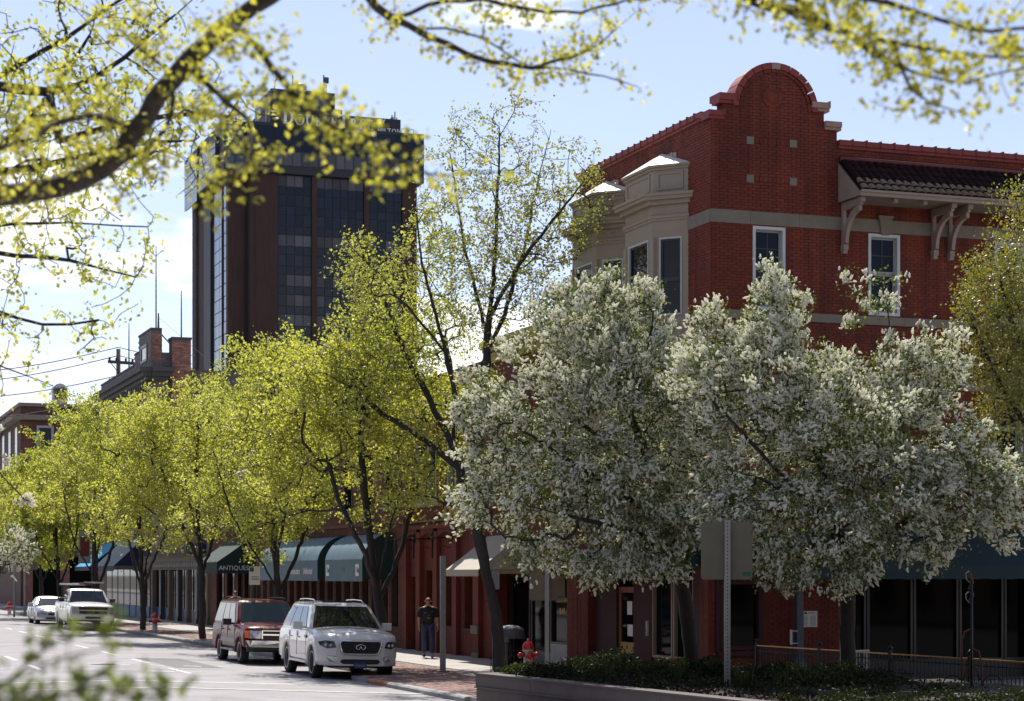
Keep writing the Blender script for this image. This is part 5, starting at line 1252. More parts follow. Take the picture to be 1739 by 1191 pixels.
        if gh.get('rails'):
            for sx in (-1, 1):
                a, b, w, z = G(1.0); w -= 0.10; P = [(sx*w, a+0.15, z+0.02), (sx*w, a+0.40, z+0.095), (sx*w, (a+b)/2, z+0.11), (sx*w, b-0.45, z+0.095), (sx*w, b-0.15, z+0.02)]
                mb = MB(); mb.tube(P, 0.016, 6); mb.build('roof_rail', gh['rails'], cabin)
        if gh.get('sunroof'):
            a, b, w, z = G(1.0); mb = MB(); mb.box(-0.42, 0.42, a+0.28, a+1.0, z+0.048, z+0.064); mb.build('sunroof', 'car_glass', cabin)
    def fascia(nm, poly, m, par=None, o=0.015, dp=0.06):
        mb = MB(); q = []
        for i in range(len(poly)):
            a, b = poly[i], poly[(i+1) % len(poly)]; k = max(1, int(abs(a[0]-b[0])/0.08))
            q += [(a[0]+(b[0]-a[0])*j/k, a[1]+(b[1]-a[1])*j/k) for j in range(k)]
        f_ = [(x, FY(x)-o, z) for x, z in q]; bk = [(x, FY(x)+dp, z) for x, z in q]; n = len(q)
        mb.add(f_+bk, [tuple(range(n)), tuple(range(2*n-1, n-1, -1))]+[(i, i+n, (i+1) % n+n, (i+1) % n) for i in range(n)])
        return mb.build(nm, m, par or t)
    for (mx_, my, mz) in (S['mirror'],):
        for sx in (-1, 1):
            mb = MB(); mb.box(min(sx*mx_, sx*(mx_+.24)), max(sx*mx_, sx*(mx_+.24)), my-0.06, my+0.08, mz-0.09, mz+0.10)
            mb.tube([(sx*(mx_-0.14), my, mz-0.05), (sx*(mx_+.02), my, mz-0.04)], 0.03, 5); o = mb.build('mirror', S.get('mirrorm', S['paint']), t)
            bv = o.modifiers.new('soft', 'BEVEL'); bv.width = 0.035; bv.segments = 3
    # doors: shut lines and handles
    for (y0, y1) in S['doors']:
        for sx in (-1, 1):
            mb = MB()
            for y in (y0, y1): mb.box(min(sx*(hw-.012), sx*(hw+.002)), max(sx*(hw-.012), sx*(hw+.002)), y-0.006, y+0.006, sill+0.12, S['belt']-0.03)
            mb.build('door_gap', 'car_black', t)
            mb = MB(); mb.box(min(sx*hw, sx*(hw+.03)), max(sx*hw, sx*(hw+.03)), y1-0.24, y1-0.07, S['belt']-0.19, S['belt']-0.155); mb.build('door_handle', S.get('handlem', S['paint']), t)
    return t, fascia, FY
# white SUV
HWT = 0.0
wS = dict(L=5.25, W=2.03, wheels=(-1.63, 1.45), rw=0.405, sill=0.42, zfront=0.36, nose=0.55, nf=0.40, tail=0.3, belt=1.16, paint='white_car', spokes=10, shoulder=0.09, crown=0.055,
    top=[(-2.63, 0.94), (-2.50, 1.06), (-2.3, 1.13), (-1.9, 1.19), (-1.2, 1.235), (-0.9, 1.24), (0, 1.22), (2.0, 1.24), (2.45, 1.22), (2.63, 1.05)],
    cabins=[dict(z=(1.19, 1.84), base=(-1.22, 2.45), roof=(-0.42, 2.05), w=(0.955, 0.72), side=[(0.10, 0.34, 0.14, 0.36), (0.36, 0.66, 0.38, 0.64), (0.68, 0.92, 0.66, 0.86)], rails='chrome', sunroof=True)],
    mirror=(1.03, -0.62, 1.28), doors=((-1.0, 0.08), (0.1, 1.05)))
WC = W(6.95+2.62, -6.02, road_z(-6.1)-0.015)
wt, fa, FY = vehicle('sport_utility_vehicle', 'white full-size sport utility vehicle parked in front with black mesh grille', 'car', WC, ROT+0.01, wS); wt.rotation_euler = (0, R(1.6), ROT-0.035)
g = fa('grille', [(-0.50, 0.90), (-0.44, 0.70), (-0.36, 0.66), (0.36, 0.66), (0.44, 0.70), (0.50, 0.90), (0.46, 0.945), (-0.46, 0.945)], 'car_black', o=0.03)
mb = MB(); q = [(-0.52, 0.90), (-0.455, 0.69), (-0.37, 0.645), (0.37, 0.645), (0.455, 0.69), (0.52, 0.90), (0.47, 0.965), (-0.47, 0.965), (-0.52, 0.90)]; mb.tube([(x, FY(x)-0.045, z) for x, z in q], 0.018, 6); mb.build('grille_surround', 'chrome', wt)
mb = MB()
for i in range(6): z = 0.69+i*0.042; w_ = 0.40+0.1*(z-0.66)/0.28; mb.tube([(x, FY(x)-0.04, z+0.008*math.sin(x*40)) for x in np.linspace(-w_, w_, 14)], 0.006, 4)
for i in range(17): x = -0.42+i*0.0525; mb.tube([(x, FY(x)-0.038, 0.68), (x, FY(x)-0.038, 0.93)], 0.005, 4)
mb.build('mesh', 'lamp_black', g)
mb = MB(); P = []
for k in range(25):
    a = R(-65)+R(310)*k/24+R(0); a = R(-62-0)+(R(304))*k/24; P.append((0.115*math.sin(a-math.pi/2+R(0))*1.0, yf_ if False else -2.675, 0.815+0.062*math.cos(a-math.pi/2)))
P = [(0.115*math.cos(a), -2.675, 0.815+0.062*math.sin(a)) for a in np.linspace(R(-68), R(248), 26)]
mb.tube(P, 0.014, 6); mb.tube([P[0], (0.02, -2.675, 0.80), (0.0, -2.675, 0.845)], [0.014, 0.012, 0.010], 6); mb.tube([P[-1], (-0.02, -2.675, 0.80), (0.0, -2.675, 0.845)], [0.014, 0.012, 0.010], 6); mb.build('emblem', 'chrome', wt)
for sx in (-1, 1):
    h = fa('headlight', [(sx*x, z) for x, z in ((0.60, 0.80), (0.66, 0.945), (0.84, 0.965), (0.985, 0.93), (0.95, 0.84), (0.80, 0.775))][::sx], 'lamp_dark', o=0.02)
    mb = MB()
    for x in (0.72, 0.83): mb.lathe([(0.0, -0.035), (0.035, -0.025), (0.045, 0.0)], 12, (sx*x, FY(x)-0.015, 0.86), 'y')
    mb.build('lens', 'lamp_lens', h)
    h = fa('fog_lamp', [(sx*x, z) for x, z in ((0.56, 0.56), (0.60, 0.45), (0.74, 0.45), (0.84, 0.575), (0.78, 0.60), (0.62, 0.60))][::sx], 'lamp_lens', o=0.015)
    mb = MB(); mb.box(min(sx*1.0, sx*1.03), max(sx*1.0, sx*1.03), -1.08, -0.86, 0.98, 1.05); mb.build('side_vent', 'lamp_dark', wt)
    mb = MB(); mb.box(min(sx*.86, sx*1.02), max(sx*.86, sx*1.02), -1.02, 0.95, 0.36, 0.42); mb.build('running_board', 'pickup_white', wt)
fa('lower_intake', [(-0.50, 0.46), (-0.43, 0.405), (0.43, 0.405), (0.50, 0.46), (0.45, 0.52), (-0.45, 0.52)], 'car_black')
fa('air_dam', [(-0.75, 0.31), (0.75, 0.31), (0.78, 0.37), (-0.78, 0.37)], 'car_black', o=-0.05, dp=.1)
pl = fa('licence_plate', [(-0.16, 0.30), (0.16, 0.30), (0.16, 0.46), (-0.16, 0.46)], 'plate_blue', o=0.035, dp=-0.02)
mb = MB()
for k in range(6): mb.box(-0.12+k*0.042, -0.095+k*0.042, -2.668, -2.663, 0.345, 0.40)
mb.build('plate_characters', 'letter_grey', pl)
# maroon SUV
mS = dict(L=5.05, W=1.98, wheels=(-1.60, 1.35), rw=0.375, sill=0.44, zfront=0.5, nose=0.30, nf=0.28, tail=0.2, belt=1.13, paint='maroon_car', spokes=6, shoulder=0.09, crown=0.04, archm='maroon_car', handlem='car_black', mirrorm='car_black',
    top=[(-2.53, 0.98), (-2.42, 1.06), (-2.2, 1.10), (-1.2, 1.165), (-1.0, 1.17), (2.4, 1.17), (2.53, 1.05)],
    cabins=[dict(z=(1.13, 1.80), base=(-1.20, 2.48), roof=(-0.50, 2.32), w=(0.93, 0.77), side=[(0.09, 0.33, 0.12, 0.34), (0.355, 0.60, 0.36, 0.59), (0.63, 0.95, 0.61, 0.93)], rails='car_black')],
    glass='car_glass_green', mirror=(1.0, -0.55, 1.18), doors=((-1.0, 0.05), (0.07, 0.95)))
mt_, fa, FY = vehicle('sport_utility_vehicle', 'maroon sport utility vehicle with chrome bumper parked behind the white one', 'car', W(15.45+2.5, -6.1, road_z(-6.1)-0.01), ROT, mS); mt_.rotation_euler = (0, R(1.6), ROT-0.01)
fa('bumper', [(-0.93, 0.52), (0.93, 0.52), (0.95, 0.70), (-0.95, 0.70)], 'chrome', o=0.07)
fa('bumper_valance', [(-0.9, 0.38), (0.9, 0.38), (0.92, 0.52), (-0.92, 0.52)], 'car_black', o=0.04)
fa('grille', [(-0.5, 0.76), (0.5, 0.76), (0.5, 0.98), (-0.5, 0.98)], 'car_black', o=0.02)
mb = MB(); mb.box(-0.5, 0.5, -2.57, -2.53, 0.85, 0.89); mb.box(-0.52, -0.49, -2.57, -2.53, 0.75, 0.99); mb.box(0.49, 0.52, -2.57, -2.53, 0.75, 0.99); mb.box(-.5, .5, -2.57, -2.53, 0.97, 0.99); mb.build('grille_bar', 'chrome', mt_)
for sx in (-1, 1):
    fa('headlight', [(sx*x, z) for x, z in ((0.53, 0.76), (0.53, 0.98), (0.86, 0.98), (0.86, 0.76))][::sx], 'lamp_lens', o=0.025)
    fa('indicator', [(sx*x, z) for x, z in ((0.87, 0.76), (0.87, 0.98), (0.965, 0.97), (0.965, 0.78))][::sx], 'amber', o=0.02)
    mb = MB(); mb.box(min(sx*.97, sx*1.005), max(sx*.97, sx*1.005), -1.1, 0.95, 0.60, 0.71); mb.build('side_moulding', 'galvanised', mt_)
    mb = MB(); mb.box(min(sx*.84, sx*1.04), max(sx*.84, sx*1.04), -1.08, 0.85, 0.36, 0.41); mb.build('running_board', 'grey_frame', mt_)
# pickup
pS = dict(L=5.9, W=2.03, wheels=(-1.95, 1.85), rw=0.40, sill=0.48, zfront=0.5, nose=0.28, nf=0.25, tail=0.12, belt=1.2, paint='pickup_white', spokes=6, shoulder=0.09, crown=0.05,
    top=[(-2.95, 1.08), (-2.85, 1.15), (-2.6, 1.2), (-1.5, 1.27), (-1.2, 1.27), (0.9, 1.27), (1.0, 1.32), (2.85, 1.32), (2.95, 1.30)],
    cabins=[dict(z=(1.24, 1.88), base=(-1.42, 0.9), roof=(-0.75, 0.65), w=(0.95, 0.76), side=[(0.12, 0.50, 0.16, 0.50), (0.54, 0.90, 0.54, 0.88)])],
    mirror=(1.05, -0.85, 1.38), mirrorm='car_black', handlem='car_black', doors=((-1.2, -0.1), (-0.08, 0.85)))
pt_, fa, FY = vehicle('pickup_truck', 'white crew cab pickup truck with chrome bumper and a rack of ladders', 'pickup truck', W(52.6+2.6, -6.15, road_z(-6.1)-0.01), ROT, pS); pt_.rotation_euler = (0, R(1.6), ROT)
fa('bumper', [(-0.95, 0.50), (0.95, 0.50), (0.97, 0.74), (-0.97, 0.74)], 'pickup_white', o=0.06); fa('lower_intake', [(-0.35, 0.56), (0.35, 0.56), (0.35, 0.66), (-0.35, 0.66)], 'car_black', o=0.075)
fa('grille', [(-0.62, 0.78), (0.62, 0.78), (0.66, 1.10), (-0.66, 1.10)], 'car_black', o=0.02)
mb = MB(); mb.box(-0.64, 0.64, -3.0, -2.96, 0.91, 0.97); mb.box(-.68, .68, -2.99, -2.95, 1.09, 1.12); mb.build('grille_bar', 'chrome', pt_)
mb = MB(); mb.prism([(-0.14, -3.03, 0.925), (-0.05, -3.03, 0.925), (-0.05, -3.03, 0.90), (0.05, -3.03, 0.90), (0.05, -3.03, 0.925), (0.14, -3.03, 0.925), (0.12, -3.03, 0.965), (0.05, -3.03, 0.965), (0.05, -3.03, 0.985), (-0.05, -3.03, 0.985), (-0.05, -3.03, 0.965), (-0.12, -3.03, 0.965)], (0, 0.02, 0)); mb.build('emblem', 'gold', pt_)
for sx in (-1, 1): fa('headlight', [(sx*x, z) for x, z in ((0.68, 0.80), (0.68, 1.10), (0.93, 1.08), (0.95, 0.80))][::sx], 'lamp_lens', o=0.02)
# bed
mb = MB(); mb.box(-0.85, 0.85, 1.05, 2.85, 1.335, 1.385); mb.build('bed_floor', 'car_black', pt_)
rk = thing('ladder_rack', 'ladder rack with bundled ladders above the white pickup truck', 'rack', W(55.2, -6.15, road_z(-6.1)), ROT)
mb = MB()
for y in (-1.1, 2.6):
    for x in (-0.85, 0.85): mb.tube([(x, y if y > 0 else 1.05, 1.35), (x, y if y > 0 else 1.05, 2.05)], 0.03, 5)
for y in (1.05, 2.6): mb.tube([(-0.9, y, 2.05), (0.9, y, 2.05)], 0.03, 5)
mb.build('frame', 'car_black', rk)
for k, (x, m) in enumerate(((-0.75, 'hydrant_white'), (-0.15, 'rust'), (0.4, 'galvanised'))):
    mb = MB()
    for dx in (0, 0.4): mb.box(x+dx, x+dx+0.03, -0.9, 2.9, 2.08+k*0.03, 2.16+k*0.03)
    for q in range(12): mb.box(x+.03, x+0.4, -0.7+q*0.3, -0.66+q*0.3, 2.10+k*.03, 2.13+k*.03)
    mb.build('ladder', m, rk)
# sedan
sS = dict(L=4.75, W=1.80, wheels=(-1.42, 1.33), rw=0.32, sill=0.27, zfront=0.25, nose=0.6, nf=0.5, tail=0.4, belt=0.93, paint='silver_car', spokes=7, shoulder=0.12, crown=0.06,
    top=[(-2.38, 0.60), (-2.25, 0.70), (-1.9, 0.78), (-1.0, 0.92), (0.5, 0.96), (1.6, 0.98), (2.3, 0.95), (2.38, 0.7)],
    cabins=[dict(z=(0.93, 1.40), base=(-0.95, 1.85), roof=(-0.15, 0.95), w=(0.82, 0.60), side=[(0.10, 0.46, 0.16, 0.48), (0.49, 0.84, 0.51, 0.78)])], mirror=(0.9, -0.5, 0.98), doors=((-0.75, 0.2), (0.22, 1.1)))
st_, fa, FY = vehicle('sedan', 'small silver sedan parked behind the white pickup truck', 'car', W(66.5, -6.4, road_z(-6.1)-0.01), ROT, sS); st_.rotation_euler = (0, R(1.6), ROT)
fa('grille', [(-0.32, 0.50), (0.32, 0.50), (0.36, 0.60), (-0.36, 0.60)], 'car_black'); fa('lower_intake', [(-0.45, 0.30), (0.45, 0.30), (0.45, 0.38), (-0.45, 0.38)], 'car_black')
for sx in (-1, 1): fa('headlight', [(sx*x, z) for x, z in ((0.42, 0.50), (0.42, 0.62), (0.72, 0.68), (0.80, 0.56))][::sx], 'lamp_lens', o=0.02)

# ------------------------------------------------------------------ street furniture
def hydrant(loc, label, white=True, sc_=1.0, rz=0.0):
    t = thing('fire_hydrant', label, 'fire hydrant', loc, rz, 'fire hydrants'); b = 'hydrant_white' if white else 'hydrant_red'
    mb = MB(); mb.lathe([(0.17*sc_, 0), (0.17*sc_, 0.04), (0.12*sc_, 0.06), (0.11*sc_, 0.5), (0.14*sc_, 0.52), (0.14*sc_, 0.56)], 14); mb.build('barrel', b, t)
    mb = MB(); mb.lathe([(0.145*sc_, 0.56), (0.15*sc_, 0.60), (0.135*sc_, 0.68), (0.09*sc_, 0.75), (0.035*sc_, 0.78), (0.03*sc_, 0.84), (0.0, 0.84)], 14); mb.build('bonnet', 'hydrant_red', t)
    for a in (-1, 1):
        mb = MB(); mb.lathe([(0.06, 0.0), (0.06, a*0.12), (0.075, a*0.125), (0.075, a*0.17), (0.03, a*0.18), (0.03, a*0.2)], 10, (a*0.08, 0, 0.42), 'x'); mb.build('outlet_cap', 'hydrant_red', t)
    mb = MB(); mb.lathe([(0.085, -0.08), (0.085, -0.16), (0.10, -0.165), (0.10, -0.21), (0.03, -0.22)], 10, (0, 0, 0.40), 'y'); mb.build('pumper_cap', 'hydrant_red', t)
    return t
p = at(897, YH, 50.5); hydrant((p.x, p.y, 0.15), 'fire hydrant with red cap beside the trash bin and planter', rz=0.4)
p = W(47.1, -4.2); hydrant((p.x, p.y, 0.15), 'fire hydrant with red cap between two street trees near the pickup truck', rz=0.2)
p = at(16, YH, 122); hydrant((p.x, p.y, 0.15), 'small distant fire hydrant on the far corner by the diamond sign')
# bare post at the kerb
p = at(752, YH, 50.6); t = thing('metal_post', 'bare square metal post standing alone at the kerb beyond the planter', 'post', (p.x, p.y, 0.15), ROT)
mb = MB(); mb.box(-0.065, 0.065, -0.05, 0.05, 0, 2.92); mb.build('post', 'galvanised', t); mb = MB(); mb.box(-0.14, 0.14, -0.14, 0.14, 0, 0.02); mb.build('base_plate', 'galvanised', t)
def signpost(x, y, z0, h, r, plates, label, perf=0, rz=0.0, m='galvanised'):
    t = thing('road_sign', label, 'road sign', (x, y, z0), rz); mb = MB(); mb.box(-r, r, -r, r, 0, h); ps = mb.build('post', m, t)
    if perf:
        mb = MB(); k = 0; z = 0.1
        while z < h: mb.box(-0.010, 0.010, -r-0.002, -r, z, z+0.02); z += perf
        mb.build('punched_hole', 'car_black', ps)
    for (w, hh, zc, form, mt, yo, st) in plates:
        mb = MB()
        if form == 'd': q = [(-w/2, 0), (0, -w/2), (w/2, 0), (0, w/2)]
        else:
            q = []; rr = min(0.05, w*0.08)
            for cx_, cz_, a0 in ((w/2-rr, -hh/2+rr, -90), (w/2-rr, hh/2-rr, 0), (-w/2+rr, hh/2-rr, 90), (-w/2+rr, -hh/2+rr, 180)):
                for a in (0, 45, 90): q.append((cx_+rr*math.cos(R(a0+a)), cz_+rr*math.sin(R(a0+a))))
        mb.prism([(a, yo, zc+b) for a, b in q], (0, 0.006, 0)); pl_ = mb.build('sign_plate', mt, t)
        if st: mb = MB(); mb.box(w/2-0.17, w/2-0.03, yo-0.004, yo, zc-hh/2+0.06, zc-hh/2+0.13); mb.build('sticker', 'sticker_green', pl_)
        mb = MB(); mb.box(-r*1.2, r*1.2, yo-0.03, yo-0.001, zc+hh*0.3-0.02, zc+hh*0.3+0.02) if form != 'd' else mb.box(-r, r, yo-.02, yo-.001, zc-.02, zc+.02); mb.build('bolt', 'galvanised', t)
    return t
p = at(1235, YH, 33.8); signpost(p.x, p.y, 0.60, 2.92, 0.048, [(0.87, 0.97, 2.40, 'r', 'sign_back', 0.052, True)], 'back of a large square road sign on a perforated steel post in the planter', 0.06, rz=0.02)
p = at(929, YH, 50.5); signpost(p.x, p.y, 0.15, 3.6, 0.055, [(0.9, 0.85, 2.22, 'r', 'wood_board', 0.06, True), (1.15, 1.1, 3.05, 'd', 'wood_board', 0.06, False)], 'back of a tan diamond and square sign pair left of the white blossom', rz=-0.02)
p = at(838, YH, 51.2); signpost(p.x, p.y, 0.15, 2.55, 0.035, [(0.30, 0.46, 2.30, 'r', 'grey_frame', 0.04, False)], 'back of a small narrow grey sign on a thin post by the trash bin', m='grey_frame')
p = at(42, YH, 117); signpost(p.x, p.y, 0.15, 4.6, 0.06, [(1.25, 1.2, 3.95, 'd', 'sign_back', 0.065, False), (1.5, 0.45, 2.95, 'r', 'sign_back', 0.065, False)], 'back of a diamond road sign over a wide plate on the far corner')
p = at(24, YH, 115); signpost(p.x, p.y, 0.15, 3.1, 0.05, [(0.75, 0.4, 2.8, 'r', 'paper', 0.055, False)], 'thin post with a small pale plate left of the far diamond sign')
# litter bin with a domed lid
p = at(866, YH, 52.0); t = thing('trash_bin', 'round black slatted trash bin with grey domed lid under the leaning tree', 'trash bin', (p.x, p.y, 0.15), 0)
mb = MB(); mb.lathe([(0.30, 0.03), (0.30, 0.78)], 20); mb.build('liner', 'car_black', t)
sl0 = None
for k in range(24):
    if sl0 is None: mb = MB(); mb.box(-0.022, 0.022, -0.012, 0.012, 0.04, 0.80); sl0 = o = mb.build('slat', 'black_iron', t)
    else: o = sl0.copy(); COL.objects.link(o)
    a = 2*math.pi*k/24; o.location = (0.35*math.cos(a), 0.35*math.sin(a), 0); o.rotation_euler = (0, 0, a+math.pi/2)
for z in (0.06, 0.42, 0.78): mb = MB(); mb.tube([(0.365*math.cos(a), 0.365*math.sin(a), z) for a in np.linspace(0, 2*math.pi, 25)], 0.014, 5); mb.build('hoop', 'black_iron', t)
mb = MB(); mb.lathe([(0.39, 0.80), (0.40, 0.83), (0.36, 1.0), (0.33, 1.06), (0.20, 1.12), (0.0, 1.14)], 22); mb.build('lid', 'bin_grey', t)
p = at(858, YH, 50.4); t = thing('bollard', 'short green-grey steel pipe bollard with rounded top', 'bollard', (p.x, p.y, 0.15), 0); mb = MB(); mb.lathe([(0.06, 0), (0.06, 0.76)], 12); mb.build('pipe', 'pipe_green', t); mb = MB(); mb.lathe([(0.09, 0.74), (0.09, 0.80), (0.07, 0.85), (0, 0.88)], 12); mb.build('cap', 'pipe_green', t)
for (px, w, lab) in ((848, 0.42, 'low black iron hoop edging around the tree pit behind the planter, left piece'), (880, 0.4, 'low black iron hoop edging around the tree pit behind the planter, right piece')):
    p = at(px, YH, 50.0); t = thing('iron_edging', lab, 'edging', (p.x, p.y, 0.15), 0.05, 'iron edging of the tree pit'); mb = MB(); mb.tube([(-w/2, 0, 0.22), (w/2, 0, 0.22)], 0.012, 5); mb.tube([(-w/2, 0, 0.06), (w/2, 0, 0.06)], 0.010, 5); mb.build('rail', 'black_iron', t)
    for k in range(5):
        x = -w/2+w*k/4; mb = MB(); mb.tube([(x, 0, 0), (x, 0, 0.36)], 0.010, 5); mb.lathe([(0.022, 0), (0.012, 0.05), (0, 0.08)], 6, (x, 0, 0.35)); mb.build('picket', 'black_iron', t)
    mb = MB(); mb.ring((-w/4, 0, 0.14), 0.07, 0.009); mb.ring((w/4, 0, 0.14), 0.07, 0.009); mb.build('scroll_ring', 'black_iron', t)
def street_lamp(s, v, top, label, banner, sgn=None):
    t = thing('street_lamp', label, 'street lamp', W(s, v, 0.15), ROT, 'black street lamps with white globes'); h = top-0.15
    mb = MB(); mb.lathe([(0.22, 0), (0.22, 0.1), (0.15, 0.2), (0.14, 0.8), (0.09, 0.95), (0.075, h-0.9), (0.10, h-0.88), (0.06, h-0.8), (0.05, h-0.35)], 12); mb.build('post', 'lamp_black', t)
    globes = [(0, h-0.20)]
    for k in range(4): globes.append((k, None))
    def globe(x, y, z):
        mb = MB(); mb.lathe([(0.06, -0.22), (0.10, -0.19), (0.16, -0.1), (0.19, 0), (0.17, 0.09), (0.10, 0.17), (0.02, 0.21), (0.015, 0.28)], 12, (x, y, z)); mb.build('globe', 'globe', t)
    globe(0, 0, h-0.12)
    for k in range(4):
        a = math.pi/4+k*math.pi/2; x, y = 0.55*math.cos(a), 0.55*math.sin(a)
        mb = MB(); mb.tube([(0, 0, h-1.15), (x*0.6, y*0.6, h-1.3), (x, y, h-1.2), (x, y, h-1.05)], 0.03, 6); mb.build('arm', 'lamp_black', t); globe(x, y, h-0.84)
    if banner:
        mb = MB(); mb.tube([(0, 0, h-1.9), (-0.75, 0, h-1.9)], 0.02, 5); mb.tube([(0, 0, h-3.6), (-0.75, 0, h-3.6)], 0.02, 5); mb.build('banner_rod', 'lamp_black', t)
        mb = MB(); mb.box(-0.74, -0.12, -0.012, 0.012, h-3.58, h-1.92); b = mb.build('banner', 'letter_grey', t); mb = MB(); mb.box(-0.66, -0.20, -0.02, -0.0125, h-3.25, h-2.25); mb.box(-0.6, -0.5, -0.024, -0.0205, h-3.2, h-2.3); mb.box(-0.4, -0.32, -0.024, -0.0205, h-3.1, h-2.4); mb.build('banner_print', 'rust', b)
    if sgn:
        mb = MB(); mb.box(-0.19, 0.19, -0.16, -0.15, 2.25-.15, 2.88-.15); b = mb.build('parking_sign', 'paper', t); mb = MB(); mb.box(-0.17, -0.03, -0.166, -0.161, 2.55, 2.70); mb.box(-0.12, 0.14, -0.166, -0.161, 2.28, 2.31); mb.box(-0.12, 0.14, -0.166, -0.161, 2.36, 2.38); mb.build('sign_print', 'sticker_green', b)
street_lamp(27.4, -4.2, 6.8, 'black five-globe street lamp with a white parking sign near the antiques shop', False, True)
street_lamp(s_on(158, -4.3), -4.3, 6.8, 'black five-globe street lamp with a hanging banner behind the pickup truck', True)

# ------------------------------------------------------------------ planter
PA = at(805, YH, 37.9); PA.z = 0; PD = Vector((0.441, -0.897, 0)).normalized(); PN = Vector((-PD.y, PD.x, 0))   # PN points right/back
prot = math.atan2(PD.y, PD.x)
pl_t = thing('planter', 'x', 'planter', (PA.x, PA.y, 0), prot); pl_t['label'] = 'long low grey concrete planter wall with pale ledge in the foreground corner'
# local x along the wall towards the camera, local y to the right/back
LEN = 16.0; DEP = 6.5; ZT = 0.74
mb = MB()
for k in range(7):
    x0 = k*2.3
    mb = MB(); mb.box(x0+0.004, x0+2.296, 0.05, 0.30, 0, 0.46); mb.box(x0+0.004, x0+2.296, 0.0, 0.30, 0.46, 0.485); mb.box(x0+.004, x0+2.296, 0.03, 0.30, 0.485, ZT-0.03); mb.box(x0+.004, x0+2.296, 0.0, 0.34, ZT-0.03, ZT); mb.build('wall_block', 'planter_concrete', pl_t)
for k in range(3):
    y0 = 0.345+k*1.9; mb = MB(); mb.box(0.05, 0.30, y0, y0+1.895, 0, ZT-0.03); mb.box(0.0, 0.34, y0, y0+1.895, ZT-.03, ZT); mb.build('wall_block', 'planter_concrete', pl_t)
mb = MB(); n = 40; rng = np.random.default_rng(8); P = []
for i in range(n+1):
    P.append([(0.32+(LEN-0.3)*i/n, 0.32+(DEP-0.4)*j/16, ZT-0.10+0.10*math.sin(math.pi*min(j, 8)/16)+rng.uniform(-.02, .02)) for j in range(17)])
mb.grid(P); mb.build('soil', 'soil', pl_t)
mb = MB(); mb.box(0.3, LEN, 0.3, DEP, 0.0, ZT-0.14); mb.build('fill', 'soil', pl_t)
def PL(x, y, z=0.0): q = PA+PD*x+PN*y; return Vector((q.x, q.y, z))
# mulch chips
c = np.array([list(PL(rng.uniform(0.4, 15), rng.uniform(0.4, 5.5), 0.70+rng.uniform(0, 0.05))) for _ in range(9000)]); v, f = leaves(c, 0.07, rng); o = npmesh('mulch', v, f, 'mulch'); o['kind'] = 'stuff'; o['label'] = 'dark bark mulch lying in the planter'
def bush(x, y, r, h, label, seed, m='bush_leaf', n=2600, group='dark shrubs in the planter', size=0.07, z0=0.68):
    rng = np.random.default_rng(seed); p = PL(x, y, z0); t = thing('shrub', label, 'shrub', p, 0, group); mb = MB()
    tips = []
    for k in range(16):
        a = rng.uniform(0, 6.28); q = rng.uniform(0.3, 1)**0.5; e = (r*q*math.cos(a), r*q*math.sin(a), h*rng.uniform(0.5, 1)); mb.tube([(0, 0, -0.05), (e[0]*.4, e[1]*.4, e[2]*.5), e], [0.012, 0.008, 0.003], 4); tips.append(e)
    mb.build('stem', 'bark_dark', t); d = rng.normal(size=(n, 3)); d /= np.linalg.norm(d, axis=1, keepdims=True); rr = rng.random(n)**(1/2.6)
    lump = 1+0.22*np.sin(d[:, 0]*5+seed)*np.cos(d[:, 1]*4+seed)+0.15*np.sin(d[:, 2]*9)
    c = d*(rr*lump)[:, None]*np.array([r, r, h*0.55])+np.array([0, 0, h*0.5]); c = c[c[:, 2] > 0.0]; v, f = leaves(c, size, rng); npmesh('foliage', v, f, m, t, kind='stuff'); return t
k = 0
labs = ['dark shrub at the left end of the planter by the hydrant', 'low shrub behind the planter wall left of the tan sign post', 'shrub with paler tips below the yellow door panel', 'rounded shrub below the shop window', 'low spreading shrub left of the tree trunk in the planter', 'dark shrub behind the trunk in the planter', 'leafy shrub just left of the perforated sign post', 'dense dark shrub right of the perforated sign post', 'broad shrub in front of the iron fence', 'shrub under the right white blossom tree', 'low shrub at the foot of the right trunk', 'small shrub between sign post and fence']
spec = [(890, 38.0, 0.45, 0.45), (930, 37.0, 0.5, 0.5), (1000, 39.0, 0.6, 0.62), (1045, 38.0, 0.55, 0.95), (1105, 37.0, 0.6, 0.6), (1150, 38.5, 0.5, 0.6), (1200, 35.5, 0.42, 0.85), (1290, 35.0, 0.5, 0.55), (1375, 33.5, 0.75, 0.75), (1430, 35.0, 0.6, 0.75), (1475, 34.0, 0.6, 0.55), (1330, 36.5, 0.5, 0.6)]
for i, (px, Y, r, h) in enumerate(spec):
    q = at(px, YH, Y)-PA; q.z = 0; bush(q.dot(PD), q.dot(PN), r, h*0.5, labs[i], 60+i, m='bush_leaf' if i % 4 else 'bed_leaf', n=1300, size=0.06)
def blades(px, Y, label, seed, h=0.36, n=26, m='bed_leaf'):
    rng = np.random.default_rng(seed); p = at(px, YH, Y); t = thing('iris_clump', label, 'plant', (p.x, p.y, 0.70), 0, 'iris clumps in the planter')
    for k in range(n):
        a = rng.uniform(0, 6.28); l = h*rng.uniform(0.6, 1.1); sp = rng.uniform(0.05, 0.3)*l; w = 0.022; dx, dy = math.cos(a), math.sin(a); x0, y0 = rng.normal(0, 0.07, 2); P = []
        for q in range(4):
            u = q/3; cx_, cy_ = x0+dx*sp*u*u*1.6, y0+dy*sp*u*u*1.6; ww = w*(1-u**2*0.95); P.append([(cx_-dy*ww, cy_+dx*ww, l*u), (cx_+dy*ww, cy_-dx*ww, l*u)])
        mb = MB(); mb.grid(P); mb.build('blade', m, t)
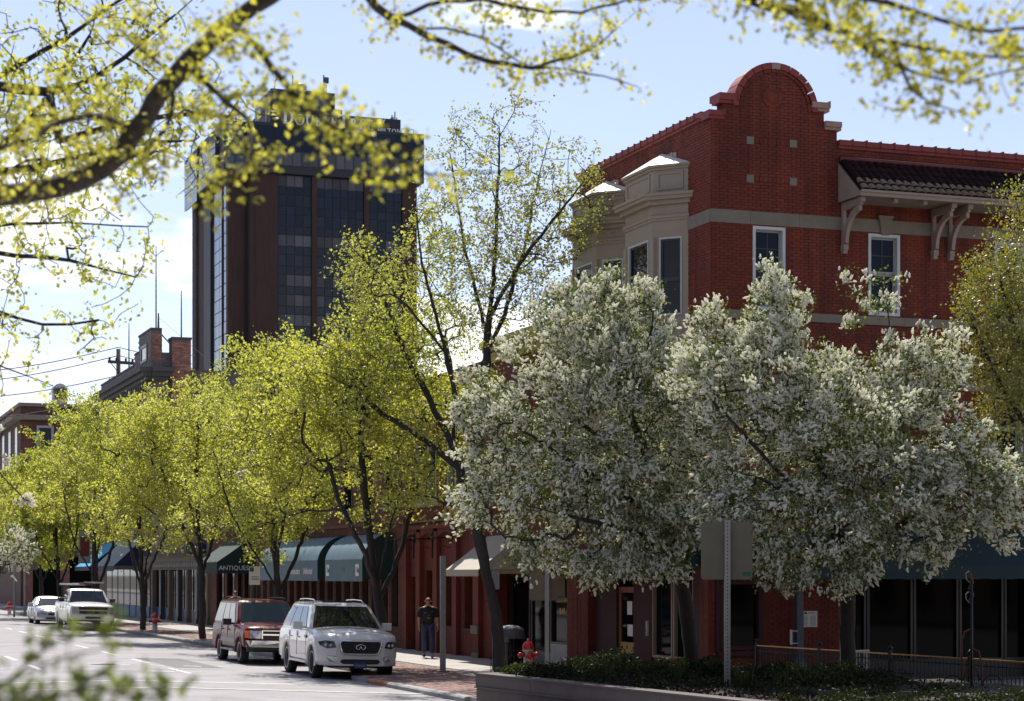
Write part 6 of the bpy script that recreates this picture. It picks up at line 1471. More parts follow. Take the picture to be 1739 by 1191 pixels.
for i, (px, Y, l) in enumerate(((1035, 35.8, 'iris clump with bright blades on the soil left of centre in the planter'), (1265, 33.0, 'iris clump right beside the perforated sign post'), (965, 37.4, 'iris clump near the tan sign post'), (1150, 34.6, 'iris clump midway along the planter wall'), (1330, 32.3, 'iris clump nearest the bottom edge below the fence'))): blades(px, Y, l, 90+i)
# low tangled ground cover between the shrubs
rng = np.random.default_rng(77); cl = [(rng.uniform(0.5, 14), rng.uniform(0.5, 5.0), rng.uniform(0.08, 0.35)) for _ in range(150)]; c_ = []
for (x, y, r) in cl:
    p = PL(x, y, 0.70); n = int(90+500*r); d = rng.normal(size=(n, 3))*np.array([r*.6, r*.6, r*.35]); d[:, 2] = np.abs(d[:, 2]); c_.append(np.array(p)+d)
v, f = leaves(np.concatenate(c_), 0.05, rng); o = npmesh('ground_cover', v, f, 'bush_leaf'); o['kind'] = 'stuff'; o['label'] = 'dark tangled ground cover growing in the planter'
# stones in the bed
for i, (px, Y) in enumerate(((1170, 34.9), (1205, 34.6), (1560, 31.5), (1640, 31.0))):
    p = at(px, YH, Y); mb = MB(); r = random.Random(i); mb.prism([(0.32*math.cos(a)*(0.8+0.4*r.random()), 0.2*math.sin(a)*(0.8+0.4*r.random()), 0) for a in np.linspace(0, 5.5, 7)], (0, 0, 0.06)); o = mb.build('flat_stone', 'stone'); o.location = (p.x, p.y, 0.70); tag(o, ('flat pale stone left of the sign post', 'flat pale stone close to the sign post', 'flat pale stone under the iron fence', 'flat pale stone at the right below the iron rings')[i], 'stone', 'flat stones in the planter')

# ------------------------------------------------------------------ iron fence and garden ironwork
FA = at(1285, YH, 42.6); FB = at(1800, YH, 33.6); FDv = (FB-FA); FDv.z = 0; FL = FDv.length
t = thing('iron_fence', 'black iron picket fence with a brass-coloured top rail along the shaded patio', 'fence', (FA.x, FA.y, 0.15), math.atan2(FDv.y, FDv.x))
mb = MB(); mb.box(0, FL, -0.02, 0.02, 0.93, 0.955); mb.build('top_rail', 'brass', t)
mb = MB(); mb.box(0, FL, -0.015, 0.015, 0.82, 0.84); mb.box(0, FL, -0.015, 0.015, 0.12, 0.15); mb.build('rail', 'black_iron', t)
pk = None; n = int(FL/0.115)
for k in range(n):
    if pk is None: mb = MB(); mb.box(-0.009, 0.009, -0.009, 0.009, 0.02, 0.93); pk = o = mb.build('picket', 'black_iron', t)
    else: o = pk.copy(); COL.objects.link(o)
    o.location = (k*0.115+0.05, 0, 0)
ps = None
for k in range(5):
    if ps is None: mb = MB(); mb.box(-0.03, 0.03, -0.03, 0.03, 0, 1.02); mb.lathe([(0.04, 0), (0.05, 0.04), (0, 0.09)], 8, (0, 0, 1.02)); ps = o = mb.build('fence_post', 'black_iron', t)
    else: o = ps.copy(); COL.objects.link(o)
    o.location = (k*FL/4, 0, 0)
p = at(1650, YH, 33.2); t = thing('iron_trellis', 'tall rusty iron garden trellis with arched top and rings beside the fence', 'trellis', (p.x, p.y, 0.15), 0.1)
mb = MB(); mb.tube([(0, 0, 0), (0, 0, 2.35)], 0.022, 6); mb.build('pole', 'black_iron', t)
mb = MB(); mb.tube([(-0.17, 0, 0), (-0.17, 0, 1.35), (-0.12, 0, 1.50), (0, 0, 1.56)], 0.014, 6); mb.tube([(0.17, 0, 0), (0.17, 0, 1.0), (0.12, 0, 1.17), (0, 0, 1.22)], 0.014, 6); mb.tube([(-0.14, 0, 0.7), (-0.1, 0, 0.88), (0, 0, 0.96), (0.1, 0, 0.88), (0.14, 0, 0.7)], 0.012, 6); mb.build('arch', 'rust', t)
for (x, z, r) in ((-0.32, 0.62, 0.165), (-0.60, 0.40, 0.16), (0.36, 0.62, 0.165), (0.0, 0.28, 0.12)): mb = MB(); mb.ring((x, 0, z), r, 0.012); mb.build('iron_ring', 'black_iron', t)
w = thing('wind_spinner', 'rusty red hanging ornament on top of the iron trellis', 'ornament', (p.x, p.y, 0), 0.1)
for k in range(4):
    mb = MB(); mb.tube([(-0.03+0.05*(k % 2), 0.03, 2.12+k*0.11), (0.03-0.05*(k % 2), 0.03, 2.30+k*0.11)], [0.035, 0.02], 5); mb.build('link', 'rust', w)
for z in (2.28, 2.62): mb = MB(); mb.tube([(-0.02, 0.0, z-0.16), (-0.09, 0, z-0.1), (-0.10, 0, z), (-0.04, 0, z+0.04)], 0.010, 5); mb.build('hook', 'galvanised', w)
for i, px in enumerate((1475, 1530)):
    p = at(px, YH, 40.5); t = thing('patio_chair', ('pale metal patio chair in the shade left of the white blossom branch', 'dark metal patio chair in deep shade near the fence')[i], 'chair', (p.x, p.y, 0.15), 0.6+i, 'patio chairs')
    for dx in (-.2, .2):
        for dy in (-.2, .2): mb = MB(); mb.tube([(dx, dy, 0), (dx*.9, dy*.9, 0.45)], 0.014, 5); mb.build('leg', 'galvanised' if i == 0 else 'black_iron', t)
    mb = MB(); mb.box(-.22, .22, -.22, .22, 0.44, 0.47); mb.build('seat', 'black_iron', t); mb = MB(); ring(Face(False, 0.22), mb, -.21, .21, 0.48, 0.92, 0.03, 0, 0.03)
    for q in range(5): mb.box(-.15+q*.07, -.13+q*.07, 0.19, 0.21, 0.5, 0.9)
    mb.build('backrest', 'galvanised' if i == 0 else 'black_iron', t)

# ------------------------------------------------------------------ people
def skin_obj(name, joints, edges, radii, m, parent, root=0, sub=2):
    me = bpy.data.meshes.new(name); me.from_pydata(joints, edges, []); me.materials.append(MATS[m]); o = bpy.data.objects.new(name, me); COL.objects.link(o); o.parent = parent
    md = o.modifiers.new('skin', 'SKIN'); md.use_smooth_shade = True
    sv_ = me.skin_vertices[0].data
    for i, r in enumerate(radii): sv_[i].radius = r if hasattr(r, '__len__') else (r, r); sv_[i].use_root = (i == root)
    s_ = o.modifiers.new('sub', 'SUBSURF'); s_.levels = sub; s_.render_levels = sub; return o
def person(label, loc, rz, shirt='black_shirt', pants='jeans', hair=False, pose='walk'):
    t = thing('person', label, 'person', loc, rz)   # faces -y
    st = 1.0 if pose == 'walk' else 0.15
    # joints: hips .95, knee .5, ankle .08
    J = [(0, 0, 0.98), (0, 0.0, 1.15), (0, 0.01, 1.32), (0, 0.0, 1.47), (0, -0.01, 1.56), (0, -0.025, 1.62), (0, -0.03, 1.70), (0, -0.02, 1.77),
         (-0.10, 0, 0.93), (-0.11, 0.04*st, 0.50), (-0.11, 0.20*st, 0.12), (-0.115, 0.10*st, 0.05),
         (0.10, 0, 0.93), (0.11, -0.14*st, 0.52), (0.105, -0.17*st, 0.09), (0.115, -0.30*st-0.05, 0.04),
         (-0.19, 0.0, 1.44), (-0.27, 0.05, 1.16), (-0.27, -0.06, 0.92), (0.19, 0, 1.44), (0.27, 0.06, 1.17), (0.285, -0.02, 0.92)]
    E = [(0, 1), (1, 2), (2, 3), (3, 4), (4, 5), (5, 6), (6, 7), (0, 8), (8, 9), (9, 10), (10, 11), (0, 12), (12, 13), (13, 14), (14, 15), (3, 16), (16, 17), (17, 18), (3, 19), (19, 20), (20, 21)]
    Rr = [(0.13, 0.095), (0.125, 0.09), (0.135, 0.10), (0.09, 0.08), (0.058, 0.06), (0.068, 0.08), (0.078, 0.095), (0.062, 0.078), (0.09, 0.09), (0.06, 0.065), (0.042, 0.045), (0.04, 0.03), (0.09, 0.09), (0.06, 0.065), (0.042, 0.045), (0.04, 0.03),
          (0.065, 0.065), (0.045, 0.045), (0.03, 0.03), (0.065, 0.065), (0.045, 0.045), (0.03, 0.03)]
    b = skin_obj('body', J, E, Rr, 'skin', t)
    # shirt: lofted over the chest, with short sleeves
    mb = MB(); mb.grid([[(w_*math.cos(q)*(1+0.03*math.sin(3*q+z*20)), d_*math.sin(q)+0.005, z) for q in np.linspace(0, 2*math.pi, 19)] for z, w_, d_ in ((0.90, 0.185, 0.135), (1.0, 0.178, 0.13), (1.12, 0.18, 0.132), (1.28, 0.20, 0.142), (1.38, 0.212, 0.142), (1.45, 0.19, 0.12), (1.50, 0.12, 0.095), (1.525, 0.075, 0.075))])
    for sx, k_ in ((-1, 17), (1, 20)):
        e_ = J[k_]; mb.tube([(sx*0.13, 0, 1.44), (sx*0.205, 0.005, 1.415), (sx*0.235, 0.02, 1.33), (sx*0.262, e_[1]*.9, 1.21)], [0.075, 0.085, 0.080, 0.078], 10, cap=False)
    mb.build('shirt', shirt, t)
    Lg = [(0, 0, 1.0), J[8], J[9], (J[10][0], J[10][1]-0.01, 0.13), J[12], J[13], (J[14][0], J[14][1]+0.01, 0.11)]
    skin_obj('trousers', Lg, [(0, 1), (1, 2), (2, 3), (0, 4), (4, 5), (5, 6)], [(0.162, 0.122), (0.11, 0.115), (0.082, 0.088), (0.07, 0.075), (0.11, 0.115), (0.082, 0.088), (0.07, 0.075)], pants, t)
    for (x, y, z, pitch) in ((-0.11, 0.20*st, 0.06, 0.35*st), (0.108, -0.17*st, 0.05, -0.1*st)):
        skin_obj('shoe', [(x, y+0.05, z), (x, y-0.05, z-0.005), (x+0.01*np.sign(x), y-0.17, z-0.01)], [(0, 1), (1, 2)], [(0.048, 0.05), (0.052, 0.048), (0.042, 0.034)], 'shoe', t)
    for sx, ji in ((-1, 18), (1, 21)):
        bx, by, bz = J[ji]
        skin_obj('hand', [(bx, by, bz+0.02), (bx, by-0.01, bz-0.05), (bx, by-0.015, bz-0.085)], [(0, 1), (1, 2)], [(0.024, 0.026), (0.020, 0.040), (0.016, 0.040)], 'skin', t, sub=1)
        for k in range(4):
            fy = by-0.045+k*0.022; fl = (0.055, 0.07, 0.075, 0.06)[k]
            skin_obj('finger', [(bx, fy, bz-0.08), (bx-sx*0.006, fy, bz-0.08-fl*.55), (bx-sx*0.022, fy, bz-0.08-fl)], [(0, 1), (1, 2)], [0.0105, 0.0095, 0.0085], 'skin', t, sub=1)
        skin_obj('thumb', [(bx, by-0.04, bz-0.03), (bx-sx*0.01, by-0.07, bz-0.065), (bx-sx*0.015, by-0.075, bz-0.10)], [(0, 1), (1, 2)], [0.013, 0.011, 0.009], 'skin', t, sub=1)
    hd = MB(); hd.lathe([(0.0, -0.035), (0.018, -0.02), (0.02, 0.0), (0.012, 0.03)], 8, (0, -0.125, 1.665)); hd.build('nose', 'skin', t)
    for sx in (-1, 1): mb = MB(); mb.lathe([(0, -0.03), (0.02, -0.02), (0.022, 0.01), (0, 0.035)], 8, (sx*0.085, -0.02, 1.665)); mb.build('ear', 'skin', t)
    mb = MB()
    for sx in (-1, 1): mb.prism([(sx*0.008, -0.135, 1.672), (sx*0.065, -0.118, 1.668), (sx*0.068, -0.112, 1.70), (sx*0.010, -0.135, 1.702)][::sx], (0, 0.012, 0))
    mb.tube([(-0.085, -0.02, 1.70), (-0.065, -0.11, 1.695), (0.065, -0.11, 1.695), (0.085, -0.02, 1.70)], 0.005, 4); mb.build('sunglasses', 'car_black', t)
    mb = MB(); mb.tube([(-0.025, -0.108, 1.612), (0, -0.114, 1.610), (0.025, -0.108, 1.612)], 0.006, 5); mb.build('mouth', 'maroon_paint', t)
    if hair: skin_obj('hair', [(0, 0.02, 1.60), (0, 0.01, 1.72), (0, -0.01, 1.79)], [(0, 1), (1, 2)], [(0.095, 0.085), (0.10, 0.105), (0.075, 0.085)], 'bark_dark', t)
    else:
        r = random.Random(2)
        for k in range(7):
            mb = MB(); a, z = r.uniform(-0.11, 0.11), r.uniform(1.06, 1.38); w_ = r.uniform(.012, .035); mb.box(a-w_, a+w_, -0.150, -0.10, z-.01, z+.01); mb.build('shirt_mark', 'shirt_print', t)
        mb = MB(); mb.lathe([(0.036, -0.01), (0.036, 0.012)], 10, (J[21][0], J[21][1]+0.01, J[21][2]+0.04)); mb.build('wristwatch', 'chrome', t)
    return t
p = at(727, YH, 59.0); person('man in black printed shirt and blue jeans walking on the sunny pavement', (p.x, p.y, 0.15), 0.10)
p = W(44.6, -1.6); p2 = at(399, YH, 83); person('dark-clad person standing in the shade by the antiques shop, mostly behind the maroon vehicle', (p2.x, p2.y, 0.15), 0.3, 'rust', 'shoe', True, 'stand')

# ------------------------------------------------------------------ street trees
SPR = 'young green street trees along the kerb'
def street_tree(s, label, seed, H_, r, fork=1.9, two=0.35, nt=520, per=12, v=-4.2, lsz=0.125, lean=(0, 0), zlow=3.6, leafm='lime_leaf'):
    rq = random.Random(seed); per = int(per*1.2); lsz *= 0.88; leafm = 'lime_leaf' if seed % 2 else 'fresh_leaf'
    b = W(s, v, 0.15); e = lambda x, y, z: (b.x+x, b.y+y, z)
    lx, ly = lean; tr = [[e(0, 0, 0.1), e(0.03, 0, 1.0), e(lx*.3, ly*.3, fork), e(lx*.6-0.1, ly*.6, fork+1.4), e(lx-0.2, ly, H_*0.6), e(lx-.1, ly, H_*0.82)],
        [e(lx*.3, ly*.3, fork), e(two, 0.3, fork+1.0), e(two*2.2, .8, fork+2.6), e(two*3.2, 1.2, H_*0.65)],
        [e(lx*.3, ly*.3, fork+.2), e(-two*1.2, -0.4, fork+1.2), e(-two*3.0, -1.0, fork+2.5), e(-two*4.2, -1.4, H_*0.6)],
        [e(lx*.3, ly*.3, fork+.4), e(0.1, -two*1.5, fork+1.6), e(0.6, -two*3.5, H_*0.5)], [e(lx*.3, ly*.3, fork+.5), e(-0.3, two*2, fork+1.7), e(-.8, two*4, H_*0.55)]]
    zc = (zlow+H_)/2; hh = H_-zlow; blobs = [(b.x+lx+rq.uniform(-.5, .5), b.y+ly, zc, r*0.8, r, hh/2, int(nt*0.42))]+[(b.x+lx+rq.uniform(-.75, .75)*r, b.y+rq.uniform(-.6, .6)*r, zlow+hh*rq.uniform(.2, .78), r*rq.uniform(.35, .6), r*.5, hh*rq.uniform(.14, .28), int(nt*0.097)) for _ in range(6)]
    return tree('street_tree', label, b, tr, blobs, leafm, lsz, per, seed, SPR, 'bark_dark', r_tip=0.009, r_base=0.14, spread=0.13, shell=1.7, bow=0.18, up=-0.15, wob=0.04)
street_tree(11.5, 'lime green street tree whose forked trunk stands behind the white vehicle', 11, 10.0, 3.2, lean=(-0.4, 0), nt=760, per=15, zlow=3.5, lsz=0.11)
street_tree(23.8, 'lime green street tree behind the maroon vehicle with two diverging stems', 12, 10.9, 3.5, two=0.45, nt=760, per=17, zlow=3.2, lsz=0.12)
street_tree(36.6, 'lime green street tree with a single straight trunk left of the antiques shop', 13, 10.9, 3.6, fork=2.6, two=0.3, nt=700, per=17, lsz=0.13, zlow=3.2)
street_tree(50.3, 'lime green street tree with crossed slender trunks behind the red-capped hydrant', 14, 10.9, 3.8, two=-0.4, nt=640, per=16, zlow=3.8, lsz=0.15)
street_tree(64.5, 'lime green street tree rising behind the pickup truck', 15, 11.6, 4.2, nt=600, per=16, zlow=4.2, lsz=0.165)
street_tree(80.0, 'lime green street tree near the silver sedan with dark forked trunk', 16, 11.8, 4.6, nt=560, per=17, zlow=2.8, lsz=0.18)
street_tree(95.0, 'farthest lime green street tree near the diamond sign', 17, 11.0, 4.6, nt=500, per=17, zlow=3.0, v=-3.5, lsz=0.18)
# small white tree far left
b = at(-6, YH, 112); tree('blossom_tree', 'distant white blossom tree cut by the left edge under the green crowns', (b.x, b.y, 0.15), [[(b.x, b.y, 0.1), (b.x, b.y, 2), (b.x+.3, b.y, 4)]], [(b.x, b.y, 4.0, 2.4, 2.4, 1.6, 160)], 'green_leaf', 0.16, 4, 31, flowers=(6, 0.2, 0.5), spread=0.2, r_base=0.13)
# tall sparse tree
e = lambda px, y, Y=49.0: tuple(at(px, y, Y))
tb = at(850, YH, 49.0); tb.z = 0.15
TR = [[(tb.x, tb.y, 0.1), e(848, 1060), e(835, 1010), e(815, 920), e(808, 850), e(812, 760), e(822, 650), e(830, 540), e(842, 430), e(846, 300), e(850, 215)],
      [e(812, 790), e(780, 700, 48.6), e(758, 600, 48.3), e(735, 520, 48.0), e(712, 430, 48), e(705, 330, 48)], [e(820, 620), e(862, 520, 49.6), e(895, 400, 50), e(915, 300, 50.2), e(935, 220, 50.4)],
      [e(826, 560), e(795, 450, 49.8), e(775, 340, 50), e(765, 260, 50)], [e(830, 540), e(880, 450, 48.4), e(950, 360, 48), e(1005, 290, 48)], [e(808, 850), e(740, 760, 47.6), e(680, 700, 47.2), e(600, 640, 47)], [e(758, 600, 48.3), e(690, 520, 47.6), e(620, 440, 47.4), e(585, 410, 47.3)]]
def bl(px, y, Y, rx, ry, rz, n): p = at(px, y, Y); k = Y/F; return (p.x, p.y, p.z, rx*k, ry, rz*k, n)
def upness(c): return np.clip(0.95-(c[:, 2]-9)*0.04, 0.65, 1)
tree('tall_tree', 'tall sparse tree with pale new leaves rising left of the red corner building', tb, TR, [bl(868, 330, 49.3, 165, 1.9, 175, 430), bl(790, 430, 48.5, 130, 1.8, 130, 190), bl(880, 520, 49, 130, 1.8, 120, 150), bl(985, 350, 48.6, 65, 1.0, 75, 70), bl(620, 460, 48, 70, 1.2, 70, 70)], 'pale_leaf', 0.082, 9, 41, None, 'bark_dark', r_tip=0.006, r_base=0.125, spread=0.10, up=-0.5, bow=0.22, cat='tree', keep=upness, wob=0.035, downpen=1.2)
tl = at(742, YH, 49.6); tl.z = 0.15
# denser lower-left growth belongs to the same stand: second young tree behind the post
TR2 = [[(at(846, YH, 50.4).x, 50.4, 0.1), e(843, 1050, 50.4), e(832, 1005, 50.5), e(813, 920, 50.6), e(796, 850, 51), e(770, 760, 51.5), e(720, 660, 52), e(670, 560, 52.5), e(645, 480, 53)], [e(783, 800, 51.2), e(720, 745, 51.6), e(650, 705, 52), e(580, 640, 52.4), e(540, 600, 52.6)], [e(770, 760, 51.5), e(770, 650, 52.5), e(755, 560, 53)]]
q = at(846, YH, 50.4)
tree('street_tree', 'bright green street tree with spreading crown in front of the hotel tower', (q.x, q.y, 0.15), TR2, [bl(690, 560, 53, 130, 2.2, 125, 260), bl(630, 640, 52.8, 140, 2.2, 120, 220), bl(735, 800, 52.2, 75, 1.6, 100, 110), bl(620, 450, 53, 55, 1.2, 55, 26), bl(720, 430, 53, 60, 1.4, 70, 36)], 'fresh_leaf', 0.09, 10, 42, SPR, 'bark_dark', r_tip=0.008, r_base=0.13, spread=0.14, bow=0.15, up=0.0)

# ------------------------------------------------------------------ white blossom trees
BG = 'white blossom trees in the planter'
Y1 = 38.6
tb1 = at(1180, YH, Y1); f1 = lambda px, y, d=0.0: tuple(at(px, y, Y1+d))
T1 = [[(tb1.x, tb1.y, 0.6), f1(1172, 1080), f1(1158, 990), f1(1135, 900), f1(1110, 810, .2), f1(1070, 700, .3), f1(1030, 600, .4), f1(1010, 520, .4)], [f1(1158, 990), f1(1180, 900, .5), f1(1190, 800, .8), f1(1180, 700, 1), f1(1150, 600, 1)], [f1(1135, 900), f1(1060, 840, -.6), f1(960, 780, -.9), f1(870, 720, -1)],
      [f1(1110, 810, .2), f1(1000, 730, .2), f1(920, 660), f1(870, 580)], [f1(1150, 960), f1(1080, 900, -1), f1(980, 880, -1.3), f1(900, 860, -1.4)], [f1(1070, 700, .3), f1(1100, 600, -.4), f1(1110, 530, -.6)]]
def bl1(px, y, Y, rx, ry, rz, n): return bl(px, y, Y, rx, ry, rz, n)
tree('blossom_tree', 'left white blossom tree covering the bay windows and the bar front', (tb1.x, tb1.y, 0.66), T1,
     [bl(985, 700, 38.4, 200, 2.0, 170, 420), bl(1010, 560, 38.8, 115, 1.5, 90, 160), bl(1075, 610, 38.8, 110, 1.5, 110, 150), bl(990, 850, 38.0, 200, 1.9, 100, 360), bl(1110, 900, 38.2, 120, 1.5, 60, 150), bl(840, 760, 38.2, 70, 1.1, 80, 60), bl(1160, 780, 38.9, 100, 1.6, 150, 220), bl(1170, 640, 38.8, 70, 1.2, 70, 80), bl(820, 690, 38.2, 60, 0.8, 70, 45), bl(1030, 490, 38.8, 30, .6, 40, 22), bl(1100, 500, 38.8, 35, .6, 35, 22), bl(950, 520, 38.8, 35, .6, 50, 24), bl(800, 860, 38, 50, .8, 50, 30), bl(900, 940, 38, 60, 1, 40, 40), bl(1000, 960, 37.8, 80, 1, 35, 40), bl(1110, 960, 37.6, 80, 1, 35, 50), bl(1230, 900, 38, 60, 1, 60, 50)], 'green_leaf', 0.064, 14, 51, BG, 'bark_dark',
     r_tip=0.005, r_base=0.145, spread=0.10, step=0.2, flowers=(14, 0.106, 1.1), up=-0.35, shell=1.9, bow=0.15, wob=0.025, zfac=lambda h: 0.72+0.28*h)
Y2 = 35.8
tb2 = at(1440, YH, Y2); f2 = lambda px, y, d=0.0: tuple(at(px, y, Y2+d))
T2 = [[(tb2.x, tb2.y, 0.5), f2(1438, 1060), f2(1442, 1010), f2(1430, 930), f2(1410, 840), f2(1380, 740), f2(1350, 640), f2(1325, 540)], [f2(1442, 1010), f2(1470, 930, .5), f2(1500, 840, .8), f2(1530, 740, 1), f2(1520, 620, 1)], [f2(1430, 930), f2(1370, 850, -.8), f2(1300, 780, -1.1), f2(1230, 700, -1.2)],
      [f2(1470, 930, .5), f2(1560, 870, -.3), f2(1640, 820, -.6), f2(1700, 790, -.6)], [f2(1380, 740), f2(1300, 660, .5), f2(1240, 590, .6)], [f2(1530, 740, 1), f2(1600, 680, .8), f2(1650, 640, .7)], [f2(1520, 620, 1), f2(1510, 540, .8), f2(1495, 470, .8)], [f2(1520, 620, 1), f2(1460, 560, .8), f2(1428, 490, .8)]]
tree('blossom_tree', 'right white blossom tree with low forked trunk in front of the iron fence', (tb2.x, tb2.y, 0.66), T2,
     [bl(1330, 720, 35.6, 170, 2.0, 150, 400), bl(1310, 560, 35.8, 80, 1.2, 75, 110), bl(1480, 760, 35.9, 200, 2.0, 130, 380), bl(1400, 880, 35.4, 230, 2.0, 90, 360), bl(1250, 840, 35.4, 90, 1.4, 60, 120), bl(1620, 820, 35.4, 125, 1.5, 110, 230), bl(1560, 620, 36, 95, 1.4, 70, 110), bl(1225, 650, 35.8, 95, 1.4, 90, 150), bl(1450, 660, 36, 90, 1.4, 60, 90), bl(1480, 510, 36.6, 80, 0.8, 60, 16), bl(1310, 480, 35.8, 30, .6, 40, 20), bl(1330, 960, 35.2, 60, 1, 45, 60), bl(1430, 970, 34.9, 70, .9, 40, 55), bl(1560, 930, 35.2, 90, 1, 50, 50), bl(1700, 850, 35, 50, .9, 90, 60), bl(1200, 540, 35.9, 40, .6, 40, 20), bl(1190, 640, 36.4, 60, 1, 70, 70)], 'green_leaf', 0.060, 14, 52, BG, 'bark_dark',
     r_tip=0.005, r_base=0.14, spread=0.095, step=0.19, flowers=(15, 0.101, 1.1), up=-0.35, shell=1.9, bow=0.15, wob=0.025, zfac=lambda h: 0.74+0.26*h)
# olive green tree at the right
tb3 = at(1800, YH, 38.0); f3 = lambda px, y, d=0.0: tuple(at(px, y, 38+d))
tree('olive_tree', 'olive green leafy tree cut by the right edge in front of the brick wall', (tb3.x, tb3.y, 0.15), [[(tb3.x, tb3.y, 0.1), f3(1800, 950), f3(1790, 800), f3(1780, 650), f3(1760, 500), f3(1750, 380)], [f3(1790, 800), f3(1730, 700), f3(1680, 620), f3(1650, 540)], [f3(1780, 650), f3(1720, 560), f3(1690, 450)]],
     [bl(1765, 480, 38, 125, 1.9, 190, 420), bl(1690, 560, 38, 90, 1.3, 150, 240), bl(1740, 690, 38, 90, 1.5, 90, 170)], 'olive_leaf', 0.062, 17, 53, None, 'bark_dark', r_tip=0.006, r_base=0.12, spread=0.11, shell=2.0)

# ------------------------------------------------------------------ overhanging tree near the camera
def path(pts, Y):
    out = []
    for i, p in enumerate(pts):
        y = Y if not hasattr(Y, '__len__') else Y[0]+(Y[1]-Y[0])*i/(len(pts)-1); out.append(tuple(at(p[0], p[1], y)))
    return out
def near_tree(name, label, base, limbs, twigs, leafm, lsz, per, seed, r_tip, r_base, spread, parts=0, bark='bark_grey', step=0.08, keep=None):
    """limbs: list of world polylines (first starts at the trunk); twigs: (limb index, from, to, how many, reach)"""
    rng = np.random.default_rng(seed); tg = []
    for (li, a, b, n, reach) in twigs:
        P = np.array(limbs[li]); seg = np.linalg.norm(np.diff(P, axis=0), axis=1); cum = np.concatenate([[0], np.cumsum(seg)]); tot = cum[-1]
        for _ in range(n):
            u = rng.uniform(a, b)*tot; p = np.array([np.interp(u, cum, P[:, k]) for k in range(3)]); d = rng.normal(size=3); d[1] *= 0.7; d /= np.linalg.norm(d); tg.append(p+d*reach*rng.uniform(0.35, 1.0))
    return tree(name, label, base, limbs, None, leafm, lsz, per, seed, None, bark, r_tip=r_tip, r_base=r_base, spread=spread, step=step, targets=np.array(tg), leaf_parts=parts, up=0.2, bow=0.1, wob=0.012, downpen=0.1)
base = (-4.6, 7.4, 0.0)
L0 = [base, (-4.5, 7.4, 1.5), (-4.1, 7.4, 2.9), (-3.0, 7.4, 3.85)]+path([(-60, 338), (0, 335), (70, 322), (140, 318), (188, 290), (222, 225), (268, 170), (315, 105), (362, 62), (430, 15), (520, -50), (640, -140)], (7.5, 7.0))
L1 = path([(330, 85), (400, 45), (445, 80), (475, 140), (520, 185), (590, 240), (660, 268), (720, 290), (800, 305), (870, 290)], (6.6, 5.9))
L2 = path([(560, -80), (610, -10), (665, 35), (720, 52), (760, 80), (830, 108), (900, 116), (960, 118), (1030, 128), (1080, 150)], (7.6, 8.2))
L3 = path([(700, -60), (790, -15), (850, 15), (930, 15), (990, 32), (1040, 5), (1130, -8)], (7.8, 8.2)); L3b = path([(720, 52), (790, 45), (850, 80), (900, 116)], (7.8, 7.9)); L3c = path([(900, 116), (990, 95), (1040, 60), (1085, 20)], (8.1, 8.4))
L4 = path([(640, -140), (900, -120), (1150, -70), (1250, -12), (1310, 12), (1380, 30), (1440, 55), (1480, 95), (1530, 120), (1600, 142), (1680, 140), (1760, 110)], (7.0, 6.0))
L4b = path([(1380, 30), (1460, 40), (1520, 75), (1600, 88), (1700, 100), (1780, 90)], (6.2, 6.1)); L4c = path([(1490, 100), (1510, 135), (1545, 160), (1580, 180), (1625, 192)], (6.2, 6.1)); L4d = path([(1250, -12), (1330, -20), (1450, -8), (1560, 20), (1680, 60), (1770, 50)], (6.3, 6.0))
L5 = path([(188, 290), (230, 270), (270, 250), (300, 190), (290, 110), (235, 85), (190, 40), (150, -20)], (7.4, 7.9))
L6 = path([(222, 225), (180, 190), (120, 190), (60, 230), (0, 260), (-60, 250)], (7.3, 6.4)); L7 = path([(315, 105), (370, 160), (420, 200), (440, 260), (400, 300), (350, 310)], (7.1, 6.3)); L8 = path([(520, 185), (560, 200), (620, 215), (660, 260), (690, 300)], (6.3, 6.0))
limbs = [L0, L4, L2, L1, L3, L3b, L3c, L4b, L4c, L4d, L5, L6, L7, L8]
for i, l in enumerate(limbs[1:], 1): l[0] = tuple(min((q for q in sum(limbs[:i], [])), key=lambda q: (q[0]-l[0][0])**2+(q[1]-l[0][1])**2+(q[2]-l[0][2])**2)) if i not in (1, 2) else L0[-1]
near_tree('overhanging_tree', 'close overhanging tree branches with blurred yellow-green leaves across the top of the photo', base, limbs,
    [(0, 0.42, 0.95, 80, 0.27), (1, 0.35, 1, 85, 0.14), (2, 0.15, 1, 70, 0.12), (3, 0.1, 1, 62, 0.14), (4, 0.2, 1, 50, 0.11), (5, 0, 1, 14, 0.1), (6, 0, 1, 28, 0.1), (7, 0, 1, 50, 0.10), (8, 0, 0.9, 12, 0.07), (9, 0.1, 1, 95, 0.15), (10, 0, 1, 60, 0.2), (11, 0, 1, 100, 0.22), (12, 0, 1, 45, 0.16), (13, 0, 1, 20, 0.10)],
    'yellow_leaf', 0.027, 6, 71, 0.0017, 0.043, 0.022, parts=280, step=0.07)
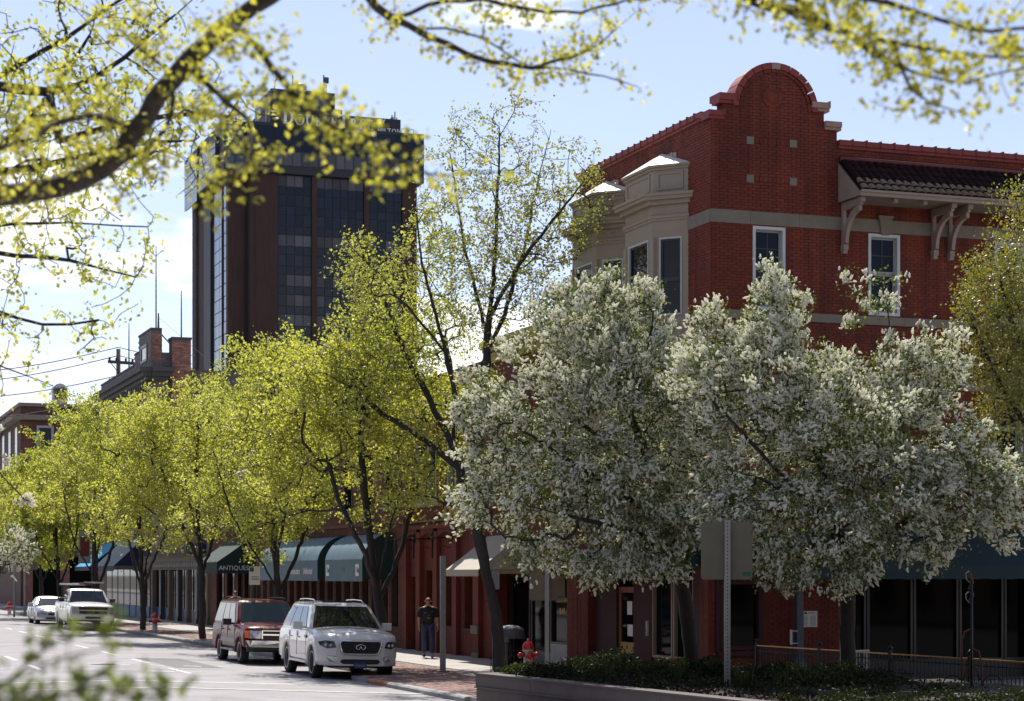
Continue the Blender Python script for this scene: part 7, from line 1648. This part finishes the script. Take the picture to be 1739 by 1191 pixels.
# second, slightly farther tree at the upper left (sharper, finer)
b2 = (-7.4, 15.5, 0.0)
M0 = [b2, (-7.2, 15.5, 2.0), (-6.6, 15.4, 4.0), (-5.6, 15.3, 5.2)]+path([(-120, 380), (-20, 395), (60, 370), (130, 375), (200, 395), (250, 385)], 15.2)
M1 = path([(-120, 240), (-30, 130), (40, 110), (110, 65), (180, 20), (240, -30)], 14.5); M2 = path([(-90, 330), (0, 250), (60, 200), (120, 120), (150, 60)], 14.8); M3 = path([(-60, 420), (30, 440), (110, 430), (170, 460), (230, 470)], 15); M4 = path([(-90, 520), (0, 520), (60, 560), (120, 560), (170, 545)], 15.3); M5 = path([(-100, 600), (0, 610), (50, 650), (90, 655)], 15.6)
M6 = path([(-60, 300), (60, 285), (160, 262), (260, 230), (330, 240)], 14.3); M7 = path([(-40, 130), (80, 170), (170, 140), (250, 60), (300, 20)], 14); M8 = path([(100, 240), (190, 215), (280, 190), (350, 180), (390, 200)], 13.6)
lm = [M0, M1, M2, M3, M4, M5, M6, M7, M8]
for l in lm[1:]:
    j = (-5.9, 15.3, 4.8+random.random()*0.6) if l is not M8 else l[0]
    if l is not M8: l.insert(0, j)
near_tree('branching_tree', 'fine twigs with small fresh leaves reaching in from the left edge', b2, lm, [(0, 0.45, 1, 120, 0.5), (1, 0.25, 1, 200, 0.6), (2, 0.2, 1, 170, 0.55), (3, 0.2, 1, 110, 0.4), (4, 0.2, 1, 70, 0.32), (5, 0.2, 1, 35, 0.3), (6, 0.2, 1, 190, 0.55), (7, 0.2, 1, 180, 0.55), (8, 0.0, 1, 90, 0.45)], 'lime_leaf', 0.045, 5, 72, 0.0036, 0.10, 0.040, parts=0, bark='bark_dark', step=0.16)
# blurred sprays at the lower left, very near
b3 = (-1.5, 3.5, 0.0)
S0 = [b3, (-1.45, 3.5, 1.2), (-1.25, 3.5, 2.0)]+path([(-80, 1190), (0, 1165), (60, 1140), (110, 1120), (160, 1095), (230, 1085)], 3.5); S1 = path([(-60, 1230), (40, 1190), (120, 1170), (200, 1175), (290, 1180)], 3.4); S2 = path([(0, 1165), (60, 1100), (100, 1075), (150, 1060), (200, 1060)], 3.7); S3 = path([(-60, 1230), (60, 1215), (200, 1210), (330, 1205)], 3.3)
near_tree('sapling', 'strongly blurred green leafy sapling sprays at the lower left', b3, [S0, S1, S2, S3], [(0, 0.45, 1, 65, 0.07), (1, 0.0, 1, 70, 0.05), (2, 0.3, 1, 22, 0.035), (3, 0.0, 1, 70, 0.05)], 'blur_leaf', 0.022, 3, 73, 0.0009, 0.012, 0.009, parts=80, bark='bark', step=0.04)
# white flower sprigs at the left edge
b4 = (-5.9, 21.0, 0.0)
T4 = [[b4, (-5.9, 21, 2.5), tuple(at(-40, 760, 21)), tuple(at(-5, 790, 21)), tuple(at(18, 835, 21)), tuple(at(40, 852, 21))], [tuple(at(-40, 780, 21)), tuple(at(-5, 775, 21)), tuple(at(12, 772, 21))], [tuple(at(-5, 790, 21)), tuple(at(2, 735, 21)), tuple(at(10, 722, 21))]]
tree('blossom_shrub', 'white flower sprigs reaching in at the left edge before the green trees', b4, T4, [(*at(36, 852, 21), 0.07, 0.1, 0.06, 9), (*at(8, 775, 21), 0.06, 0.1, 0.05, 7), (*at(4, 730, 21), 0.05, 0.1, 0.06, 6), (-6.1, 21, 2.9, 0.5, 0.5, 0.8, 40)], 'green_leaf', 0.035, 1, 74, None, 'bark_dark', r_tip=0.003, r_base=0.04, spread=0.02, step=0.1, flowers=(2, 0.085, 0.2), cat='shrub')

# ------------------------------------------------------------------ unseen trees added to shade the pavement, right of and behind the viewpoint
src = [o for o in list(COL.objects) if o.name.startswith('street_tree') and o.parent is None][:3]
for i, (x, y, rz, l) in enumerate(((13.5, 27, 1.0, 'unseen tree added for shade right of the frame beside the patio'), (13, 17, 2.2, 'unseen tree added for shade right of the viewpoint'), (8.5, 7, 3.3, 'unseen tree added for shade close by on the right of the viewpoint'), (3, -7, 4.1, 'unseen tree added for shade directly behind the viewpoint'), (-6, -6, 5.0, 'unseen tree added for shade behind the viewpoint on the left'), (12, -6, 0.4, 'unseen tree added for shade behind the viewpoint on the right'))):
    o = dup(src[i % 3], None, (x, y, 0.15)); o.rotation_euler = (0, 0, rz); o['label'] = l; o['group'] = 'unseen trees added for shade round the viewpoint'
